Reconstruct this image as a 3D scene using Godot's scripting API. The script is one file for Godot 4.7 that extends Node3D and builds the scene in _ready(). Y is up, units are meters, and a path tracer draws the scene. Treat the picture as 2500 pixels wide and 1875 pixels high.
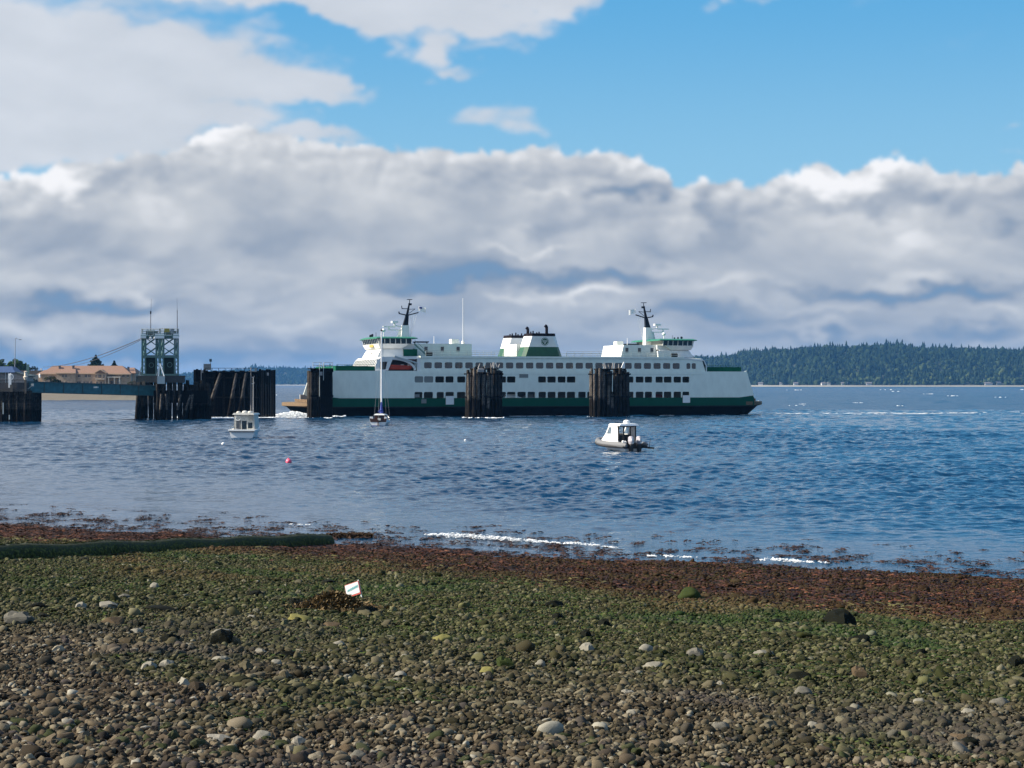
extends Node3D
# Ferry leaving its terminal, seen from a shingle beach. Units are metres, y up, the sea at y = 0.

const F := 4250.0            # focal length of the lens in pixels of a 2500 x 1875 frame
const EYE := 6.32            # height of the eye above the water
const SLOPE := 0.065         # slope of the beach
const TURN := 16.0           # heading of the ferry in degrees

var rng := RandomNumberGenerator.new()
var counts := {}
var mats := {}
var bump := FastNoiseLite.new()
var patch := FastNoiseLite.new()
var fine := FastNoiseLite.new()
var waves := []

# ------------------------------------------------------------------ mesh helpers
class MB:
	var v := PackedVector3Array()
	var n := PackedVector3Array()
	var c := PackedColorArray()
	var col := Color(1, 1, 1)
	var colored := false
	func put(p: Vector3, m: Vector3):
		v.append(p); n.append(m)
		if colored: c.append(col)
	func tri(a: Vector3, b: Vector3, d: Vector3):      # counter-clockwise seen from outside
		var m := (b - a).cross(d - a).normalized()
		put(a, m); put(d, m); put(b, m)
	func quad(a: Vector3, b: Vector3, d: Vector3, e: Vector3):
		tri(a, b, d); tri(a, d, e)
	func trin(a: Vector3, b: Vector3, d: Vector3, na: Vector3, nb: Vector3, nd: Vector3):
		put(a, na); put(d, nd); put(b, nb)
	func hexa(p: Array):                                # 0-3 bottom ring, 4-7 top ring, counter-clockwise from above
		quad(p[3], p[2], p[1], p[0]); quad(p[4], p[5], p[6], p[7])
		for i in 4:
			var j := (i + 1) % 4
			quad(p[i], p[j], p[j + 4], p[i + 4])
	func box(lo: Vector3, hi: Vector3):
		hexa([Vector3(lo.x, lo.y, hi.z), Vector3(hi.x, lo.y, hi.z), Vector3(hi.x, lo.y, lo.z), Vector3(lo.x, lo.y, lo.z),
			Vector3(lo.x, hi.y, hi.z), Vector3(hi.x, hi.y, hi.z), Vector3(hi.x, hi.y, lo.z), Vector3(lo.x, hi.y, lo.z)])
	func beam(a: Vector3, b: Vector3, w: float, h: float, up := Vector3.UP):
		var d := (b - a).normalized()
		if absf(d.dot(up)) > 0.98: up = Vector3(0, 0, 1)
		var s := d.cross(up).normalized() * w * 0.5
		var t := s.cross(d).normalized() * h * 0.5
		hexa([a - s - t, a + s - t, b + s - t, b - s - t, a - s + t, a + s + t, b + s + t, b - s + t])
	func tube(a: Vector3, b: Vector3, r0: float, r1: float, k := 8, caps := true):
		var d := (b - a).normalized()
		var x := d.cross(Vector3(0, 0, 1) if absf(d.z) < 0.9 else Vector3(1, 0, 0)).normalized()
		var y := d.cross(x)
		for i in k:
			var t0 := TAU * i / k
			var t1 := TAU * (i + 1) / k
			var m0 := x * cos(t0) + y * sin(t0)
			var m1 := x * cos(t1) + y * sin(t1)
			trin(a + m0 * r0, a + m1 * r0, b + m1 * r1, m0, m1, m1)
			trin(a + m0 * r0, b + m1 * r1, b + m0 * r1, m0, m1, m0)
			if caps:
				tri(b, b + m0 * r1, b + m1 * r1); tri(a, a + m1 * r0, a + m0 * r0)
	func path(pts: Array, r: float, k := 6):
		for i in pts.size() - 1: tube(pts[i], pts[i + 1], r, r, k)
	func lathe(o: Vector3, prof: Array, k := 12):       # rows of [radius, height], from the bottom up
		for j in prof.size() - 1:
			var r0: float = prof[j][0]
			var r1: float = prof[j + 1][0]
			var h0: float = prof[j][1]
			var h1: float = prof[j + 1][1]
			var sl := Vector2(h1 - h0, r0 - r1).normalized()
			for i in k:
				var c0 := Vector3(cos(TAU * i / k), 0, -sin(TAU * i / k))
				var c1 := Vector3(cos(TAU * (i + 1) / k), 0, -sin(TAU * (i + 1) / k))
				var m0 := (c0 * sl.x + Vector3.UP * sl.y)
				var m1 := (c1 * sl.x + Vector3.UP * sl.y)
				var y0 := Vector3.UP * h0
				var y1 := Vector3.UP * h1
				trin(o + c0 * r0 + y0, o + c1 * r0 + y0, o + c1 * r1 + y1, m0, m1, m1)
				trin(o + c0 * r0 + y0, o + c1 * r1 + y1, o + c0 * r1 + y1, m0, m1, m0)
	func ring(lo: Array, hi: Array):                    # two rings of the same count, counter-clockwise from above
		for i in lo.size():
			var j := (i + 1) % lo.size()
			quad(lo[i], lo[j], hi[j], hi[i])
	func cap(p: Array, up := true):
		for i in range(1, p.size() - 1):
			if up: tri(p[0], p[i], p[i + 1])
			else: tri(p[0], p[i + 1], p[i])
	func mesh() -> ArrayMesh:
		var a := []
		a.resize(Mesh.ARRAY_MAX)
		a[Mesh.ARRAY_VERTEX] = v
		a[Mesh.ARRAY_NORMAL] = n
		if colored: a[Mesh.ARRAY_COLOR] = c
		var m := ArrayMesh.new()
		m.add_surface_from_arrays(Mesh.PRIMITIVE_TRIANGLES, a)
		return m

func numbered(called: String) -> String:
	var k: int = counts.get(called, 0)
	counts[called] = k + 1
	return called if k == 0 else "%s_%03d" % [called, k]

func tag(o, label: String, category: String, group := ""):
	o.set_meta("label", label)
	o.set_meta("category", category)
	if group: o.set_meta("group", group)
	return o

func thing(called: String, label: String, category: String, at := Vector3.ZERO, turn := 0.0, group := ""):
	var o := Node3D.new()
	o.name = numbered(called)
	add_child(o)
	o.position = at
	o.rotation.y = turn
	return tag(o, label, category, group)

func part(called: String, m, mat, parent):
	var o := MeshInstance3D.new()
	o.name = called
	o.mesh = m.mesh() if m is MB else m
	o.material_override = mat
	parent.add_child(o, true)
	return o

func single(called: String, m, mat, label: String, category: String, group := "", at := Vector3.ZERO):
	var o := MeshInstance3D.new()
	o.name = numbered(called)
	o.mesh = m.mesh() if m is MB else m
	o.material_override = mat
	add_child(o)
	o.position = at
	return tag(o, label, category, group)

func structure(called: String, m, mat):
	var o := MeshInstance3D.new()
	o.name = numbered(called)
	o.mesh = m.mesh() if m is MB else m
	o.material_override = mat
	o.set_meta("kind", "structure")
	add_child(o)
	return o

func scatter(called: String, mesh: Mesh, mat, buf: PackedFloat32Array, label: String, category: String):
	var mm := MultiMesh.new()
	mm.transform_format = MultiMesh.TRANSFORM_3D
	mm.use_colors = true
	mm.mesh = mesh
	mm.instance_count = buf.size() / 16
	mm.buffer = buf
	var o := MultiMeshInstance3D.new()
	o.name = numbered(called)
	o.multimesh = mm
	o.material_override = mat
	o.set_meta("kind", "stuff")
	add_child(o)
	return tag(o, label, category)

func row(buf: PackedFloat32Array, b: Basis, p: Vector3, col: Color):
	buf.append_array(PackedFloat32Array([b.x.x, b.y.x, b.z.x, p.x, b.x.y, b.y.y, b.z.y, p.y, b.x.z, b.y.z, b.z.z, p.z, col.r, col.g, col.b, 1.0]))

func px(u: float, v: float, d: float) -> Vector3:       # the point d metres ahead that the photograph shows at u, v
	return Vector3((u - 1250.0) / F * d, EYE - (v - 937.5) / F * d, -d)

func on_water(u: float, v: float) -> Vector3:
	return px(u, v, EYE * F / (v - 937.5))

# ------------------------------------------------------------------ materials
func lin(r: float, g: float, b: float) -> Color:
	return Color(r, g, b).linear_to_srgb()

func grey_texture(seed_: int, freq: float, lo: float, hi: float, size := 256, octaves := 4, stretch := Vector2.ONE, contrast := 1.0) -> ImageTexture:
	var f := FastNoiseLite.new()
	f.seed = seed_
	f.noise_type = FastNoiseLite.TYPE_SIMPLEX_SMOOTH
	f.frequency = freq
	f.fractal_octaves = octaves
	var im := f.get_seamless_image(size, size)
	im.convert(Image.FORMAT_L8)
	var d := im.get_data()
	for i in d.size():
		var t := clampf((d[i] / 255.0 - 0.5) * contrast + 0.5, 0, 1)
		d[i] = int(255.0 * lerpf(lo, hi, t))
	im = Image.create_from_data(size, size, false, Image.FORMAT_L8, d)
	im.convert(Image.FORMAT_RGB8)
	return ImageTexture.create_from_image(im)

func normal_texture(seed_: int, freq: float, strength: float, size := 512, octaves := 4) -> ImageTexture:
	var f := FastNoiseLite.new()
	f.seed = seed_
	f.noise_type = FastNoiseLite.TYPE_SIMPLEX_SMOOTH
	f.frequency = freq
	f.fractal_octaves = octaves
	f.fractal_gain = 0.55
	var im := f.get_seamless_image(size, size)
	im.convert(Image.FORMAT_RGBA8)
	im.bump_map_to_normal_map(strength)
	return ImageTexture.create_from_image(im)

var tex := {}
func paint(called: String, col: Color, rough := 0.6, texture := "", scale := Vector3.ONE, metal := 0.0) -> StandardMaterial3D:
	var m := StandardMaterial3D.new()
	m.resource_name = called
	m.albedo_color = col
	m.roughness = rough
	m.metallic = metal
	if texture:
		m.albedo_texture = tex[texture]
		m.uv1_triplanar = true
		m.uv1_world_triplanar = true
		m.uv1_scale = scale
	mats[called] = m
	return m

func tinted(called: String, rough: float, texture := "", scale := Vector3.ONE) -> StandardMaterial3D:
	var m := paint(called, Color.WHITE, rough, texture, scale)
	m.vertex_color_use_as_albedo = true
	return m

func make_materials():
	tex.weather = grey_texture(3, 0.02, 0.78, 1.0, 256, 5)
	tex.streak = grey_texture(5, 0.03, 0.70, 1.0, 256, 4)
	tex.bark = grey_texture(7, 0.05, 0.35, 1.0, 256, 5, Vector2.ONE, 1.6)
	tex.grain = grey_texture(9, 0.09, 0.55, 1.0, 256, 4, Vector2.ONE, 1.5)
	tex.faint = grey_texture(15, 0.02, 0.92, 1.0, 256, 5)
	paint("ferry_white", lin(0.84, 0.88, 0.79), 0.45, "faint", Vector3(0.12, 0.05, 0.12))
	paint("ferry_end_white", lin(0.80, 0.80, 0.78), 0.45, "faint", Vector3(0.15, 0.1, 0.15))
	paint("ferry_green", lin(0.006, 0.085, 0.050), 0.5, "faint", Vector3(0.12, 0.05, 0.12))
	paint("stack_green", lin(0.010, 0.100, 0.045), 0.45, "weather", Vector3(0.2, 0.1, 0.2))
	paint("roof_green", lin(0.02, 0.20, 0.13), 0.5, "weather", Vector3(0.2, 0.2, 0.2))
	paint("hull_black", lin(0.006, 0.0065, 0.008), 0.6, "streak", Vector3(0.2, 0.1, 0.2))
	paint("stack_black", lin(0.014, 0.011, 0.014), 0.6)
	paint("mast_black", lin(0.012, 0.016, 0.024), 0.6)
	paint("guard_tan", lin(0.33, 0.21, 0.11), 0.8, "bark", Vector3(0.5, 0.8, 0.5))
	paint("guard_dark", lin(0.030, 0.030, 0.028), 0.8, "streak", Vector3(0.4, 0.4, 0.4))
	paint("deck_grey", lin(0.16, 0.15, 0.135), 0.8, "grain", Vector3(0.5, 0.5, 0.5))
	paint("deck_green", lin(0.05, 0.11, 0.085), 0.9)
	paint("inside_grey", lin(0.20, 0.21, 0.20), 0.8)
	paint("inside_dark", lin(0.17, 0.18, 0.17), 0.8)
	paint("seat_dark", lin(0.02, 0.02, 0.025), 0.8)
	paint("maroon", lin(0.10, 0.012, 0.015), 0.6)
	paint("rescue_orange", lin(0.62, 0.07, 0.035), 0.5)
	paint("yellow_board", lin(0.40, 0.30, 0.06), 0.6)
	paint("rail_grey", lin(0.42, 0.46, 0.46), 0.5)
	paint("red_cloth", lin(0.45, 0.03, 0.04), 0.8)
	paint("blue_cloth", lin(0.03, 0.05, 0.25), 0.8)
	paint("bright_white", lin(0.80, 0.80, 0.79), 0.4)
	paint("cream", lin(0.72, 0.70, 0.64), 0.5, "weather", Vector3(0.6, 0.6, 0.6))
	paint("gel_white", lin(0.76, 0.77, 0.78), 0.3)
	paint("tube_grey", lin(0.13, 0.135, 0.145), 0.55)
	paint("rubber", lin(0.02, 0.02, 0.022), 0.6)
	paint("engine_silver", lin(0.35, 0.34, 0.38), 0.35)
	paint("varnish", lin(0.12, 0.04, 0.02), 0.4, "bark", Vector3(2, 4, 2))
	paint("teal_steel", lin(0.035, 0.175, 0.215), 0.5, "streak", Vector3(0.2, 0.12, 0.2))
	paint("tower_green", lin(0.13, 0.25, 0.235), 0.5, "weather", Vector3(0.8, 0.8, 0.8))
	paint("tower_dark", lin(0.06, 0.10, 0.105), 0.6, "weather", Vector3(0.8, 0.8, 0.8))
	paint("counterweight", lin(0.030, 0.042, 0.038), 0.7, "streak", Vector3(0.5, 0.5, 0.5))
	paint("concrete", lin(0.13, 0.115, 0.10), 0.9, "streak", Vector3(0.5, 0.5, 0.5))
	paint("concrete_dark", lin(0.070, 0.070, 0.075), 0.9, "streak", Vector3(0.5, 0.5, 0.5))
	paint("plank", lin(0.011, 0.0105, 0.011), 0.9, "bark", Vector3(0.6, 0.2, 0.6))
	paint("plank_brown", lin(0.040, 0.034, 0.030), 0.9, "bark", Vector3(0.6, 0.2, 0.6))
	paint("plank_grey", lin(0.13, 0.12, 0.11), 0.9, "bark", Vector3(0.8, 0.4, 0.8))
	paint("shed_grey", lin(0.34, 0.33, 0.33), 0.7, "weather", Vector3(0.4, 0.4, 0.4))
	paint("shed_blue", lin(0.035, 0.085, 0.21), 0.5, "weather", Vector3(0.3, 0.3, 0.3))
	paint("galvanised", lin(0.33, 0.35, 0.37), 0.45, "", Vector3.ONE, 0.3)
	paint("cable", lin(0.03, 0.03, 0.035), 0.6)
	paint("stucco", lin(0.55, 0.42, 0.31), 0.9, "weather", Vector3(0.1, 0.1, 0.1))
	paint("stucco_trim", lin(0.62, 0.54, 0.44), 0.9)
	paint("roof_tile", lin(0.37, 0.215, 0.15), 0.85, "grain", Vector3(0.25, 0.25, 0.25))
	paint("roof_trim", lin(0.60, 0.42, 0.27), 0.85)
	paint("window_dark", lin(0.035, 0.035, 0.045), 0.15)
	paint("house_grey", lin(0.24, 0.27, 0.27), 0.9)
	paint("house_pale", lin(0.50, 0.50, 0.50), 0.9)
	paint("shingle_roof", lin(0.13, 0.12, 0.12), 0.9)
	paint("buoy_white", lin(0.78, 0.78, 0.77), 0.4)
	paint("buoy_pink", lin(0.86, 0.11, 0.19), 0.45)
	paint("buoy_blue", lin(0.03, 0.06, 0.16), 0.45)
	paint("foam", lin(0.80, 0.83, 0.85), 0.9)
	paint("sign_white", lin(0.50, 0.54, 0.56), 0.5)
	paint("sign_red", lin(0.42, 0.07, 0.06), 0.5)
	paint("sign_teal", lin(0.07, 0.28, 0.33), 0.5)
	var g := paint("glass", lin(0.012, 0.022, 0.030), 0.06)
	g.metallic_specular = 0.7
	var g2 := paint("clear_glass", lin(0.35, 0.42, 0.45), 0.03)
	g2.transparency = BaseMaterial3D.TRANSPARENCY_ALPHA
	g2.albedo_color.a = 0.22
	for k in ["ferry_green", "hull_black", "plank", "plank_brown", "stack_black", "mast_black", "guard_dark", "counterweight"]:
		mats[k].metallic_specular = 0.15
	tinted("pile_timber", 0.92, "bark", Vector3(1.2, 0.25, 1.2))
	mats.pile_timber.metallic_specular = 0.2
	tinted("stone", 0.85, "grain", Vector3(6, 6, 6))
	mats.stone.metallic_specular = 0.15
	tinted("weed", 0.6)
	mats.weed.metallic_specular = 0.25
	var gw := tinted("algae", 0.7)
	gw.metallic_specular = 0.2
	gw.backlight_enabled = true
	gw.backlight = Color(0.25, 0.25, 0.2)
	var lf := tinted("foliage", 0.85)
	lf.metallic_specular = 0.1
	lf.backlight_enabled = true
	lf.backlight = Color(0.2, 0.2, 0.15)
	paint("bark_brown", lin(0.07, 0.05, 0.04), 0.9)

# ------------------------------------------------------------------ sky
func ramp(b: float) -> Vector3:
	b = clampf(b, 0, 1.1)
	if b < 0.35: return Vector3(0.165, 0.275, 0.43).lerp(Vector3(0.365, 0.425, 0.515), b / 0.35)
	if b < 0.7: return Vector3(0.365, 0.425, 0.515).lerp(Vector3(0.62, 0.65, 0.69), (b - 0.35) / 0.35)
	return Vector3(0.62, 0.65, 0.69).lerp(Vector3(1.0, 1.0, 1.02), (b - 0.7) / 0.4)

var sky_a := FastNoiseLite.new()
var sky_b := FastNoiseLite.new()
var sky_c := FastNoiseLite.new()
var sky_d := FastNoiseLite.new()

func curve(pts: Array, x: float) -> float:
	if x <= pts[0][0]: return pts[0][1]
	for i in pts.size() - 1:
		if x < pts[i + 1][0]:
			return lerpf(pts[i][1], pts[i + 1][1], smoothstep(pts[i][0], pts[i + 1][0], x))
	return pts[-1][1]

# tops of the cumulus bank, [degrees to the right, degrees up]
const BANK := [[-30, 6.2], [-17, 6.6], [-13, 7.2], [-11.4, 7.6], [-9.5, 8.35], [-7.5, 8.3], [-6.2, 7.9], [-3.5, 7.75], [-1.0, 7.7], [1, 7.75], [3.2, 7.7], [4.1, 7.65],
	[4.9, 7.0], [5.35, 6.55], [6.3, 6.7], [7.4, 6.65], [8.0, 6.4], [8.9, 6.95], [9.9, 7.15], [10.7, 6.8], [11.6, 7.15], [12.5, 7.35], [13.3, 7.25], [13.9, 6.6], [14.8, 6.75], [17, 6.85], [22, 6.5], [30, 6.2]]
# soft lights and darks inside the clouds: [az, el, width, height, amount]
const PATCHES := [
	[9.4, 6.75, 1.3, 0.42, 0.8], [12.4, 7.0, 1.25, 0.42, 0.85], [10.8, 6.5, 1.8, 0.5, 0.5], [8.7, 6.3, 0.9, 0.4, 0.35], [11.9, 5.9, 3.0, 0.45, -0.24], [14.8, 5.7, 2.6, 0.6, -0.15],
	[15.6, 6.3, 2.2, 0.4, 0.10], [13.0, 4.4, 2.6, 0.45, 0.20], [11.2, 5.2, 2.4, 0.5, 0.12], [12.6, 3.5, 1.9, 0.3, 0.22], [16.0, 4.9, 1.2, 0.4, -0.22], [6.3, 5.9, 0.8, 0.7, -0.30], [7.3, 5.2, 1.3, 0.8, -0.16],
	[5.4, 5.3, 0.9, 0.9, 0.14], [3.6, 6.2, 1.5, 0.42, -0.42], [4.4, 6.5, 0.7, 0.4, -0.30], [1.8, 7.0, 2.5, 0.32, -0.14], [1.5, 6.3, 2.2, 0.25, 0.20], [-1.5, 6.5, 3.2, 0.55, -0.12],
	[4.0, 7.35, 0.8, 0.30, 0.24], [2.3, 7.55, 1.2, 0.2, 0.18], [-1.0, 7.5, 2.0, 0.22, 0.15], [-10.0, 8.2, 1.1, 0.28, 0.42], [-8.6, 8.1, 1.6, 0.35, 0.28], [-9.2, 7.4, 1.8, 0.7, 0.14],
	[-15.6, 6.5, 1.4, 0.4, 0.42], [-14.4, 6.2, 0.8, 0.35, 0.42], [-16.5, 6.0, 1.0, 0.2, 0.2], [-14.6, 4.8, 3.0, 0.75, -0.22], [-12.6, 4.2, 2.2, 0.5, -0.20], [-16.0, 3.4, 1.6, 0.5, 0.22],
	[-13.4, 3.1, 2.6, 0.35, 0.18], [-11.3, 5.9, 1.2, 0.7, 0.16], [-5.5, 5.0, 4.6, 0.9, -0.20], [-8.6, 4.5, 1.4, 0.6, -0.12], [-3.0, 4.1, 3.2, 0.35, -0.24], [-8.0, 3.4, 2.6, 0.4, 0.14],
	[0.2, 4.8, 1.8, 0.5, 0.20], [-1.4, 4.2, 1.6, 0.3, 0.14], [1.3, 4.55, 1.1, 0.18, 0.32], [0.0, 4.35, 1.4, 0.14, 0.22], [2.2, 5.4, 2.0, 0.5, -0.20], [-0.4, 3.5, 5.5, 0.42, -0.45],
	[-3.2, 3.25, 3.2, 0.25, -0.25], [3.4, 3.6, 2.2, 0.35, -0.26], [4.6, 4.3, 2.2, 0.4, -0.12], [3.0, 2.95, 2.2, 0.24, 0.36], [0.2, 2.75, 1.6, 0.16, 0.24], [6.6, 3.2, 2.0, 0.25, 0.20], [5.2, 3.9, 1.4, 0.3, 0.16],
	[6.0, 2.35, 4.0, 0.34, -0.28], [11.5, 2.95, 3.8, 0.32, -0.36], [15.0, 3.0, 2.4, 0.3, -0.30], [15.8, 2.45, 1.6, 0.18, 0.20], [9.6, 2.4, 2.2, 0.14, 0.16], [-13.6, 2.4, 3.2, 0.35, -0.42],
	[-9.4, 2.7, 1.6, 0.3, 0.12], [-11.9, 2.75, 0.65, 0.26, 0.30], [-15.2, 1.7, 2.0, 0.3, 0.20], [-12.0, 1.9, 1.6, 0.22, 0.16], [-7.0, 1.9, 2.2, 0.25, 0.16], [-4.5, 2.3, 2.5, 0.3, -0.12],
	[-5.8, 1.1, 7.0, 0.35, -0.24], [-14.0, 0.95, 4.5, 0.35, -0.40], [0.5, 1.9, 2.4, 0.3, 0.16], [9.5, 1.75, 1.6, 0.28, 0.22], [12.0, 1.4, 4.0, 0.3, -0.26], [7.2, 1.5, 2.0, 0.3, -0.1], [15.2, 1.7, 2.4, 0.35, -0.34]]
# thin high cloud: [az, el, width, height, amount]
const HIGH := [[-16.8, 7.3, 2.6, 0.9, 1.3], [-14.0, 7.6, 3.0, 0.7, 1.0], [-9.0, 12.5, 3.0, 0.4, 0.9], [-6.5, 12.2, 2.2, 0.5, 0.9], [-0.6, 8.55, 2.2, 0.6, 0.55], [-5.2, 11.9, 1.4, 0.4, 0.7], [-15.5, 7.6, 4.0, 1.2, 1.3], [-12.5, 8.2, 3.0, 0.8, 1.0], [-13.5, 10.6, 6.0, 1.5, 1.3], [-9.5, 10.0, 4.2, 1.15, 1.15], [-6.6, 9.35, 2.6, 0.55, 1.0], [-14.5, 8.4, 6.0, 1.7, 1.2], [-10.0, 8.8, 3.4, 0.7, 0.7], [-7.0, 9.9, 1.9, 0.6, 0.9], [-6.0, 9.75, 1.1, 0.3, 0.8], [-16.8, 11.3, 2.8, 0.9, 0.7],
	[-10.0, 12.6, 5.5, 0.55, 0.9], [-5.0, 12.4, 4.0, 0.75, 1.0], [-1.5, 12.2, 3.2, 0.95, 1.2], [1.2, 12.4, 2.0, 0.5, 1.0], [-4.2, 11.6, 1.6, 0.6, 0.75], [-2.7, 10.85, 1.5, 0.75, 0.9], [-1.4, 10.2, 1.6, 0.32, 0.75], [-2.6, 9.75, 1.3, 0.35, 0.45],
	[-1.4, 8.75, 1.5, 0.55, 0.45], [0.2, 8.5, 1.7, 0.42, 0.45], [1.4, 8.35, 0.8, 0.3, 0.35], [7.6, 12.3, 0.65, 0.22, 0.45], [7.0, 12.05, 0.5, 0.2, 0.35], [15.6, 8.1, 0.7, 0.16, 0.5], [16.7, 8.2, 0.7, 0.2, 0.5], [16.0, 7.45, 1.0, 0.12, 0.3],
	[-6.0, 7.95, 2.6, 0.35, 0.8], [-8.5, 11.3, 1.6, 0.4, 0.35], [-14.0, 9.4, 6.0, 2.0, 1.3], [-17.0, 9.5, 4.0, 2.6, 1.2], [-9.0, 8.5, 3.0, 0.6, 0.9], [-12.5, 12.0, 5.0, 0.5, 0.55], [-3.0, 11.9, 3.2, 0.9, 0.8], [0.0, 11.6, 1.8, 0.5, 0.6], [-0.8, 11.0, 1.2, 0.5, 0.55], [-20.0, 13.5, 8.0, 2.5, 1.0], [-6.0, 14.5, 8.0, 1.6, 0.9]]

func sky_at(az: float, el: float, extra: Vector2, inside: float) -> Vector3:
	# air
	var t := clampf(el / 90.0, 0, 1)
	var air := Vector3(0.30, 0.60, 0.84).lerp(Vector3(0.115, 0.43, 0.78), smoothstep(5.0, 14.0, el)).lerp(Vector3(0.05, 0.24, 0.60), smoothstep(13.0, 50.0, el))
	var ar := deg_to_rad(az)
	var er := deg_to_rad(maxf(el, 0.25))
	var dir := Vector3(sin(ar) * cos(er), sin(er), -cos(ar) * cos(er))
	# thin high cloud, on a plane overhead
	var q := dir / (dir.y + 0.10)
	var hn := sky_a.get_noise_2d(q.x * 22.0, q.z * 13.0)
	var he := sky_b.get_noise_2d(az * 11.0, el * 26.0)
	var outside := 0.95 * smoothstep(0.0, 0.42, sky_a.get_noise_2d(q.x * 9.0 + 400.0, q.z * 9.0) + 0.24 + 0.34 * smoothstep(4.0, -16.0, az) * smoothstep(-150.0, -60.0, az) * smoothstep(55.0, 20.0, el) - 0.55 * smoothstep(-6.0, 14.0, az) * smoothstep(115.0, 80.0, az))  # unseen cloud cover, shaped to brighten the ferry side and tune the water
	var hi := lerpf(outside, smoothstep(0.12, 0.95, extra.y + he * 0.40 + hn * 0.22), inside)
	var hb := 0.81 + 0.08 * hn + 0.08 * he
	var c := air.lerp(ramp(hb) * Vector3(0.98, 0.99, 1.02), clampf(hi, 0, 1) * 0.92)
	# cumulus bank near the horizon
	var edge := sky_b.get_noise_2d(az * 30.0 + 700.0, el * 40.0) * 0.26 + sky_c.get_noise_2d(az * 60.0, el * 70.0) * 0.12
	var top := curve(BANK, az) if absf(az) < 30.0 else 6.2
	top = lerpf(6.2 + 2.4 * sky_c.get_noise_2d(az * 9.0, 31.0), top, inside)
	edge += -0.20 * sky_d.get_noise_2d(az * 34.0, el * 40.0)
	var bank := smoothstep(-0.05, 0.09, top - el + edge)
	var flat := 1.0 - smoothstep(1.5, 5.0, el)
	var s := sky_b.get_noise_2d(az * (9.0 - 3.0 * flat), el * lerpf(16.0, 46.0, flat)) * 0.5
	s += sky_c.get_noise_2d(az * lerpf(26.0, 10.0, flat), el * lerpf(36.0, 85.0, flat)) * lerpf(0.20, 0.26, flat)
	var b := 0.53 + 0.07 * smoothstep(3.5, 5.5, el) + s * 0.45 + extra.x
	b += 0.20 * (1.0 - smoothstep(0.0, 0.9, top - el)) - 0.10 * flat
	# billows, each lit from the upper left where the sun stands
	var kx := 26.0
	var ky := 40.0
	var puff := sky_d.get_noise_2d((az - 0.22) * kx, (el + 0.22) * ky) - sky_d.get_noise_2d(az * kx, el * ky)
	b += puff * 0.15 * (1.0 - flat) * smoothstep(2.6, 0.4, top - el)
	c = c.lerp(ramp(b), bank)
	if el < 1.2:
		c = c.lerp(Vector3(0.29, 0.40, 0.56), 0.5 * (1.0 - smoothstep(-0.2, 1.2, el)))
	return c

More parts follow.
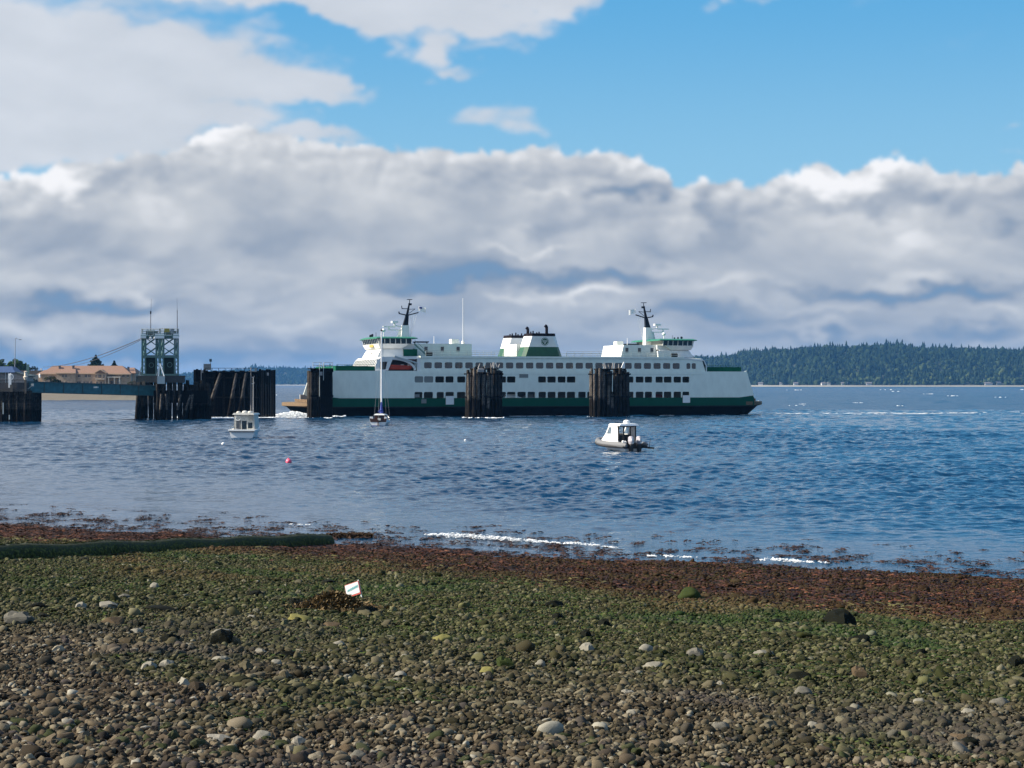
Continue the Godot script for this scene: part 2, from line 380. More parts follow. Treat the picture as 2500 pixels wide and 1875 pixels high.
func make_sky() -> ImageTexture:
	for d in [[sky_a, 21, 4], [sky_b, 22, 5], [sky_c, 23, 4]]:
		d[0].seed = d[1]
		d[0].noise_type = FastNoiseLite.TYPE_SIMPLEX_SMOOTH
		d[0].frequency = 0.02
		d[0].fractal_octaves = d[2]
	sky_d.seed = 24
	sky_d.noise_type = FastNoiseLite.TYPE_SIMPLEX_SMOOTH
	sky_d.frequency = 0.02
	sky_d.fractal_type = FastNoiseLite.FRACTAL_RIDGED
	sky_d.fractal_octaves = 4
	sky_d.fractal_gain = 0.45
	var w := 4096
	var h := 2048
	var lw := 512
	var lh := 256
	var low := PackedFloat32Array()
	low.resize(lw * lh * 3)
	for j in lh:
		var el := 90.0 - 180.0 * (j + 0.5) / lh
		for i in lw:
			var az := wrapf(360.0 * (i + 0.5) / lw, -180.0, 180.0)
			var c := sky_at(az, maxf(el, -1.0), Vector2.ZERO, 0.0)
			var k := (j * lw + i) * 3
			low[k] = c.x; low[k + 1] = c.y; low[k + 2] = c.z
	var im := Image.create_from_data(lw, lh, false, Image.FORMAT_RGBF, low.to_byte_array())
	im.resize(w, h, Image.INTERPOLATE_CUBIC)
	# the part round the view, in full detail
	var x0 := int(w * (180.0 - 27.0) / 360.0)
	var x1 := int(w * (180.0 + 27.0) / 360.0)
	var y0 := int(h * (90.0 - 18.0) / 180.0)
	var y1 := int(h * 92.0 / 180.0)
	var nw := x1 - x0
	var nh := y1 - y0
	var ex := PackedFloat32Array()
	var ey := PackedFloat32Array()
	var wa := PackedFloat32Array()
	var we := PackedFloat32Array()
	for a in [ex, ey, wa, we]: a.resize(nw * nh)
	for j in nh:
		var el := 90.0 - 180.0 * (y0 + j + 0.5) / h
		for i in nw:
			var az := -180.0 + 360.0 * (x0 + i + 0.5) / w
			var k := j * nw + i
			wa[k] = az + sky_a.get_noise_2d(az * 14.0, el * 26.0) * 1.5 + sky_c.get_noise_2d(az * 40.0, el * 60.0) * 0.35
			we[k] = el + sky_a.get_noise_2d(az * 14.0 + 300.0, el * 26.0) * 0.62 + sky_c.get_noise_2d(az * 40.0, el * 60.0 + 200.0) * 0.22
	for pass_ in 2:
		for p in (PATCHES if pass_ == 0 else HIGH):
			var reach := 1.25
			var i0 := clampi(int((p[0] - p[2] * reach - 1.6 + 27.0) * w / 360.0), 0, nw)
			var i1 := clampi(int((p[0] + p[2] * reach + 1.6 + 27.0) * w / 360.0), 0, nw)
			var j0 := clampi(int((18.0 - p[1] - p[3] * reach - 0.8) * h / 180.0), 0, nh)
			var j1 := clampi(int((18.0 - p[1] + p[3] * reach + 0.8) * h / 180.0), 0, nh)
			for j in range(j0, j1):
				for i in range(i0, i1):
					var k := j * nw + i
					var dx: float = (wa[k] - p[0]) / p[2]
					var dy: float = (we[k] - p[1]) / p[3]
					var r := dx * dx + dy * dy
					if r < 1.5:
						var f := (1.0 - r / 1.5)
						f *= f * p[4]
						if pass_ == 0: ex[k] += f * 1.08
						else: ey[k] = maxf(ey[k], f * 1.25) + minf(ey[k], f) * 0.3
	var out := PackedFloat32Array()
	out.resize(nw * nh * 3)
	for j in nh:
		var el := 90.0 - 180.0 * (y0 + j + 0.5) / h
		for i in nw:
			var az := -180.0 + 360.0 * (x0 + i + 0.5) / w
			var k := j * nw + i
			var inside := (1.0 - smoothstep(18.0, 26.0, absf(az))) * (1.0 - smoothstep(13.0, 17.5, el))
			var c := sky_at(az, el, Vector2(ex[k] * inside, ey[k]), inside)
			out[k * 3] = c.x; out[k * 3 + 1] = c.y; out[k * 3 + 2] = c.z
	var near := Image.create_from_data(nw, nh, false, Image.FORMAT_RGBF, out.to_byte_array())
	var half := w / 2 - x0                                  # the view straight ahead lies at the seam of the panorama
	im.blit_rect(near, Rect2i(half, 0, nw - half, nh), Vector2i(0, y0))
	im.blit_rect(near, Rect2i(0, 0, half, nh), Vector2i(w - half, y0))
	return ImageTexture.create_from_image(im)

# ------------------------------------------------------------------ beach and sea
func inland(x: float, z: float) -> float:               # metres up the beach from the water's edge
	return (z + 64.5 - 0.57 * x) * 0.869

func ground(x: float, z: float) -> float:
	var d := inland(x, z)
	var y := SLOPE * d if d > 0.0 else 0.075 * d
	y += bump.get_noise_2d(x * 3.0, z * 3.0) * 0.16 * (0.4 + 0.6 * smoothstep(30.0, 4.0, d))
	y += bump.get_noise_2d(x * 14.0 + 90.0, z * 14.0) * 0.05
	return y

func make_waves():
	rng.seed = 4
	var n := 44
	for i in n:
		var t := float(i) / (n - 1)
		var lam := 0.42 * pow(16.0 / 0.42, t) * rng.randf_range(0.92, 1.08)
		var a := rng.randfn(0.0, 0.55) + 0.22
		var k := TAU / lam
		var steep := 0.088 * (1.0 - 0.35 * absf(t - 0.35))
		if lam < 1.3: steep *= 1.25
		if lam > 2.6: steep *= 0.45
		if lam > 6.0: steep *= 0.7
		waves.append([k * sin(a), k * cos(a), rng.randf() * TAU, steep / k, lam])

func sea_strip(mb: Array, x0: float, x1: float, z0: float, z1: float, step: float, stepz: float):
	# appends one band of water, from z0 (near) to z1 (far)
	var nx := int(ceil((x1 - x0) / step))
	var nz := int(ceil((z0 - z1) / stepz))
	var used := []
	for w in waves:
		if w[4] > 2.2 * step: used.append(w)
	var V := PackedVector3Array()
	var N := PackedVector3Array()
	var I := PackedInt32Array()
	V.resize((nx + 1) * (nz + 1))
	N.resize(V.size())
	for j in nz + 1:
		var z := lerpf(z0, z1, float(j) / nz)
		for i in nx + 1:
			var x := lerpf(x0, x1, float(i) / nx)
			var d := -inland(x, z)
			var amp := 0.08 + 0.92 * smoothstep(2.0, lerpf(34.0, 70.0, smoothstep(6.0, -16.0, x)), d)
			amp *= 0.80 + 0.45 * patch.get_noise_2d(x * 1.1, z * 0.35)
			amp *= 1.0 - 0.55 * smoothstep(-20.0, -75.0, x) * smoothstep(360.0, 240.0, -z)
			var y := 0.0
			var gx := 0.0
			var gz := 0.0
			for w in used:
				var ph: float = w[0] * x + w[1] * z + w[2]
				var sn := sin(ph)
				y += w[3] * sn
				var cs: float = w[3] * cos(ph)
				gx += w[0] * cs
				gz += w[1] * cs
			y *= amp; gx *= amp; gz *= amp
			# low swell running in to the beach
			if d < 26.0 and d > -3.0:
				var sw := 0.0
				for e in [[4.3, 0.05, 0.8, 2.6], [9.4, 0.07, 1.1, 4.0], [15.5, 0.07, 1.5, 6.0], [1.4, 0.035, 0.6, 0.7]]:
					var off: float = e[0] + 1.4 * bump.get_noise_2d(x * 1.6 + e[0] * 50.0, 7.0)
					var q: float = (d - off) / e[2]
					var hgt: float = e[1] * (0.55 + 0.9 * patch.get_noise_2d(x * 2.0 + e[0] * 31.0, e[0]))
					var g: float = exp(-q * q) * hgt
					sw += g
					var dd: float = g * -2.0 * q / e[2]
					gz += dd * -0.869
					gx += dd * 0.495
				y += sw
			var k := j * (nx + 1) + i
			V[k] = Vector3(x, y, z)
			N[k] = Vector3(-gx, 1, -gz).normalized()
	for j in nz:
		for i in nx:
			var a := j * (nx + 1) + i
			var b := a + nx + 1
			I.append_array(PackedInt32Array([a, b, b + 1, a, b + 1, a + 1]))
	mb.append([V, N, I])

func make_water():
	var bands := []
	sea_strip(bands, -32.0, 32.0, -38.0, -92.0, 0.20, 0.16)
	sea_strip(bands, -42.0, 42.0, -92.0, -135.0, 0.21, 0.21)
	sea_strip(bands, -72.0, 72.0, -135.0, -235.0, 0.33, 0.36)
	sea_strip(bands, -125.0, 125.0, -235.0, -420.0, 0.55, 0.75)
	sea_strip(bands, -420.0, 420.0, -420.0, -1250.0, 2.6, 3.2)
	var flat := MB.new()
	var m := ArrayMesh.new()
	for b in bands:
		var a := []
		a.resize(Mesh.ARRAY_MAX)
		a[Mesh.ARRAY_VERTEX] = b[0]
		a[Mesh.ARRAY_NORMAL] = b[1]
		a[Mesh.ARRAY_INDEX] = b[2]
		m.add_surface_from_arrays(Mesh.PRIMITIVE_TRIANGLES, a)
	# calm sheet round the bands, out to the horizon
	var edges := [[-38.0, -92.0, 32.0], [-92.0, -135.0, 42.0], [-135.0, -235.0, 72.0], [-235.0, -420.0, 125.0], [-420.0, -1250.0, 420.0]]
	for e in edges:
		for s in [-1.0, 1.0]:
			var xa: float = minf(s * e[2], s * 14000.0)
			var xb: float = maxf(s * e[2], s * 14000.0)
			flat.quad(Vector3(xa, 0, e[0]), Vector3(xb, 0, e[0]), Vector3(xb, 0, e[1]), Vector3(xa, 0, e[1]))
	flat.quad(Vector3(-14000, 0, -1250), Vector3(14000, 0, -1250), Vector3(14000, 0, -14000), Vector3(-14000, 0, -14000))
	var a2 := []
	a2.resize(Mesh.ARRAY_MAX)
	a2[Mesh.ARRAY_VERTEX] = flat.v
	a2[Mesh.ARRAY_NORMAL] = flat.n
	m.add_surface_from_arrays(Mesh.PRIMITIVE_TRIANGLES, a2)
	var w := paint("sea_water", lin(0.006, 0.036, 0.085), 0.05)
	w.metallic_specular = 0.32
	w.normal_enabled = true
	w.normal_texture = normal_texture(41, 0.018, 9.0, 1024, 5)
	w.normal_scale = 0.36
	w.uv1_triplanar = true
	w.uv1_world_triplanar = true
	w.uv1_scale = Vector3(0.075, 0.12, 0.12)
	var far := w.duplicate() as StandardMaterial3D      # ripples too fine to build out there
	far.resource_name = "far_water"
	far.normal_scale = 1.3
	far.roughness = 0.22
	far.uv1_scale = Vector3(0.012, 0.02, 0.03)
	for k in m.get_surface_count(): m.surface_set_material(k, w if k < 4 else far)
	structure("sea", m, null)

func blob(seed_: int, sub: int, rough: float, angular := 0.0) -> ArrayMesh:   # a stone of about unit radius
	var f := FastNoiseLite.new()
	f.seed = seed_
	f.frequency = 0.8
	var p := []
	var t := (1.0 + sqrt(5.0)) / 2.0
	for q in [[-1, t, 0], [1, t, 0], [-1, -t, 0], [1, -t, 0], [0, -1, t], [0, 1, t], [0, -1, -t], [0, 1, -t], [t, 0, -1], [t, 0, 1], [-t, 0, -1], [-t, 0, 1]]:
		p.append(Vector3(q[0], q[1], q[2]).normalized())
	var fc := [[0, 11, 5], [0, 5, 1], [0, 1, 7], [0, 7, 10], [0, 10, 11], [1, 5, 9], [5, 11, 4], [11, 10, 2], [10, 7, 6], [7, 1, 8], [3, 9, 4], [3, 4, 2], [3, 2, 6], [3, 6, 8], [3, 8, 9], [4, 9, 5], [2, 4, 11], [6, 2, 10], [8, 6, 7], [9, 8, 1]]
	for s in sub:
		var mid := {}
		var nf := []
		for q in fc:
			var e := []
			for k in 3:
				var a: int = q[k]
				var b: int = q[(k + 1) % 3]
				var key := Vector2i(mini(a, b), maxi(a, b))
				if not mid.has(key):
					mid[key] = p.size()
					p.append(((p[a] + p[b]) * 0.5).normalized())
				e.append(mid[key])
			nf += [[q[0], e[0], e[2]], [q[1], e[1], e[0]], [q[2], e[2], e[1]], [e[0], e[1], e[2]]]
		fc = nf
	var cuts := []
	var r := RandomNumberGenerator.new()
	r.seed = seed_
	if angular > 0.0:
		for i in 9: cuts.append([Vector3(r.randfn(), r.randfn(), r.randfn()).normalized(), r.randf_range(0.55, 0.85)])
	var pos := []
	for q in p:
		var k: Vector3 = q * (1.0 + rough * f.get_noise_3dv(q * 1.6))
		for c in cuts:
			var over: float = k.dot(c[0]) - c[1]
			if over > 0.0: k -= c[0] * over * angular
		pos.append(k)
	var nor := []
	for q in p: nor.append(Vector3.ZERO)
	for q in fc:
		var m: Vector3 = (pos[q[1]] - pos[q[0]]).cross(pos[q[2]] - pos[q[0]])
		for k in q: nor[k] += m
	var mb := MB.new()
	for q in fc:
		if angular > 0.5: mb.tri(pos[q[0]], pos[q[1]], pos[q[2]])
		else: mb.trin(pos[q[0]], pos[q[1]], pos[q[2]], nor[q[0]].normalized(), nor[q[1]].normalized(), nor[q[2]].normalized())
	return mb.mesh()

func kelp_edge(x: float) -> float:                      # how far up the beach the brown weed reaches
	return lerpf(9.0, 17.5, smoothstep(-12.0, 7.0, x)) + 2.4 * patch.get_noise_2d(x * 9.0, 50.0)

func stone_colour(x: float, z: float, d: float) -> Color:
	var k := rng.randf()
	var c: Color
	if k < 0.30: c = Color(0.13, 0.102, 0.070)
	elif k < 0.50: c = Color(0.075, 0.060, 0.044)
	elif k < 0.60: c = Color(0.040, 0.036, 0.033)
	elif k < 0.76: c = Color(0.215, 0.175, 0.118)
	elif k < 0.88: c = Color(0.30, 0.255, 0.18)
	elif k < 0.93: c = Color(0.115, 0.096, 0.090)
	elif k < 0.985: c = Color(0.38, 0.335, 0.25)
	else: c = Color(0.52, 0.49, 0.41)
	c = c * rng.randf_range(0.6, 1.05)
	var purple := smoothstep(0.05, 0.4, patch.get_noise_2d(x * 6.0 + 500.0, z * 6.0)) * smoothstep(29.0, 34.0, d)
	c = c.lerp(Color(0.10, 0.085, 0.085), purple * 0.6)
	# green film of algae over the lower shore
	var g := smoothstep(42.0, 29.0, d + 6.0 * patch.get_noise_2d(x * 7.0, z * 7.0)) * 0.85
	g = maxf(g, smoothstep(0.12, 0.4, patch.get_noise_2d(x * 8.0, z * 8.0 + 333.0)) * 0.7 * smoothstep(45.0, 38.0, d))
	g *= rng.randf_range(0.55, 1.2)
	var green := Color(0.018, 0.028, 0.007).lerp(Color(0.055, 0.064, 0.022), rng.randf())
	if rng.randf() < 0.24: green = Color(0.155, 0.158, 0.072) * rng.randf_range(0.7, 1.25)
	var ochre := smoothstep(0.05, 0.4, patch.get_noise_2d(x * 5.0 - 210.0, z * 5.0)) * smoothstep(26.0, 18.0, d)
	green = green.lerp(Color(0.13, 0.085, 0.035), ochre * 0.8)
	var vivid := smoothstep(0.18, 0.42, patch.get_noise_2d(x * 6.5 + 900.0, z * 6.5 - 70.0)) * smoothstep(34.0, 26.0, d)
	green = green.lerp(Color(0.030, 0.075, 0.018), vivid * 0.8)
	c = c.lerp(green, clampf(g, 0, 0.92))
	var kd := smoothstep(3.0, -2.0, d - kelp_edge(x))
	return c.lerp(Color(0.055, 0.030, 0.018), kd * 0.8)

func make_beach():
	# the sheet under the stones
	var nx := 150
	var nz := 180
	var V := PackedVector3Array()
	var I := PackedInt32Array()
	var C := PackedColorArray()
	for j in nz + 1:
		var z := lerpf(9.0, -108.0, float(j) / nz)
		for i in nx + 1:
			var x := lerpf(-62.0, 62.0, float(i) / nx)
			V.append(Vector3(x, ground(x, z) - 0.012, z))
			var d := inland(x, z)
			var c := Color(0.095, 0.080, 0.062).lerp(Color(0.060, 0.065, 0.034), smoothstep(40.0, 28.0, d))
			C.append(c.lerp(Color(0.055, 0.032, 0.020), smoothstep(3.0, -2.0, d - kelp_edge(x))))
	for j in nz:
		for i in nx:
			var a := j * (nx + 1) + i
			var b := a + nx + 1
			I.append_array(PackedInt32Array([a, b, b + 1, a, b + 1, a + 1]))
	var st := SurfaceTool.new()
	st.begin(Mesh.PRIMITIVE_TRIANGLES)
	for k in V.size():
		st.set_color(C[k])
		st.add_vertex(V[k])
	for k in I: st.add_index(k)
	st.generate_normals()
	var gv := tinted("gravel", 0.95, "grain", Vector3(3, 3, 3))
	gv.metallic_specular = 0.15
	structure("beach", st.commit(), gv)
	# loose stones
	var kinds := []
	for k in 7: kinds.append(blob(100 + k, 1, 0.6) if k < 4 else blob(100 + k, 1, 0.7, 0.95))
	var bufs := []
	for k in 7: bufs.append(PackedFloat32Array())
	var picked := []
	rng.seed = 77
	var z := -12.5
	while z > -63.0:
		var depth := -z
		var step := 0.055 if depth < 34.0 else 0.068
		var half := 0.294 * depth * 1.08 + 4.5
		var x := -half
		while x < half:
			var xx := x + rng.randf_range(-0.05, 0.05)
			var zz := z + rng.randf_range(-0.05, 0.05)
			var d := inland(xx, zz)
			x += step
			if d < -1.5: continue
			var ke := d - kelp_edge(xx)
			if ke < -2.0 and rng.randf() < 0.6: continue
			var big := 0.85 + 0.35 * patch.get_noise_2d(xx * 10.0, zz * 10.0)
			var s := 0.031 * big * exp(rng.randfn(0.0, 0.40))
			if rng.randf() < 0.008: s *= 1.6
			var b := Basis(Vector3.UP, rng.randf() * TAU) * Basis(Vector3(1, 0, 0), rng.randfn(0.0, 0.38)) * Basis(Vector3(0, 0, 1), rng.randfn(0.0, 0.38))
			b = b.scaled_local(Vector3(s * rng.randf_range(1.0, 1.45), s * rng.randf_range(0.45, 0.95), s * rng.randf_range(0.75, 1.05)))
			var p := Vector3(xx, ground(xx, zz) + s * 0.25 + rng.randf_range(-0.010, 0.030), zz)
			var col := stone_colour(xx, zz, d)
			if s > 0.056 and depth < 25.0 and absf(xx) < 0.285 * depth and depth > 16.0 and picked.size() < 220:
				picked.append([b, p, col, rng.randi() % 7])
				continue
			row(bufs[rng.randi() % 7], b, p, col)
		z -= step
	for k in 7:
		scatter("shingle", kinds[k], mats.stone, bufs[k], "loose rounded shingle covering the beach", "shingle")
	for q in picked:
		var o = single("cobble", kinds[q[3]], tint_of(q[2]), "rounded cobble bigger than the shingle round it on the near beach", "cobble", "large cobbles among the near shingle", q[1])
		o.basis = q[0]

var tints := {}
func tint_of(c: Color) -> StandardMaterial3D:           # few shared stone materials
	var key := 0
	var best := 9.0
	for i in PALETTE.size():
		var q: Color = PALETTE[i]
		var e := absf(q.r - c.r) + absf(q.g - c.g) + absf(q.b - c.b)
		if e < best:
			best = e
			key = i
	if not tints.has(key):
		var q: Color = PALETTE[key]
		tints[key] = paint("stone_%d" % key, lin(q.r, q.g, q.b), 0.85, "grain", Vector3(6, 6, 6))
		tints[key].metallic_specular = 0.15
	return tints[key]

const PALETTE := [Color(0.18, 0.145, 0.10), Color(0.12, 0.095, 0.068), Color(0.24, 0.205, 0.15), Color(0.30, 0.265, 0.20), Color(0.075, 0.062, 0.05), Color(0.085, 0.092, 0.05), Color(0.14, 0.13, 0.075), Color(0.055, 0.065, 0.03), Color(0.13, 0.11, 0.105), Color(0.40, 0.37, 0.31)]

func frond(seed_: int, k: int) -> ArrayMesh:            # a curled ribbon of weed of about unit length
	var r := RandomNumberGenerator.new()
	r.seed = seed_
	var mb := MB.new()
	for s in k:
		var a := r.randf() * TAU
		var p := Vector3(r.randfn(0, 0.12), r.randf_range(0.0, 0.08), r.randfn(0, 0.12))
		var lift := r.randf_range(0.3, 1.0)
		var w := r.randf_range(0.07, 0.15)
		var twist := r.randf_range(-1.2, 1.2)
		for i in 3:
			var t := (i + 1) / 3.0
			var q := p + Vector3(cos(a), 0, sin(a)) * 0.26 + Vector3.UP * 0.22 * lift * (1.0 - 1.7 * t)
			q.y = maxf(q.y, 0.01)
			var side := Vector3(-sin(a), 0.4 * sin(twist * t * 2.0), cos(a)).normalized()
			var w0 := w * (1.0 if i > 0 else 0.55)
			var w1 := w * (1.1 - 0.75 * t)
			mb.quad(p - side * w0, p + side * w0, q + side * w1, q - side * w1)
			p = q
			a += twist * 0.35
	return mb.mesh()

func make_weed():
	rng.seed = 505
	var kinds := []
	for k in 5: kinds.append(frond(600 + k, 4))
	var bufs := []
	var green := []
	for k in 5:
		bufs.append(PackedFloat32Array())
		green.append(PackedFloat32Array())
	for n in 80000:
		var depth := sqrt(rng.randf_range(30.0 * 30.0, 84.0 * 84.0))
		var x := rng.randf_range(-1.0, 1.0) * (0.294 * depth * 1.08 + 4.0)
		var z := -depth
		var d := inland(x, z)
		var e := d - kelp_edge(x) + 2.0 * patch.get_noise_2d(x * 22.0, z * 22.0)
		var keep := smoothstep(2.4, -1.6, e + 3.0 * patch.get_noise_2d(x * 9.0, z * 9.0 + 150.0)) * 0.95 + 0.10 * smoothstep(8.0, 0.0, e) * smoothstep(0.0, 0.4, patch.get_noise_2d(x * 12.0, z * 12.0 + 60.0))
		if d < 1.0: keep *= smoothstep(-1.5, 1.2, d + 3.2 * patch.get_noise_2d(x * 13.0, z * 13.0 + 99.0))
		if rng.randf() > keep: continue
		var s := rng.randf_range(0.14, 0.40)
		var b := Basis(Vector3.UP, rng.randf() * TAU).scaled_local(Vector3(s, s * rng.randf_range(0.5, 1.1), s))
		var k := rng.randf()
		var c := Color(0.030, 0.011, 0.007).lerp(Color(0.165, 0.066, 0.032), pow(k, 2.6))
		if rng.randf() < 0.15: c = Color(0.020, 0.011, 0.008)
		c = c * (0.75 + 1.1 * patch.get_noise_2d(x * 26.0, z * 26.0 + 15.0))
		if e > -2.5 and rng.randf() < 0.35: c = c.lerp(Color(0.13, 0.12, 0.04), 0.7)
		row(bufs[rng.randi() % 5], b, Vector3(x, maxf(ground(x, z), -0.02) + 0.01, z), c)
	# tufts standing in the shallows
	for n in 22000:
		var depth := sqrt(rng.randf_range(50.0 * 50.0, 96.0 * 96.0))
		var x := rng.randf_range(-1.0, 1.0) * (0.294 * depth * 1.1)
		var z := -depth
		var d := inland(x, z)
		if d > 1.5 or d < -15.0: continue
		var keep := smoothstep(-12.0, 0.5, d) * smoothstep(-0.05, 0.35, patch.get_noise_2d(x * 17.0, z * 17.0 + 40.0) + 0.08)
		if rng.randf() > keep: continue
		for q in rng.randi_range(1, 3):
			var s := rng.randf_range(0.14, 0.36)
			var b := Basis(Vector3.UP, rng.randf() * TAU).scaled_local(Vector3(s, s * rng.randf_range(0.6, 1.5), s))
			row(bufs[rng.randi() % 5], b, Vector3(x + rng.randfn(0, 0.16), rng.randf_range(-0.01, 0.06), z + rng.randfn(0, 0.12)), Color(0.036, 0.020, 0.016) * rng.randf_range(0.5, 1.6))
	# sea lettuce and other green weed between the stones
	for n in 110000:
		var depth := sqrt(rng.randf_range(15.0 * 15.0, 60.0 * 60.0))
		var x := rng.randf_range(-1.0, 1.0) * (0.294 * depth * 1.08 + 4.0)
		var z := -depth
		var d := inland(x, z)
		var e := d - kelp_edge(x)
		var keep := smoothstep(-1.0, 1.5, e) * smoothstep(37.0, 22.0, d + 7.0 * patch.get_noise_2d(x * 7.0, z * 7.0))
		keep *= 0.35 + 0.65 * smoothstep(-0.1, 0.3, patch.get_noise_2d(x * 14.0 + 700.0, z * 14.0))
		keep = maxf(keep, 0.30 * smoothstep(0.18, 0.4, patch.get_noise_2d(x * 8.0, z * 8.0 + 333.0)) * smoothstep(46.0, 38.0, d))
		if rng.randf() > keep: continue
		var s := rng.randf_range(0.08, 0.2)
		var b := Basis(Vector3.UP, rng.randf() * TAU).scaled_local(Vector3(s, s * rng.randf_range(0.25, 0.7), s))
		var c := Color(0.010, 0.024, 0.005).lerp(Color(0.075, 0.105, 0.022), pow(rng.randf(), 1.8))
		row(green[rng.randi() % 5], b, Vector3(x, ground(x, z) + rng.randf_range(0.0, 0.045), z), c)
	for k in 5:
		scatter("brown_seaweed", kinds[k], mats.weed, bufs[k], "matted brown seaweed along the water's edge", "seaweed")
	for k in 5:
		scatter("green_seaweed", kinds[k], mats.algae, green[k], "green seaweed strewn over the middle of the beach", "seaweed")

# ------------------------------------------------------------------ far shore
const RIDGE := [[-500, 925], [300, 915], [430, 910], [500, 903], [540, 901], [575, 895], [700, 897], [780, 893], [860, 889], [1000, 886], [1250, 884], [1500, 880], [1715, 872], [1800, 869], [1900, 859], [2000, 850], [2100, 845], [2200, 842], [2300, 840], [2400, 843], [2500, 849], [2700, 856], [3000, 870], [3300, 890]]
func shore_depth(u: float) -> float:
	return 7200.0 - 3300.0 * smoothstep(500.0, 2100.0, u)

func ridge_height(u: float) -> float:
	return maxf((937.5 - curve(RIDGE, u)) / F * (shore_depth(u) + 520.0) + EYE - 17.0, 4.0)

func hill_point(u: float, t: float) -> Vector3:         # t runs from the water's edge (0) over the ridge (1) and down behind
	var d := shore_depth(u) + 25.0 * patch.get_noise_2d(u * 0.3, 0.0) + 560.0 * t
	var x := (u - 1250.0) / F * shore_depth(u)
	var h := ridge_height(u)
	var y := h * (smoothstep(0.0, 1.0, pow(minf(t, 1.0), 0.85)) if t < 1.0 else 1.0 - 0.5 * (t - 1.0))
	y += 8.0 * patch.get_noise_2d(x * 0.25, d * 0.25) * smoothstep(0.05, 0.3, t)
	return Vector3(x, y - 0.6 + 3.0 * smoothstep(0.0, 0.03, t), -d)

func conifer_mesh(seed_: int) -> ArrayMesh:
	var r := RandomNumberGenerator.new()
	r.seed = seed_
	var mb := MB.new()
	for k in 4:
		var y0 := 0.10 + 0.20 * k
		var y1 := y0 + 0.34 if k < 3 else 1.0
		var rad := 0.23 * (1.0 - 0.22 * k)
		var ring_ := []
		for i in 7:
			var a := TAU * i / 7 + r.randf() * 0.5
			ring_.append(Vector3(cos(a), 0, -sin(a)) * rad * r.randf_range(0.65, 1.25) + Vector3.UP * (y0 + r.randf_range(-0.05, 0.05)))
		var tip := Vector3(r.randfn(0, 0.012), y1, r.randfn(0, 0.012))
		for i in 7: mb.tri(ring_[i], ring_[(i + 1) % 7], tip)
	return mb.mesh()

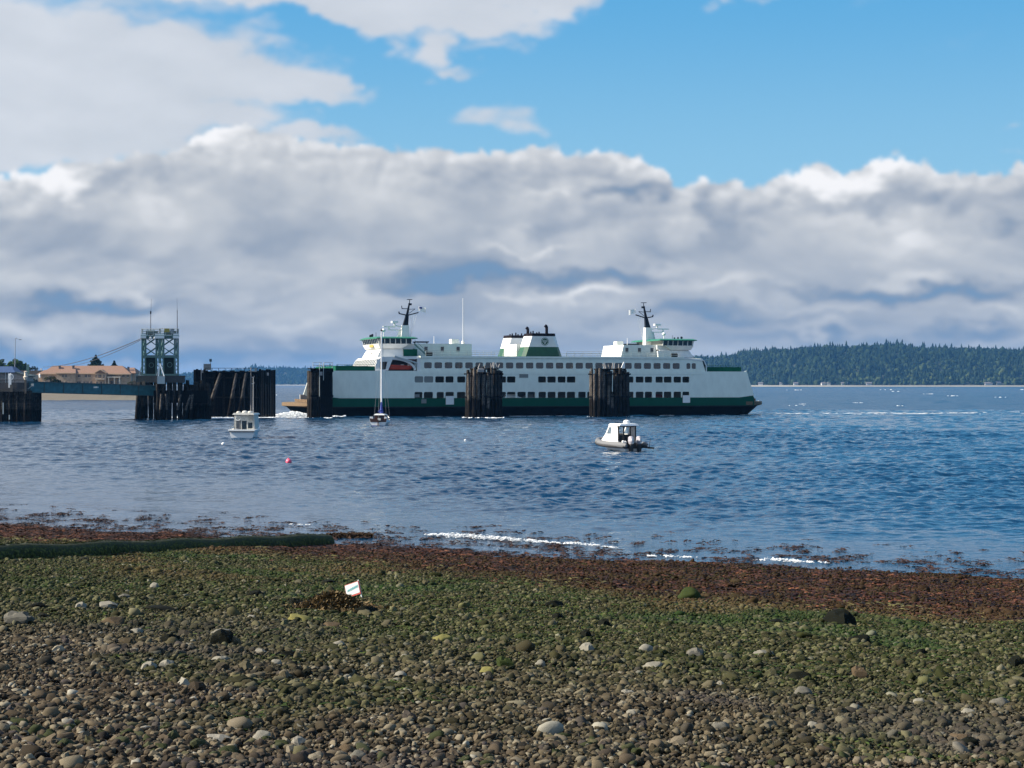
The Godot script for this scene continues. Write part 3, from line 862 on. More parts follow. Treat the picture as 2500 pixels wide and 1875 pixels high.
func make_far_shore():
	rng.seed = 31
	var us := []
	var u := -700.0
	while u <= 3300.0:
		us.append(u)
		u += 25.0
	var ts := [0.0, 0.012, 0.03, 0.08, 0.16, 0.26, 0.38, 0.5, 0.62, 0.75, 0.88, 1.0, 1.2, 1.6]
	var mb := MB.new()
	for i in us.size() - 1:
		for j in ts.size() - 1:
			mb.quad(hill_point(us[i], ts[j]), hill_point(us[i + 1], ts[j]), hill_point(us[i + 1], ts[j + 1]), hill_point(us[i], ts[j + 1]))
	structure("hill", mb, paint("hill_ground", lin(0.035, 0.050, 0.025), 0.95, "grain", Vector3(0.01, 0.01, 0.01)))
	var strand := MB.new()
	for i in us.size() - 1:
		var a := hill_point(us[i], 0.0)
		var b := hill_point(us[i + 1], 0.0)
		strand.quad(Vector3(a.x, -0.3, a.z + 22.0), Vector3(b.x, -0.3, b.z + 22.0), Vector3(b.x, 3.6, b.z - 1.0), Vector3(a.x, 3.6, a.z - 1.0))
	structure("far_beach", strand, paint("far_sand", lin(0.36, 0.34, 0.29), 0.95, "grain", Vector3(0.03, 0.03, 0.03)))
	var con := [conifer_mesh(1), conifer_mesh(2), conifer_mesh(3)]
	var dec := [blob(901, 1, 0.9, 0.0), blob(902, 1, 0.9, 0.0)]
	var bufs := []
	for k in 5: bufs.append(PackedFloat32Array())
	for n in 17000:
		var w := rng.randf_range(330.0, 2900.0)
		if w > 880.0 and w < 1690.0 and rng.randf() < 0.8: continue
		var t := rng.randf_range(0.03, 1.12)
		if rng.randf() < 0.06: t = rng.randf_range(0.95, 1.08)
		var p := hill_point(w, t)
		var open := patch.get_noise_2d(p.x * 0.35, p.z * 0.35)
		var low := smoothstep(0.65, 0.1, t) * smoothstep(1800.0, 2300.0, w)
		var leafy := rng.randf() < 0.30 + 0.3 * low * smoothstep(-0.1, 0.25, open) + 0.35 * smoothstep(0.2, 0.4, open)
		var h := rng.randf_range(10.0, 19.0) * (1.0 + 0.5 * float(rng.randf() < 0.08))
		var c: Color
		if leafy:
			h *= 0.62
			c = Color(0.012, 0.024, 0.012).lerp(Color(0.045, 0.062, 0.026), rng.randf() * (0.35 + low))
			var b := Basis(Vector3.UP, rng.randf() * TAU).scaled_local(Vector3(h * 0.52, h * 0.6, h * 0.52))
			row(bufs[3 + rng.randi() % 2], b, p + Vector3.UP * h * 0.5, c)
		else:
			c = Color(0.008, 0.018, 0.011).lerp(Color(0.022, 0.036, 0.018), pow(rng.randf(), 1.5))
			var b := Basis(Vector3.UP, rng.randf() * TAU).scaled_local(Vector3(h * 1.25, h, h * 1.25))
			row(bufs[rng.randi() % 3], b, p, c)
	for k in 5:
		scatter("forest", con[k] if k < 3 else dec[k - 3], mats.foliage, bufs[k], "dark forest covering the far hill across the water", "forest")
	# houses along the far beach
	var spots := [[1860, "house_pale", "palest"], [1912, "house_grey", "grey"], [1948, "house_pale", "white"], [2015, "house_pale", "small white"], [2028, "house_grey", "low grey"], [2065, "house_grey", "wide grey"], [2126, "house_pale", "white gabled"], [2415, "house_pale", "wide white"], [2445, "house_grey", "upper grey"]]
	var where := ["nearest the ferry's stern", "second from the ferry's stern", "third from the ferry's stern", "fourth from the ferry's stern", "fifth from the ferry's stern", "sixth from the ferry's stern", "standing alone below the middle of the hill", "below the green clearing at far right", "up behind the wide white one at far right"]
	for i in spots.size():
		var q := hill_point(spots[i][0], 0.035 if i != 8 else 0.07)
		var size: float = [11.0, 9.0, 10.0, 9.0, 8.0, 13.0, 12.0, 17.0, 11.0][i]
		var o = thing("shore_house", "%s house on the far beach, %s" % [spots[i][2], where[i]], "house", q, rng.randf_range(-0.4, 0.4), "houses along the far beach")
		var wl := MB.new()
		wl.box(Vector3(-size * 0.5, -2.0, -4), Vector3(size * 0.5, 4.6, 4))
		part("wall", wl, mats[spots[i][1]], o)
		var rf := MB.new()
		var hs := size * 0.56
		rf.quad(Vector3(-hs, 4.6, 4.8), Vector3(hs, 4.6, 4.8), Vector3(hs, 7.4, 0), Vector3(-hs, 7.4, 0))
		rf.quad(Vector3(hs, 4.6, -4.8), Vector3(-hs, 4.6, -4.8), Vector3(-hs, 7.4, 0), Vector3(hs, 7.4, 0))
		rf.tri(Vector3(hs, 4.6, 4.8), Vector3(hs, 4.6, -4.8), Vector3(hs, 7.4, 0))
		rf.tri(Vector3(-hs, 4.6, -4.8), Vector3(-hs, 4.6, 4.8), Vector3(-hs, 7.4, 0))
		part("roof", rf, mats.shingle_roof, o)

# ------------------------------------------------------------------ ferry
func turned(m: MB, rot: float) -> MB:
	if rot == 0.0: return m
	var b := Basis(Vector3.UP, rot)
	for i in m.v.size():
		m.v[i] = b * m.v[i]
		m.n[i] = b * m.n[i]
	return m

func outline(l: float, w: float, y: float, p := 6.0, k := 72) -> Array:
	# straight sides, then rounded ends over the last seven metres
	var r := []
	var side := [1.0, -1.0]
	var x0 := l - 6.9
	var n := k / 4
	for e in [1.0, -1.0]:
		for i in 2 * n + 1:
			var q := lerpf(-1.0, 1.0, float(i) / (2 * n))
			var z := signf(q) * (1.0 - pow(1.0 - absf(q), 2.0))
			var x := x0 + 6.9 * sqrt(maxf(0.0, 1.0 - pow(absf(z), 1.25)))
			r.append(Vector3(e * x, y, w * -z * e))
	return r

func holed(m: MB, s0: float, s1: float, y0: float, y1: float, holes: Array, t: float, thick: float, low_round: bool, r := 0.22):
	# a band of wall across z = t (facing outwards) with a row of openings as tall as the band
	var sg := signf(t)
	var face := func(a: Vector2, b: Vector2, c: Vector2, z: float, flip: float):
		if sg * flip > 0: m.tri(Vector3(a.x, a.y, z), Vector3(b.x, b.y, z), Vector3(c.x, c.y, z))
		else: m.tri(Vector3(a.x, a.y, z), Vector3(c.x, c.y, z), Vector3(b.x, b.y, z))
	var rect := func(xa: float, xb: float, ya: float, yb: float):
		for k in 2:
			var z := t - sg * thick * k
			var f := 1.0 if k == 0 else -1.0
			face.call(Vector2(xa, ya), Vector2(xb, ya), Vector2(xb, yb), z, f)
			face.call(Vector2(xa, ya), Vector2(xb, yb), Vector2(xa, yb), z, f)
	var x := s0
	for h in holes:
		rect.call(x, h[0], y0, y1)
		var cs := [[h[0], y1, 1.0, -1.0], [h[1], y1, -1.0, -1.0]]
		if low_round: cs += [[h[0], y0, 1.0, 1.0], [h[1], y0, -1.0, 1.0]]
		for c in cs:                                    # rounded corners
			var o := Vector2(c[0], c[1])
			var mid: Vector2 = o + Vector2(c[2], c[3]) * r * 0.29
			var a: Vector2 = o + Vector2(c[2] * r, 0)
			var b: Vector2 = o + Vector2(0, c[3] * r)
			for q in [[o, a, mid], [o, mid, b]]:
				var w: float = (q[1] - q[0]).cross(q[2] - q[0])
				if w > 0: face.call(q[0], q[1], q[2], t, 1.0)
				else: face.call(q[0], q[2], q[1], t, 1.0)
		var z0 := t
		var z1 := t - sg * thick
		m.quad(Vector3(h[0], y0, z0), Vector3(h[0], y0, z1), Vector3(h[0], y1, z1), Vector3(h[0], y1, z0))
		m.quad(Vector3(h[1], y0, z1), Vector3(h[1], y0, z0), Vector3(h[1], y1, z0), Vector3(h[1], y1, z1))
		m.quad(Vector3(h[0], y1, z0), Vector3(h[0], y1, z1), Vector3(h[1], y1, z1), Vector3(h[1], y1, z0))
		m.quad(Vector3(h[0], y0, z1), Vector3(h[0], y0, z0), Vector3(h[1], y0, z0), Vector3(h[1], y0, z1))
		x = h[1]
	rect.call(x, s1, y0, y1)

func solid_band(m: MB, s0: float, s1: float, y0: float, y1: float, t: float, thick: float):
	m.box(Vector3(s0, y0, minf(t, t - signf(t) * thick)), Vector3(s1, y1, maxf(t, t - signf(t) * thick)))

func pane_box(m: MB, s0: float, s1: float, y0: float, y1: float, t0: float, t1: float):
	m.box(Vector3(s0, y0, minf(t0, t1)), Vector3(s1, y1, maxf(t0, t1)))

func railing(m: MB, a: Vector3, b: Vector3, h: float, gap := 1.6, r := 0.035, rails := 3):
	var n := maxi(1, int(a.distance_to(b) / gap))
	for i in n + 1:
		var p := a.lerp(b, float(i) / n)
		m.tube(p, p + Vector3.UP * h, r, r, 5, false)
	for k in rails:
		var y := Vector3.UP * h * (k + 1) / rails
		m.tube(a + y, b + y, r, r, 5, false)

const CAR_OPENINGS := [[-25.79, -24.22], [-23.93, -22.13], [-21.4, -19.97], [-19.66, -17.97], [-17.37, -15.7], [-15.4, -13.8], [-13.1, -11.4], [-11.1, -9.5], [-9.1, -7.52], [-7.3, -5.56], [-5.19, -3.44], [-3.12, -1.56], [-0.86, 0.69], [1.0, 2.66], [3.09, 4.73], [4.98, 6.71], [7.34, 8.92], [9.2, 10.8], [11.5, 13.1], [13.4, 15.0], [15.6, 17.1], [17.35, 18.93], [19.4, 21.08], [21.32, 22.9], [23.61, 25.17], [25.38, 27.01], [27.48, 29.11], [29.37, 30.87]]
const UPPER_OPENINGS := [[-25.75, -24.06], [-23.89, -22.08], [-21.69, -19.92], [-19.66, -18.04], [-17.33, -15.7], [-15.4, -13.8], [-9.1, -7.48], [-7.3, -5.56], [-0.94, 0.69], [0.95, 2.71], [3.09, 4.73], [4.98, 6.76], [17.3, 18.93], [19.4, 21.08], [21.32, 22.9], [23.61, 25.17], [25.38, 27.06], [27.48, 29.11], [29.37, 30.87]]

func shifted(a: Array, by: float) -> Array:
	var r := []
	for q in a: r.append([q[0] + by, q[1] + by])
	return r

func make_ferry():
	var fy = thing("ferry", "white and green double-ended car ferry with twin funnels passing behind the dolphins", "ferry", Vector3(3.42, 0, -353.65), deg_to_rad(TURN))
	var m: MB
	# hull
	m = MB.new()
	var r0 := outline(46.6, 9.0, -1.5, 5.0)
	var r1 := outline(47.3, 10.8, 0.0, 5.0)
	var r2 := outline(49.4, 11.85, 1.9, 6.0)
	m.ring(r0, r1); m.ring(r1, r2); m.cap(r2)
	var hull = part("hull", m, mats.hull_black, fy)
	m = MB.new()
	var g0 := outline(49.5, 11.9, 1.9, 6.0)
	var g1 := outline(50.3, 12.05, 2.1, 6.5)
	var g2 := outline(50.3, 12.05, 2.75, 6.5)
	m.ring(g0, g1); m.ring(g1, g2)
	m.cap(g2)
	part("end_guard", m, mats.guard_tan, hull)
	m = MB.new()
	for sg in [-1.0, 1.0]:
		m.box(Vector3(-41.0, 1.85, minf(sg * 11.8, sg * 12.13)), Vector3(41.0, 3.6, maxf(sg * 11.8, sg * 12.13)))
	for r in [0.0, PI]:
		var e2 := MB.new()
		for sg in [1.0, -1.0]:
			var ring_ := [Vector3(41, 1.85, 12.13), Vector3(44.3, 1.95, 11.95), Vector3(44.3, 1.95, 11.5), Vector3(41, 1.85, 11.7), Vector3(41, 3.6, 12.13), Vector3(44.3, 4.0, 11.95), Vector3(44.3, 4.0, 11.5), Vector3(41, 3.6, 11.7)]
			if sg < 0:
				for k in 8: ring_[k].z = -ring_[k].z
				ring_ = [ring_[3], ring_[2], ring_[1], ring_[0], ring_[7], ring_[6], ring_[5], ring_[4]]
			e2.hexa(ring_)
		turned(e2, r)
		m.v.append_array(e2.v)
		m.n.append_array(e2.n)
	part("green_strake", m, mats.ferry_green, hull)
	m = MB.new()
	for sg in [-1.0, 1.0]:
		m.box(Vector3(-44, 1.78, minf(sg * 11.9, sg * 12.22)), Vector3(44, 1.98, maxf(sg * 11.9, sg * 12.22)))
	part("rub_rail", m, mats.guard_dark, hull)
	# side walls with openings
	for sg in [1.0, -1.0]:
		var t: float = 11.95 * sg
		m = MB.new()
		var car := shifted(CAR_OPENINGS, -0.7)
		var up := shifted(UPPER_OPENINGS, -0.7)
		holed(m, -43.2, 43.2, 3.6, 4.78, car, t, 0.3, false)
		solid_band(m, -43.0, 43.0, 4.78, 6.6, t, 0.3)
		holed(m, -42.6, 42.6, 6.6, 7.8, up, t, 0.3, true)
		solid_band(m, -42.2, 42.2, 7.8, 8.85, t, 0.3)
		for e in [-1.0, 1.0]:                           # raked ends
			m.beam(Vector3(e * 43.9, 3.6, t - sg * 0.2), Vector3(e * 42.2, 8.85, t - sg * 0.2), 0.9, 0.42, Vector3(0, 0, 1))
		var wall = part("side_wall", m, mats.ferry_white, fy)
		# lighter closed panes in the first pair of upper openings
		for k in 2:
			m = MB.new()
			var h: Array = up[k]
			pane_box(m, h[0], h[1], 6.6, 7.8, t - sg * 0.12, t - sg * 0.16)
			part("closed_pane", m, mats.inside_grey, wall)
		# sills
		m = MB.new()
		m.box(Vector3(-25.0, 8.30, minf(t, t + sg * 0.06)), Vector3(33.0, 8.38, maxf(t, t + sg * 0.06)))
		part("moulding", m, mats.ferry_white, wall)
		if sg > 0:
			for b in [[-19.66, 2.35, 1.6, 1.65], [29.35, 2.55, 1.55, 1.5]]:
				m = MB.new()
				m.box(Vector3(b[0] - 0.7, b[1], 12.16), Vector3(b[0] - 0.7 + b[2], b[1] + b[3], 12.24))
				part("notice_board", m, mats.bright_white, wall)
			m = MB.new()
			m.box(Vector3(-5.5, 7.55, 11.97), Vector3(-3.7, 8.25, 12.0))
			part("vent_grille", m, mats.inside_grey, wall)
			m = MB.new()
			m.box(Vector3(-26.5, 3.75, 11.97), Vector3(-25.5, 4.35, 12.02))
			m.box(Vector3(-25.2, 2.6, 12.14), Vector3(-24.2, 3.4, 12.2))
			part("hatch", m, mats.inside_grey, wall)
	# inside the car deck
	m = MB.new()
	m.box(Vector3(-44.5, 2.70, -11.6), Vector3(44.5, 2.80, 11.6))
	part("car_deck", m, mats.deck_grey, fy)
	m = MB.new()
	m.box(Vector3(-33, 2.8, -2.2), Vector3(33, 8.3, 2.2))
	part("centre_casing", m, mats.inside_grey, fy)
	m = MB.new()
	for sg in [-1.0, 1.0]:
		m.box(Vector3(-34, 2.8, sg * 7.0 - 0.1), Vector3(34, 8.3, sg * 7.0 + 0.1))
	part("inner_bulkhead", m, mats.inside_dark, fy)
	m = MB.new()
	m.box(Vector3(-42.5, 8.32, -11.6), Vector3(42.5, 8.83, 11.6))
	part("upper_deck", m, mats.deck_green, fy)
	# parked cars seen dimly through the low openings: the nearest two
	for c in [[-2.6, "inside_grey"], [-6.4, "bright_white"], [24.0, "maroon"]]:
		m = MB.new()
		var xs: float = c[0]
		m.hexa([Vector3(xs - 2.2, 2.95, 10.7), Vector3(xs + 2.2, 2.95, 10.7), Vector3(xs + 2.2, 2.95, 9.0), Vector3(xs - 2.2, 2.95, 9.0), Vector3(xs - 2.1, 3.75, 10.65), Vector3(xs + 2.1, 3.75, 10.65), Vector3(xs + 2.1, 3.75, 9.05), Vector3(xs - 2.1, 3.75, 9.05)])
		m.hexa([Vector3(xs - 1.7, 3.75, 10.6), Vector3(xs + 1.3, 3.75, 10.6), Vector3(xs + 1.3, 3.75, 9.1), Vector3(xs - 1.7, 3.75, 9.1), Vector3(xs - 1.2, 4.3, 10.4), Vector3(xs + 0.6, 4.3, 10.4), Vector3(xs + 0.6, 4.3, 9.3), Vector3(xs - 1.2, 4.3, 9.3)])
		part("car_on_deck", m, mats[c[1]], fy)
	# passenger cabin
	m = MB.new()
	var cab = null
	var wins := []
	for k in 26: wins.append([-24.57 + 2.048 * k, -24.57 + 2.048 * k + 1.52])
	for sg in [1.0, -1.0]:
		var t: float = 11.8 * sg
		var extra := [[29.59, 30.46], [30.72, 31.62]]
		solid_band(m, -25.0, 33.2, 8.85, 9.35, t, 0.25)
		holed(m, -25.0, 33.0, 9.35, 10.52, wins + extra, t, 0.25, true, 0.25)
		solid_band(m, -25.0, 32.7, 10.52, 11.4, t, 0.25)
	m.box(Vector3(-25.3, 8.85, -11.75), Vector3(-25.0, 11.72, 11.75))
	m.hexa([Vector3(33.0, 8.85, 11.78), Vector3(33.7, 8.85, 11.78), Vector3(33.7, 8.85, -11.78), Vector3(33.0, 8.85, -11.78), Vector3(32.4, 11.1, 11.78), Vector3(33.0, 11.1, 11.78), Vector3(33.0, 11.1, -11.78), Vector3(32.4, 11.1, -11.78)])
	cab = part("passenger_cabin", m, mats.ferry_white, fy)
	m = MB.new()
	m.box(Vector3(-25.35, 11.4, -12.0), Vector3(29.0, 11.72, 12.0))
	part("roof_eave", m, mats.ferry_white, cab)
	m = MB.new()
	m.hexa([Vector3(29.0, 11.40, 11.9), Vector3(33.0, 10.95, 11.9), Vector3(33.0, 10.95, 5.0), Vector3(29.0, 11.40, 5.0), Vector3(29.0, 11.62, 11.9), Vector3(33.1, 11.15, 11.9), Vector3(33.1, 11.15, 5.0), Vector3(29.0, 11.62, 5.0)])
	m.box(Vector3(29.02, 11.2, -11.9), Vector3(33.2, 11.5, 4.9))
	part("shelter_roof", m, mats.ferry_end_white, cab)
	for k in 3:
		m = MB.new()
		var xs := 29.5 + k * 0.75
		m.hexa([Vector3(xs, 11.58, 11.6), Vector3(xs + 0.45, 11.53, 11.6), Vector3(xs + 0.45, 11.53, 7.0), Vector3(xs, 11.58, 7.0), Vector3(xs, 11.66, 11.6), Vector3(xs + 0.45, 11.61, 11.6), Vector3(xs + 0.45, 11.61, 7.0), Vector3(xs, 11.66, 7.0)])
		part("skylight", m, mats.glass, cab)
	for k in wins.size():
		for sg in [1.0, -1.0]:
			m = MB.new()
			pane_box(m, wins[k][0] - 0.01, wins[k][1] + 0.01, 9.34, 10.53, sg * 11.72, sg * 11.68)
			part("window", m, mats.glass, cab)
	for k in 2:
		m = MB.new()
		var e: Array = [[29.59, 30.46], [30.72, 31.62]][k]
		pane_box(m, e[0], e[1], 9.34, 10.53, 11.72, 11.68)
		part("window", m, mats.glass, cab)
	m = MB.new()
	m.box(Vector3(-25.0, 8.86, -11.5), Vector3(32.4, 11.38, 11.45))
	part("cabin_interior", m, mats.inside_dark, cab)
	m = MB.new()
	m.box(Vector3(-25.2, 11.72, -11.7), Vector3(28.9, 11.745, 11.7))
	part("sun_deck", m, mats.deck_green, cab)
	# rails on the roof
	m = MB.new()
	for sg in [1.0, -1.0]:
		railing(m, Vector3(-24.0, 11.72, sg * 10.8), Vector3(-4.2, 11.72, sg * 10.8), 1.05)
		railing(m, Vector3(4.6, 11.72, sg * 10.8), Vector3(28.4, 11.72, sg * 10.8), 1.05)
	part("roof_railing", m, mats.rail_grey, fy)
	for q in [[-23.2, 10.2], [27.6, 10.2]]:
		m = MB.new()
		m.tube(Vector3(q[0] - 0.6, 12.15, q[1]), Vector3(q[0] + 0.6, 12.15, q[1]), 0.42, 0.42, 10)
		part("liferaft_canister", m, mats.guard_dark, fy)
	# funnels
	for sg in [1.0, -1.0]:
		var z0: float = 5.0 * sg
		var z1: float = 9.6 * sg
		var lvl := [[11.72, 4.2, 0.0], [13.66, 3.52, 0.12], [15.78, 2.86, 0.30], [16.35, 2.80, 0.34]]
		var fun = null
		for k in 3:
			m = MB.new()
			var a: Array = lvl[k]
			var b: Array = lvl[k + 1]
			var ring_at := func(q: Array) -> Array:
				var zz0: float = z0 + sg * q[2]
				var zz1: float = z1
				var c := 0.7
				var p := [Vector3(-q[1] + c, q[0], zz1), Vector3(q[1] - c, q[0], zz1), Vector3(q[1], q[0], zz1 - sg * c), Vector3(q[1], q[0], zz0 + sg * c), Vector3(q[1] - c, q[0], zz0), Vector3(-q[1] + c, q[0], zz0), Vector3(-q[1], q[0], zz0 + sg * c), Vector3(-q[1], q[0], zz1 - sg * c)]
				if sg < 0: p.reverse()
				return p
			m.ring(ring_at.call(a), ring_at.call(b))
			m.cap(ring_at.call(b))
			var o = part(["green_base", "funnel", "black_cap"][k], m, [mats.stack_green, mats.ferry_end_white, mats.stack_black][k], fy if fun == null and k == 1 else fy)
			if k == 1: fun = o
		m = MB.new()
		m.tube(Vector3(1.75, 16.3, z0 + sg * 1.6), Vector3(1.75, 17.85, z0 + sg * 1.6), 0.30, 0.30, 12)
		m.tube(Vector3(1.75, 17.75, z0 + sg * 1.6), Vector3(1.4, 18.0, z0 + sg * 1.6), 0.33, 0.33, 12)
		part("exhaust_pipe", m, mats.stack_black, fun)
		for k in 5:
			m = MB.new()
			m.tube(Vector3(-2.2 + k * 0.62, 16.3, z0 + sg * (1.2 + 0.5 * (k % 2))), Vector3(-2.2 + k * 0.62, 16.62 + 0.15 * (k % 3), z0 + sg * (1.2 + 0.5 * (k % 2))), 0.14, 0.14, 8)
			part("vent_pipe", m, mats.stack_black, fun)
		if sg > 0:
			var c := Vector3(0.45, 14.72, 9.6)
			m = MB.new()
			m.tube(c, c + Vector3(0, 0, 0.05), 0.80, 0.80, 28)
			var e = part("emblem", m, mats.stack_green, fun)
			m = MB.new()
			for k in 28:
				var a0 := TAU * k / 28
				var a1 := TAU * (k + 1) / 28
				var d0 := Vector3(cos(a0), sin(a0), 0)
				var d1 := Vector3(cos(a1), sin(a1), 0)
				var z := Vector3(0, 0, 0.056)
				m.quad(c + d0 * 0.64 + z, c + d0 * 0.71 + z, c + d1 * 0.71 + z, c + d1 * 0.64 + z)
			m.box(c + Vector3(-0.5, 0.05, 0.052), c + Vector3(0.5, 0.16, 0.06))
			for k in 3: m.beam(c + Vector3(-0.42 + 0.3 * k, 0.42, 0.056), c + Vector3(-0.24 + 0.3 * k, 0.2, 0.056), 0.012, 0.10, Vector3(0, 0, 1))
			m.beam(c + Vector3(-0.25, -0.05, 0.056), c + Vector3(0.0, -0.42, 0.056), 0.10, 0.012, Vector3(0, 0, 1))
			m.beam(c + Vector3(0.25, -0.05, 0.056), c + Vector3(0.0, -0.42, 0.056), 0.10, 0.012, Vector3(0, 0, 1))
			part("emblem_lettering", m, mats.bright_white, e)
	m = MB.new()
	m.box(Vector3(-3.9, 11.72, -4.6), Vector3(3.9, 14.3, 4.6))
	part("funnel_casing", m, mats.ferry_end_white, fy)
	# the two ends are alike, turned half round
	for rot in [0.0, PI]:
		make_ferry_end(fy, rot)
	# whips on the cabin roof
	for q in [[-14.6, 7.0, 9.2, 0.07, "bright_white"], [-13.7, 4.5, 8.6, 0.03, "galvanised"], [-19.8, 4.0, 1.7, 0.07, "bright_white"], [21.2, 4.0, 1.6, 0.06, "bright_white"]]:
		m = MB.new()
		m.tube(Vector3(q[0], 14.2, q[1] - 4.0), Vector3(q[0], 14.2 + q[2], q[1] - 4.0), q[3], q[3] * 0.6, 6)
		part("whip_aerial", m, mats[q[4]], fy)
	for q in [[-12.9, 0.0], [-14.2, 1.4]]:
		m = MB.new()
		m.lathe(Vector3(q[0] - 0.9, 14.2, q[1]), [[0.2, 0.0], [0.28, 0.2], [0.36, 0.45], [0.3, 0.7], [0.0, 0.85]], 10)
		part("radome", m, mats.bright_white, fy)

func make_ferry_end(fy, rot: float):
	var far := rot > 0.1
	var m: MB
	# end of the car deck
	m = MB.new()
	m.box(Vector3(-42.75, 7.85, -11.55), Vector3(-42.3, 8.84, 11.55))
	part("portal_beam", turned(m, rot), mats.ferry_end_white, fy)
	m = MB.new()
	for k in 9: m.box(Vector3(-46.6, 2.8, -7.5 + 1.7 * k), Vector3(-46.3, 3.35 - 0.12 * (k % 2), -6.2 + 1.7 * k))
	m.box(Vector3(-46.55, 3.15, -7.5), Vector3(-46.35, 3.3, 7.5))
	part("deck_barrier", turned(m, rot), mats.guard_tan, fy)
	for sg in [-1.0, 1.0]:
		m = MB.new()
		m.box(Vector3(-45.6, 2.75, sg * 7.2 - 0.5), Vector3(-44.6, 4.2, sg * 7.2 + 0.5))
		m.box(Vector3(-44.8, 2.75, sg * 10.2 - 0.6), Vector3(-43.6, 3.9, sg * 10.2 + 0.6))
		part("mooring_locker", turned(m, rot), mats.shed_grey, fy)
	# green bulwark round the open deck above the bow
	m = MB.new()
	for sg in [-1.0, 1.0]: m.box(Vector3(-41.6, 8.85, sg * 11.3 - 0.06), Vector3(-33.8, 9.75, sg * 11.3 + 0.06))
	m.box(Vector3(-41.72, 8.85, -11.3), Vector3(-41.6, 9.75, 11.3))
	var bw = part("bow_bulwark", turned(m, rot), mats.ferry_green, fy)
	m = MB.new()
	railing(m, Vector3(-41.5, 8.85, -11.1), Vector3(-34.0, 8.85, -11.1), 1.15, 1.4)
	railing(m, Vector3(-41.5, 8.85, 11.1), Vector3(-34.0, 8.85, 11.1), 1.15, 1.4)
	part("bow_rail", turned(m, rot), mats.ferry_green, bw)
	# front of the passenger cabin
	m = MB.new()
	m.box(Vector3(-34.1, 8.85, -11.6), Vector3(-33.9, 9.85, 11.6))
	m.hexa([Vector3(-33.4, 11.1, 11.6), Vector3(-25.3, 11.1, 11.6), Vector3(-25.3, 11.1, -11.6), Vector3(-33.4, 11.1, -11.6), Vector3(-33.0, 11.5, 11.6), Vector3(-25.3, 11.69, 11.6), Vector3(-25.3, 11.69, -11.6), Vector3(-33.0, 11.5, -11.6)])
	var fr = part("cabin_front", turned(m, rot), mats.ferry_end_white, fy)
	for k in 14:
		var z := -11.4 + 22.8 * k / 14.0
		m = MB.new()
		m.hexa([Vector3(-33.95, 9.85, z + 1.5), Vector3(-33.85, 9.85, z + 1.5), Vector3(-33.85, 9.85, z), Vector3(-33.95, 9.85, z), Vector3(-33.32, 11.1, z + 1.5), Vector3(-33.22, 11.1, z + 1.5), Vector3(-33.22, 11.1, z), Vector3(-33.32, 11.1, z)])
		part("front_window", turned(m, rot), mats.glass, fr)
	for k in 15:
		var z := -11.45 + 22.9 * k / 14.0
		m = MB.new()
		m.beam(Vector3(-34.05, 9.85, z), Vector3(-33.38, 11.12, z), 0.42, 0.16, Vector3(1, 0, 0))
		part("mullion", turned(m, rot), mats.ferry_end_white, fr)
	m = MB.new()
	m.box(Vector3(-33.2, 8.86, -11.4), Vector3(-25.4, 11.08, 8.0))
	part("lounge", turned(m, rot), mats.inside_dark, fr)
	# open bay with the rescue boat
	m = MB.new()
	m.box(Vector3(-33.9, 8.85, 11.2), Vector3(-33.2, 11.1, 11.6))
	m.box(Vector3(-33.2, 10.6, 11.2), Vector3(-31.6, 11.1, 11.6))
	m.box(Vector3(-33.2, 8.85, 11.2), Vector3(-31.6, 9.1, 11.6))
	m.hexa([Vector3(-32.1, 8.85, 11.6), Vector3(-31.6, 8.85, 11.6), Vector3(-31.6, 8.85, 11.2), Vector3(-32.1, 8.85, 11.2), Vector3(-31.6, 11.1, 11.6), Vector3(-30.7, 11.1, 11.6), Vector3(-30.7, 11.1, 11.2), Vector3(-31.6, 11.1, 11.2)])
	m.box(Vector3(-25.9, 8.85, 11.2), Vector3(-25.3, 11.45, 11.74))
	var arc := []
	for k in 9:
		var a := PI * 0.5 * k / 8
		arc.append(Vector3(-30.9 + 4.6 * sin(a), 8.95 + 2.25 * cos(a), 11.4))
	for k in 8: m.beam(arc[k], arc[k + 1], 0.4, 0.3, Vector3(0, 0, 1))
	part("boat_bay", turned(m, rot), mats.ferry_end_white, fr)
	m = MB.new()
	m.beam(Vector3(-30.4, 11.65, 11.7), Vector3(-26.0, 10.4, 11.7), 0.28, 0.28)
	m.box(Vector3(-26.4, 8.9, 10.2), Vector3(-25.95, 10.5, 11.3))
	part("davit", turned(m, rot), mats.rail_grey, fr)
	m = MB.new()
	m.box(Vector3(-29.0, 10.75, 10.8), Vector3(-25.9, 11.08, 11.1))
	part("bay_beam", turned(m, rot), mats.maroon, fr)
	m = MB.new()
	var lo := []
	var hi := []
	for k in 20:
		var a := TAU * k / 20
		lo.append(Vector3(-29.0 + 2.2 * cos(a) * (0.9 if cos(a) > 0 else 1.0), 9.1, 10.8 - 0.55 * sin(a)))
		hi.append(Vector3(-29.1 + 2.75 * cos(a), 9.85 + (0.18 if cos(a) < -0.6 else 0.0), 10.8 - 1.0 * sin(a)))
	m.ring(lo, hi)
	m.cap(hi); m.cap(lo, false)
	var rb = part("rescue_boat", turned(m, rot), mats.rescue_orange, fr)
	m = MB.new()
	m.box(Vector3(-27.6, 9.8, 10.4), Vector3(-26.9, 10.4, 11.1))
	m.box(Vector3(-28.9, 9.8, 10.5), Vector3(-28.4, 10.1, 11.0))
	part("boat_fittings", turned(m, rot), mats.cream, rb)
	# wheelhouse
	m = MB.new()
	m.hexa([Vector3(-33.0, 11.45, 7.6), Vector3(-25.2, 11.45, 7.6), Vector3(-25.2, 11.45, -7.6), Vector3(-33.0, 11.45, -7.6), Vector3(-32.1, 13.05, 7.2), Vector3(-25.2, 13.05, 7.2), Vector3(-25.2, 13.05, -7.2), Vector3(-32.1, 13.05, -7.2)])
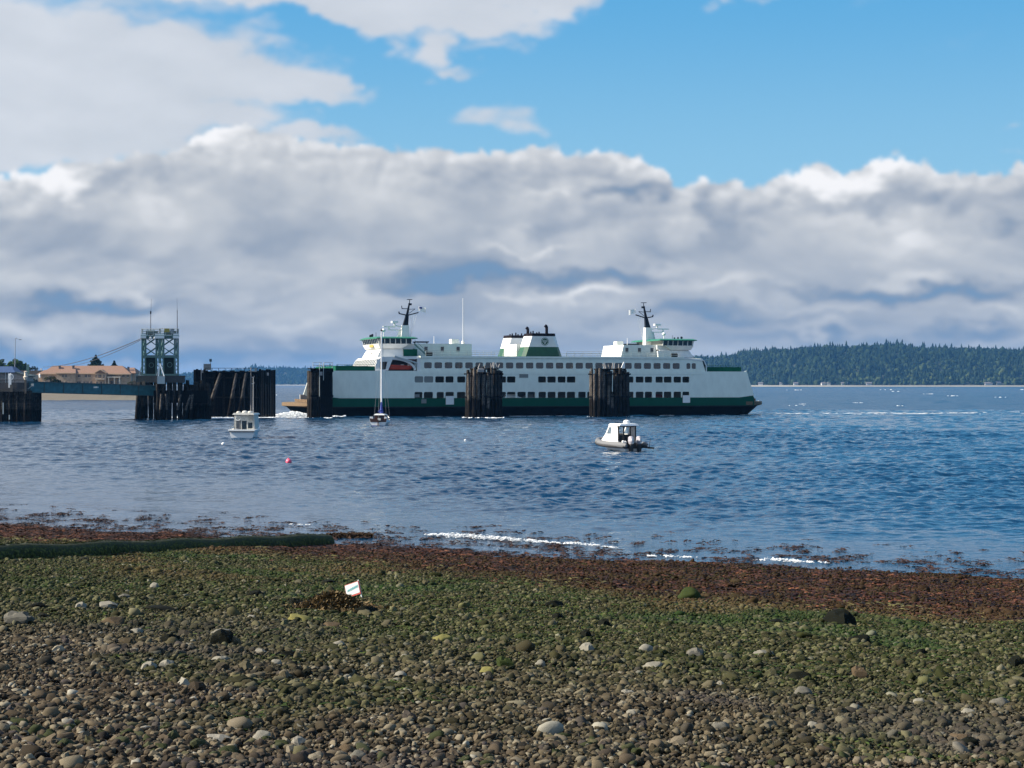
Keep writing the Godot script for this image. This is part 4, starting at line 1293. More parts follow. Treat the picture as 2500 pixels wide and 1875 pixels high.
	m.hexa([Vector3(-32.3, 13.25, 7.4), Vector3(-28.0, 13.25, 7.4), Vector3(-28.0, 13.25, -7.4), Vector3(-32.3, 13.25, -7.4), Vector3(-32.75, 14.15, 7.9), Vector3(-26.6, 14.15, 7.9), Vector3(-26.6, 14.15, -7.9), Vector3(-32.75, 14.15, -7.9)])
	m.box(Vector3(-32.0, 13.0, -7.0), Vector3(-25.6, 13.3, 7.0))
	m.box(Vector3(-28.0, 13.3, -6.8), Vector3(-25.2, 14.2, 6.8))
	var wh = part("wheelhouse", turned(m, rot), mats.ferry_end_white, fy)
	m = MB.new()
	m.box(Vector3(-32.2, 14.15, -7.4), Vector3(-26.2, 15.12, 7.4))
	part("bridge_interior", turned(m, rot), mats.inside_grey, wh)
	for k in 9:                                         # front windows lean outwards
		var z := -7.6 + 15.2 * k / 9.0
		m = MB.new()
		m.hexa([Vector3(-32.6, 14.15, z + 1.45), Vector3(-32.5, 14.15, z + 1.45), Vector3(-32.5, 14.15, z + 0.12), Vector3(-32.6, 14.15, z + 0.12), Vector3(-32.85, 15.12, z + 1.45), Vector3(-32.75, 15.12, z + 1.45), Vector3(-32.75, 15.12, z + 0.12), Vector3(-32.85, 15.12, z + 0.12)])
		part("bridge_window", turned(m, rot), mats.glass, wh)
	for sg in [1.0, -1.0]:
		for k in 6:
			var x := -32.5 + 6.4 * k / 6.0
			m = MB.new()
			m.hexa([Vector3(x + 0.1, 14.15, sg * 7.66 + 0.05), Vector3(x + 0.95, 14.15, sg * 7.66 + 0.05), Vector3(x + 0.95, 14.15, sg * 7.66 - 0.05), Vector3(x + 0.1, 14.15, sg * 7.66 - 0.05), Vector3(x + 0.05, 15.12, sg * 7.8 + 0.05), Vector3(x + 0.95, 15.12, sg * 7.8 + 0.05), Vector3(x + 0.95, 15.12, sg * 7.8 - 0.05), Vector3(x + 0.05, 15.12, sg * 7.8 - 0.05)])
			part("bridge_window", turned(m, rot), mats.glass, wh)
	m = MB.new()
	for k in 10:
		var z := -7.6 + 15.2 * k / 9.0
		m.beam(Vector3(-32.58, 14.1, z), Vector3(-32.84, 15.15, z), 0.14, 0.14, Vector3(1, 0, 0))
	for sg in [1.0, -1.0]:
		for k in 7: m.beam(Vector3(-32.5 + 6.4 * k / 6.0, 14.1, sg * 7.7), Vector3(-32.55 + 6.4 * k / 6.0, 15.15, sg * 7.84), 0.13, 0.14, Vector3(1, 0, 0))
	part("window_frame", turned(m, rot), mats.ferry_end_white, wh)
	m = MB.new()
	var a0 := [Vector3(-33.2, 15.12, 8.6), Vector3(-25.1, 15.12, 8.6), Vector3(-25.1, 15.12, -8.6), Vector3(-33.2, 15.12, -8.6), Vector3(-33.9, 15.12, -4.0), Vector3(-33.9, 15.12, 4.0)]
	var a1 := []
	var a2 := []
	for p in a0:
		a1.append(p + Vector3.UP * 0.16)
		a2.append(Vector3(-29.3 + (p.x + 29.3) * 0.86, 15.52, p.z * 0.88))
	m.ring(a0, a1); m.ring(a1, a2); m.cap(a2); m.cap(a0, false)
	var rf = part("bridge_roof", turned(m, rot), mats.roof_green, wh)
	for q in [[-33.0, 3.5, 0.18], [-32.6, 0.5, 0.18], [-32.2, -2.5, 0.25]]:
		m = MB.new()
		m.lathe(Vector3(q[0], 15.45, q[1]), [[0.12, 0.0], [0.12, 0.2], [q[2], 0.3], [q[2], 0.6], [0.0, 0.72]], 8)
		part("searchlight", turned(m, rot), mats.mast_black, rf)
	m = MB.new()
	m.tube(Vector3(-31.0, 15.5, 4.5), Vector3(-31.0, 16.5, 4.5), 0.12, 0.08, 8)
	m.lathe(Vector3(-31.0, 16.5, 4.5), [[0.1, 0.0], [0.42, 0.25], [0.42, 0.4], [0.25, 0.62], [0.0, 0.68]], 12)
	part("satellite_dome", turned(m, rot), mats.bright_white, rf)
	m = MB.new()
	m.tube(Vector3(-32.0, 15.5, 2.0), Vector3(-32.0, 16.5, 2.0), 0.05, 0.04, 6)
	part("aerial", turned(m, rot), mats.mast_black, rf)
	m = MB.new()
	m.box(Vector3(-32.72, 13.55, -1.0), Vector3(-32.55, 14.05, 2.6))
	part("name_board", turned(m, rot), mats.yellow_board, wh)
	m = MB.new()
	m.beam(Vector3(-32.62, 12.25, -0.3), Vector3(-32.6, 12.55, 0.6), 0.05, 0.12)
	m.beam(Vector3(-32.6, 12.55, 0.6), Vector3(-32.85, 11.95, 0.9), 0.05, 0.12)
	part("front_fitting", turned(m, rot), mats.guard_dark, wh)
	# dark stair recess and ladder beside the wheelhouse
	m = MB.new()
	m.box(Vector3(-27.7, 11.75, 7.15), Vector3(-25.0, 13.1, 7.75))
	part("stair_recess", turned(m, rot), mats.ferry_green, wh)
	m = MB.new()
	m.beam(Vector3(-25.6, 14.1, 7.9), Vector3(-23.0, 11.8, 7.9), 0.12, 0.3)
	m.beam(Vector3(-25.6, 14.9, 7.9), Vector3(-23.0, 12.6, 7.9), 0.06, 0.06)
	part("stair", turned(m, rot), mats.tower_green, wh)
	# deckhouse behind the wheelhouse
	var end := -13.6 if not far else -17.6
	m = MB.new()
	m.hexa([Vector3(-25.2, 11.72, 6.2), Vector3(end, 11.72, 6.2), Vector3(end, 11.72, -6.2), Vector3(-25.2, 11.72, -6.2), Vector3(-25.2, 14.25, 6.2), Vector3(end - (0.6 if far else 0.0), 14.25, 6.2), Vector3(end - (0.6 if far else 0.0), 14.25, -6.2), Vector3(-25.2, 14.25, -6.2)])
	var dh = part("deckhouse", turned(m, rot), mats.ferry_end_white if far else mats.ferry_white, fy)
	for x in ([-23.2, -19.9, -16.7] if not far else [-24.6, -21.9, -19.2]):
		m = MB.new()
		m.box(Vector3(x, 12.75, 6.2), Vector3(x + 0.62, 13.65, 6.26))
		m.box(Vector3(x, 12.75, -6.26), Vector3(x + 0.62, 13.65, -6.2))
		part("deckhouse_window", turned(m, rot), mats.glass, dh)
	m = MB.new()
	m.box(Vector3(-24.6, 14.5, 2.0), Vector3(-22.0, 14.72, 5.0))
	m.box(Vector3(-24.4, 14.2, 2.4), Vector3(-24.2, 14.5, 2.6))
	m.box(Vector3(-22.4, 14.2, 4.4), Vector3(-22.2, 14.5, 4.6))
	part("roof_locker", turned(m, rot), mats.mast_black, dh)
	m = MB.new()
	var vx := -17.4 if not far else -21.4
	m.box(Vector3(vx, 14.25, 3.0), Vector3(vx + 1.4, 15.2, 5.0))
	part("roof_vent", turned(m, rot), mats.ferry_white, dh)
	# mast
	m = MB.new()
	m.hexa([Vector3(-26.9, 14.2, 0.9), Vector3(-24.9, 14.2, 0.9), Vector3(-24.9, 14.2, -0.9), Vector3(-26.9, 14.2, -0.9), Vector3(-26.3, 18.0, 0.6), Vector3(-25.0, 18.0, 0.6), Vector3(-25.0, 18.0, -0.6), Vector3(-26.3, 18.0, -0.6)])
	m.hexa([Vector3(-27.6, 14.9, 0.12), Vector3(-26.8, 14.9, 0.12), Vector3(-26.8, 14.9, -0.12), Vector3(-27.6, 14.9, -0.12), Vector3(-26.9, 17.2, 0.12), Vector3(-26.3, 17.2, 0.12), Vector3(-26.3, 17.2, -0.12), Vector3(-26.9, 17.2, -0.12)])
	m.beam(Vector3(-26.2, 17.6, 0), Vector3(-27.9, 18.0, 0.3), 0.5, 0.16)
	m.beam(Vector3(-26.2, 17.0, 0), Vector3(-28.8, 17.1, -0.4), 0.5, 0.16)
	var ms = part("mast", turned(m, rot), mats.ferry_end_white, fy)
	m = MB.new()
	m.hexa([Vector3(-26.15, 18.0, 0.5), Vector3(-25.15, 18.0, 0.5), Vector3(-25.15, 18.0, -0.5), Vector3(-26.15, 18.0, -0.5), Vector3(-25.55, 20.2, 0.26), Vector3(-25.0, 20.2, 0.26), Vector3(-25.0, 20.2, -0.26), Vector3(-25.55, 20.2, -0.26)])
	m.hexa([Vector3(-25.5, 20.2, 0.24), Vector3(-25.05, 20.2, 0.24), Vector3(-25.05, 20.2, -0.24), Vector3(-25.5, 20.2, -0.24), Vector3(-25.0, 22.2, 0.13), Vector3(-24.75, 22.2, 0.13), Vector3(-24.75, 22.2, -0.13), Vector3(-25.0, 22.2, -0.13)])
	m.tube(Vector3(-24.85, 22.1, 0), Vector3(-24.75, 23.2, 0), 0.1, 0.06, 6)
	m.box(Vector3(-25.3, 23.1, -0.4), Vector3(-24.3, 23.2, 0.4))
	m.beam(Vector3(-25.3, 20.0, 0), Vector3(-27.0, 20.3, 0.6), 0.2, 0.2)
	m.beam(Vector3(-27.0, 20.2, 0.6), Vector3(-27.1, 20.7, 0.6), 0.2, 0.2)
	m.beam(Vector3(-25.2, 20.0, 0), Vector3(-22.9, 20.6, -0.4), 0.2, 0.2)
	m.beam(Vector3(-25.1, 21.3, 0), Vector3(-26.4, 21.3, 0.4), 0.14, 0.14)
	m.beam(Vector3(-26.4, 21.2, 0.4), Vector3(-26.5, 21.9, 0.4), 0.12, 0.12)
	m.beam(Vector3(-24.9, 21.2, 0), Vector3(-23.6, 21.3, -0.3), 0.1, 0.1)
	m.beam(Vector3(-23.6, 21.3, -0.3), Vector3(-24.9, 20.4, 0), 0.08, 0.08)
	m.box(Vector3(-25.0, 22.0, -0.3), Vector3(-24.4, 22.4, 0.3))
	part("upper_mast", turned(m, rot), mats.mast_black, ms)
	m = MB.new()
	m.tube(Vector3(-28.9, 17.1, -0.4), Vector3(-28.9, 17.6, -0.4), 0.2, 0.16, 8)
	m.box(Vector3(-30.1, 17.6, -0.6), Vector3(-27.7, 17.84, -0.2))
	part("radar_scanner", turned(m, rot), mats.bright_white, ms)
	m = MB.new()
	m.tube(Vector3(-27.9, 18.0, 0.3), Vector3(-27.9, 18.45, 0.3), 0.2, 0.16, 8)
	m.box(Vector3(-28.5, 18.45, -0.4), Vector3(-27.3, 18.8, 1.0))
	part("radar_scanner", turned(m, rot), mats.bright_white, ms)
	m = MB.new()
	for k in 3: m.tube(Vector3(-23.2 - 0.5 * k, 20.5, -0.3), Vector3(-24.6 - 0.1 * k, 15.6, 0.3 * k), 0.02, 0.02, 4)
	part("halyard", turned(m, rot), mats.rail_grey, ms)
	m = MB.new()
	var w0 := Vector3(-22.9, 21.0, -0.4)
	for k in 5:
		var x0 := 0.3 * k
		var x1 := x0 + 0.3
		m.quad(w0 + Vector3(x0, -0.10 * k, 0.12 * sin(k * 1.4)), w0 + Vector3(x1, -0.10 * (k + 1), 0.12 * sin((k + 1) * 1.4)), w0 + Vector3(x1, 0.85 - 0.06 * (k + 1), 0.12 * sin((k + 1) * 1.4)), w0 + Vector3(x0, 0.85 - 0.06 * k, 0.12 * sin(k * 1.4)))
	var fl = part("flag", turned(m, rot), mats.bright_white, ms)
	m = MB.new()
	m.box(w0 + Vector3(0.15, 0.35, 0.13), w0 + Vector3(0.75, 0.7, 0.16))
	part("flag_canton", turned(m, rot), mats.blue_cloth if not far else mats.red_cloth, fl)

# ------------------------------------------------------------------ terminal: dolphins, wing wall, towers, bridge, pier
func pile_mesh(seed_: int, height: float, r: float, pale := 1.0) -> ArrayMesh:   # from 2 m under the water to `height`
	var g := RandomNumberGenerator.new()
	g.seed = seed_
	var f := FastNoiseLite.new()
	f.seed = seed_
	f.frequency = 0.35
	var m := MB.new()
	m.colored = true
	var k := 9
	var rows := int((height + 2.0) / 0.55)
	var ring_at := func(j: int) -> Array:
		var y := -2.0 + (height + 2.0) * j / rows
		var out := []
		for i in k:
			var a := TAU * i / k
			var rr := r * (1.06 - 0.12 * j / rows) * (1.0 + 0.16 * f.get_noise_3d(cos(a) * 3.0, y * 1.4, sin(a) * 3.0))
			if y < 3.9: rr *= 1.0 + 0.22 * absf(f.get_noise_3d(cos(a) * 6.0, y * 5.0, sin(a) * 6.0))
			out.append(Vector3(cos(a) * rr, y, -sin(a) * rr))
		return out
	var tint := func(p: Vector3) -> Color:
		var e := 4.1 + 0.5 * f.get_noise_3d(p.x * 5.0, p.z * 5.0, 3.0)
		var n := f.get_noise_3d(p.x * 7.0, p.y * 2.5, p.z * 7.0)
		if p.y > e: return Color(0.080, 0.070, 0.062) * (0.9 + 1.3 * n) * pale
		return Color(0.022, 0.019, 0.017) * (1.0 + 1.6 * n)
	for j in rows:
		var lo: Array = ring_at.call(j)
		var hi: Array = ring_at.call(j + 1)
		for i in k:
			var q := (i + 1) % k
			var c := [lo[i], lo[q], hi[q], hi[i]]
			for t in [[0, 1, 2], [0, 2, 3]]:
				for w in [t[0], t[2], t[1]]:
					var p: Vector3 = c[w]
					m.col = tint.call(p)
					m.put(p, Vector3(p.x, 0, p.z).normalized())
	var top: Array = ring_at.call(rows)
	m.col = Color(0.10, 0.09, 0.08)
	m.cap(top)
	return m.mesh()

var pile_kinds := []
var sunlit_piles := []
func add_pile(parent, at: Vector3, height: float, lean := Vector2.ZERO, fat := 1.0, called := "pile", pale := false):
	var kinds: Array = sunlit_piles if pale else pile_kinds
	var o = part(called, kinds[rng.randi() % kinds.size()], mats.pile_timber, parent)
	var b := Basis(Vector3(0, 0, 1), -lean.x) * Basis(Vector3(1, 0, 0), lean.y) * Basis(Vector3.UP, rng.randf() * TAU)
	o.transform = Transform3D(b.scaled_local(Vector3(fat, height / 10.0, fat)), at)
	return o

func make_dolphins():
	rng.seed = 88
	for k in 5: pile_kinds.append(pile_mesh(300 + k, 10.0, 0.30))
	for k in 3: sunlit_piles.append(pile_mesh(320 + k, 10.0, 0.30, 2.6))  # paler tops paint in the sun on raking and outer piles
	var m: MB
	# beside the ferry's bow: a squared fender with dark facing
	var c := px(782, 1020, 324.0)
	c.y = 0
	var o = thing("dolphin", "narrow dark timber dolphin with rails on top, in front of the ferry's bow", "dolphin", c, deg_to_rad(TURN), "mooring dolphins beside the ferry")
	for i in 7: add_pile(o, Vector3(-1.8 + 0.6 * i, 0, 1.15), 8.9 + rng.randf_range(-0.3, 0.25), Vector2(rng.randfn(0, 0.008), 0), 1.0)
	for i in 6: add_pile(o, Vector3(-1.5 + 0.6 * i, 0, 0.4), 8.6, Vector2(rng.randfn(0, 0.008), 0), 1.0)
	for i in 6: add_pile(o, Vector3(-1.9, 0, -0.2 - 0.35 * i), 8.8, Vector2.ZERO, 0.9)
	for i in 7:
		m = MB.new()
		m.box(Vector3(-0.15 + 0.29 * i, 0.4, 1.38), Vector3(0.12 + 0.29 * i, 9.2 - 0.1 * (i % 3), 1.56))
		part("facing_plank", m, mats.plank, o)
	m = MB.new()
	m.box(Vector3(-2.1, 8.5, 1.5), Vector3(2.15, 9.1, 1.72))
	m.box(Vector3(-2.1, 3.9, 1.5), Vector3(2.15, 4.3, 1.70))
	part("waler", m, mats.plank, o)
	m = MB.new()
	m.box(Vector3(-2.1, 9.1, -1.9), Vector3(2.15, 9.25, 1.6))
	part("platform", m, mats.plank, o)
	m = MB.new()
	railing(m, Vector3(-1.6, 9.2, 1.4), Vector3(0.0, 9.2, 1.4), 1.15, 1.6, 0.05, 2)
	railing(m, Vector3(0.45, 9.2, 1.4), Vector3(2.0, 9.2, 1.4), 1.15, 1.55, 0.05, 2)
	part("handrail", m, mats.rail_grey, o)
	m = MB.new()
	m.tube(Vector3(-0.45, 4.0, 1.75), Vector3(-0.45, 10.2, 1.75), 0.05, 0.05, 6)
	m.tube(Vector3(0.3, 7.0, 1.75), Vector3(0.3, 10.2, 1.75), 0.05, 0.05, 6)
	part("ladder", m, mats.rail_grey, o)
	m = MB.new()
	m.box(Vector3(-0.4, 7.9, 1.72), Vector3(0.1, 8.6, 1.85))
	part("notice_plate", m, mats.shed_grey, o)
	# two round clusters of piles
	for d in [[1181.0, 1020.5, 326.0, 3.55, "shaggy timber pile dolphin with a pale box on top, before the ferry's middle"], [1488.0, 1018.0, 331.0, 3.95, "widest timber pile dolphin, before the ferry's aft windows"]]:
		c = px(d[0], 0, d[2])
		c.y = 0
		o = thing("dolphin", d[4], "dolphin", c, 0.2, "mooring dolphins beside the ferry")
		var rad: float = d[3] - 0.3
		var n := 22
		for i in n:
			var a := TAU * i / n
			var q := Vector3(cos(a) * rad, 0, sin(a) * rad * 0.62)
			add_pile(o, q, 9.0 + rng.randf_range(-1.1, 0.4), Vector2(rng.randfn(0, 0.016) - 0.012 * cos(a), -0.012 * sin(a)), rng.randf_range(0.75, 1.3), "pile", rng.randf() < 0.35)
		for i in 12:
			var a := rng.randf() * TAU
			var s := sqrt(rng.randf()) * rad * 0.72
			add_pile(o, Vector3(cos(a) * s, 0, sin(a) * s * 0.6), 9.0 + rng.randf_range(-0.3, 0.7), Vector2(rng.randfn(0, 0.02), 0), rng.randf_range(0.85, 1.1))
		for i in 5:                                     # outriders on the sunny side, sunlight put into their paler colour
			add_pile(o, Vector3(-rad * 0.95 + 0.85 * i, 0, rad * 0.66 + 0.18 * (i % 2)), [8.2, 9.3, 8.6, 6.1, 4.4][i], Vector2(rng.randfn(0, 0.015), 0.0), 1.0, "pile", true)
		for y in [8.2, 3.9]:
			m = MB.new()
			for i in 24:
				var a0 := TAU * i / 24
				var a1 := TAU * (i + 1) / 24
				m.beam(Vector3(cos(a0) * (rad + 0.42), y + 0.06 * sin(i * 2.3), sin(a0) * (rad * 0.62 + 0.42)), Vector3(cos(a1) * (rad + 0.42), y + 0.06 * sin((i + 1) * 2.3), sin(a1) * (rad * 0.62 + 0.42)), 0.16, 0.2)
			part("wire_band", m, mats.plank, o)
		m = MB.new()
		m.box(Vector3(-rad * 0.75, 9.0, -1.2), Vector3(rad * 0.8, 9.25, 1.3))
		part("cap_timber", m, mats.plank, o)
		if d[0] < 1300.0:
			m = MB.new()
			m.box(Vector3(-1.65, 8.55, rad * 0.66 + 0.3), Vector3(-0.45, 9.0, rad * 0.66 + 0.75))
			m.hexa([Vector3(-1.75, 9.0, rad * 0.66 + 0.8), Vector3(-0.35, 9.0, rad * 0.66 + 0.8), Vector3(-0.35, 9.0, rad * 0.66 + 0.2), Vector3(-1.75, 9.0, rad * 0.66 + 0.2), Vector3(-1.4, 9.25, rad * 0.66 + 0.7), Vector3(-0.7, 9.25, rad * 0.66 + 0.7), Vector3(-0.7, 9.25, rad * 0.66 + 0.3), Vector3(-1.4, 9.25, rad * 0.66 + 0.3)])
			part("lamp_box", m, mats.shed_grey, o)
		else:
			m = MB.new()
			m.hexa([Vector3(1.9, 9.2, 1.2), Vector3(2.7, 9.2, 1.2), Vector3(2.7, 9.2, 0.9), Vector3(1.9, 9.2, 0.9), Vector3(2.5, 10.5, 1.2), Vector3(2.7, 10.5, 1.2), Vector3(2.7, 10.5, 0.9), Vector3(2.5, 10.5, 0.9)])
			part("white_marker", m, mats.bright_white, o)
		for i in 9:
			m = MB.new()
			var q := Vector3(rng.randf_range(-0.4, 0.8) * rad, 9.2, rng.randf_range(-0.3, 0.45) * rad)
			m.tube(q, q + Vector3(rng.randfn(0, 0.2), rng.randf_range(0.5, 1.2), 0), 0.12, 0.09, 6)
			part("bollard_stub", m, mats.shed_grey, o)

func make_wing_wall():
	rng.seed = 99
	var at := px(573, 0, 326.0)
	at.y = 0
	var o = thing("wing_wall", "long black timber wing wall with slanting props, behind the white cabin cruiser", "wing wall", at, deg_to_rad(7.0))
	var m: MB
	var w := 15.2
	for i in 34:                                        # upright timbers
		var x := -w * 0.5 + w * (i + 0.5) / 34.0
		var top := 8.75 + 0.12 * sin(i * 1.7) + (0.25 if i < 5 else 0.0)
		m = MB.new()
		var z := 0.10 * sin(i * 2.9) + (0.75 if i > 26 else 0.0)
		m.box(Vector3(x - 0.215, -1.5, z - 0.25), Vector3(x + 0.215, top + (0.25 if i > 26 else 0.0), z + 0.25))
		part("upright", m, mats.plank if i % 4 else mats.plank_brown, o)
	for d in [[8.15, 0.35, "plank"], [7.35, 0.3, "plank_brown"], [3.7, 0.3, "plank_brown"]]:
		m = MB.new()
		m.box(Vector3(-w * 0.36, d[0], 0.36), Vector3(w * 0.29, d[0] + d[1], 0.8))
		part("waler", m, mats[d[2]], o)
	m = MB.new()
	m.box(Vector3(-w * 0.36, 8.5, 0.2), Vector3(w * 0.29, 8.68, 1.5))
	part("walkway", m, mats.plank_brown, o)
	m = MB.new()
	railing(m, Vector3(-w * 0.35, 8.68, 1.4), Vector3(w * 0.28, 8.68, 1.4), 0.6, 1.1, 0.05, 1)
	part("handrail", m, mats.plank_brown, o)
	for d in [[-2.6, 8.3, -5.6], [0.35, 8.3, -1.35], [2.15, 8.35, 0.55]]:          # props leaning on the wall
		var a := Vector3(d[2], -1.0, 2.6)
		var b := Vector3(d[0], d[1], 1.25)
		var q = part("raking_pile", sunlit_piles[rng.randi() % 3], mats.pile_timber, o)
		var len_ := a.distance_to(b)
		var dir := (b - a).normalized()
		var s := dir.cross(Vector3(0, 0, 1)).normalized()
		q.transform = Transform3D(Basis(s, dir, s.cross(dir)).scaled_local(Vector3(1.05, len_ / 12.0, 1.05)), a + dir * len_ / 6.0)
	m = MB.new()
	m.tube(Vector3(3.05, 0.8, 1.5), Vector3(3.05, 9.4, 1.5), 0.10, 0.08, 7)
	for y in [7.6, 6.4]: m.path([Vector3(3.05, y, 1.5), Vector3(3.5, y - 0.05, 1.5), Vector3(3.7, y + 0.25, 1.5)], 0.09, 6)
	m.box(Vector3(2.6, 8.6, 1.2), Vector3(4.1, 8.75, 1.7))
	m.box(Vector3(3.75, 8.75, 1.3), Vector3(4.1, 9.3, 1.5))
	part("lamp_post", m, mats.shed_grey, o)
	m = MB.new()
	m.box(Vector3(-w * 0.41, 6.8, 0.45), Vector3(-w * 0.40, 9.2, 0.6))
	m.box(Vector3(-w * 0.41, 8.4, 0.45), Vector3(-w * 0.38, 8.9, 0.62))
	m.box(Vector3(6.0, 7.9, 1.02), Vector3(6.35, 8.45, 1.1))
	part("fixing_plate", m, mats.shed_grey, o)
	m = MB.new()
	m.box(Vector3(-w * 0.38, 8.9, -1.3), Vector3(-w * 0.29, 10.1, -0.3))
	var cab = part("control_cabinet", m, mats.shed_grey, o)
	m = MB.new()
	m.tube(Vector3(-w * 0.295, 9.0, -0.6), Vector3(-w * 0.295, 11.0, -0.6), 0.05, 0.05, 6)
	m.box(Vector3(-w * 0.31, 10.5, -0.8), Vector3(-w * 0.28, 11.0, -0.5))
	part("signal_head", m, mats.tower_dark, cab)

func lattice_tower(o, at: Vector3, w: float, dpt: float, y0: float, y1: float):
	var m: MB
	var legs := [Vector3(-w, 0, dpt), Vector3(w, 0, dpt), Vector3(w, 0, -dpt), Vector3(-w, 0, -dpt)]
	for l in legs:
		for s in [-0.28, 0.28]:
			m = MB.new()
			m.box(at + l + Vector3(s - 0.09, y0, -0.12), at + l + Vector3(s + 0.09, y1, 0.12))
			part("leg", m, mats.tower_green, o)
		m = MB.new()
		for k in 10:
			var ya := lerpf(y0, y1, k / 10.0)
			var yb := lerpf(y0, y1, (k + 1) / 10.0)
			m.beam(at + l + Vector3(-0.28 if k % 2 else 0.28, ya, 0), at + l + Vector3(0.28 if k % 2 else -0.28, yb, 0), 0.07, 0.07)
		part("lacing", m, mats.tower_green, o)
	for k in 3:
		var y := lerpf(y0, y1, [0.02, 0.48, 0.97][k])
		m = MB.new()
		for i in 4: m.beam(at + legs[i] + Vector3.UP * y, at + legs[(i + 1) % 4] + Vector3.UP * y, 0.22, 0.3)
		part("girt", m, mats.tower_green, o)
	for i in 4:                                         # crossed bracing in the upper bay
		var a: Vector3 = at + legs[i]
		var b: Vector3 = at + legs[(i + 1) % 4]
		m = MB.new()
		var ym := lerpf(y0, y1, 0.5)
		var n := 2
		for q in n:
			var ya := lerpf(ym, y1, float(q) / n)
			var yb := lerpf(ym, y1, float(q + 1) / n)
			m.beam(a + Vector3.UP * ya, b + Vector3.UP * yb, 0.13, 0.13)
			m.beam(b + Vector3.UP * ya, a + Vector3.UP * yb, 0.13, 0.13)
		part("brace", m, mats.tower_green, o)
	m = MB.new()
	m.box(at + Vector3(-w * 0.62, y0 + 0.3, -dpt * 0.8), at + Vector3(w * 0.7, lerpf(y0, y1, 0.52), dpt * 0.85))
	var cw = part("counterweight", m, mats.counterweight, o)
	m = MB.new()
	for k in 10:
		var a0 := TAU * k / 10
		var a1 := TAU * (k + 1) / 10
		m.beam(at + Vector3(0.15 + 0.42 * cos(a0), y0 + 1.9 + 0.42 * sin(a0), dpt * 0.9), at + Vector3(0.15 + 0.42 * cos(a1), y0 + 1.9 + 0.42 * sin(a1), dpt * 0.9), 0.08, 0.08)
	part("sheave", m, mats.tower_green, cw)
	# machinery deck
	m = MB.new()
	m.box(at + Vector3(-w - 0.45, y1, -dpt - 0.45), at + Vector3(w + 0.45, y1 + 0.22, dpt + 0.45))
	part("platform", m, mats.tower_green, o)
	for s in [-1.0, 1.0]:
		m = MB.new()
		m.box(at + Vector3(s * w - 0.5, y1 - 0.35, dpt + 0.2), at + Vector3(s * w + 0.5, y1 + 0.12, dpt + 0.5))
		m.box(at + Vector3(s * w - 0.45, y1 + 0.11, dpt - 0.1), at + Vector3(s * w + 0.45, y1 + 0.5, dpt + 0.35))
		part("bearing_plate", m, mats.bright_white, o)
	m = MB.new()
	var y2 := Vector3.UP * (y1 + 0.22)
	for i in 4: railing(m, at + legs[i] * 1.25 + y2, at + legs[(i + 1) % 4] * 1.25 + y2, 1.15, 0.8, 0.045, 3)
	part("railing", m, mats.rail_grey, o)
	m = MB.new()
	m.tube(at + Vector3(-0.9, y1 + 0.75, -0.3), at + Vector3(0.7, y1 + 0.75, -0.3), 0.42, 0.42, 12)
	m.box(at + Vector3(0.5, y1 + 0.22, -0.9), at + Vector3(1.2, y1 + 1.0, 0.2))
	part("winch", m, mats.tower_dark, o)
	m = MB.new()
	m.beam(at + Vector3(-w - 0.2, y0 + 1.9, dpt), at + Vector3(-w - 0.85, y0, dpt), 0.14, 0.2)
	m.beam(at + Vector3(-w - 0.85, y0, dpt), at + Vector3(-w + 0.3, y0, dpt), 0.14, 0.2)
	part("brace_bracket", m, mats.rail_grey, o)

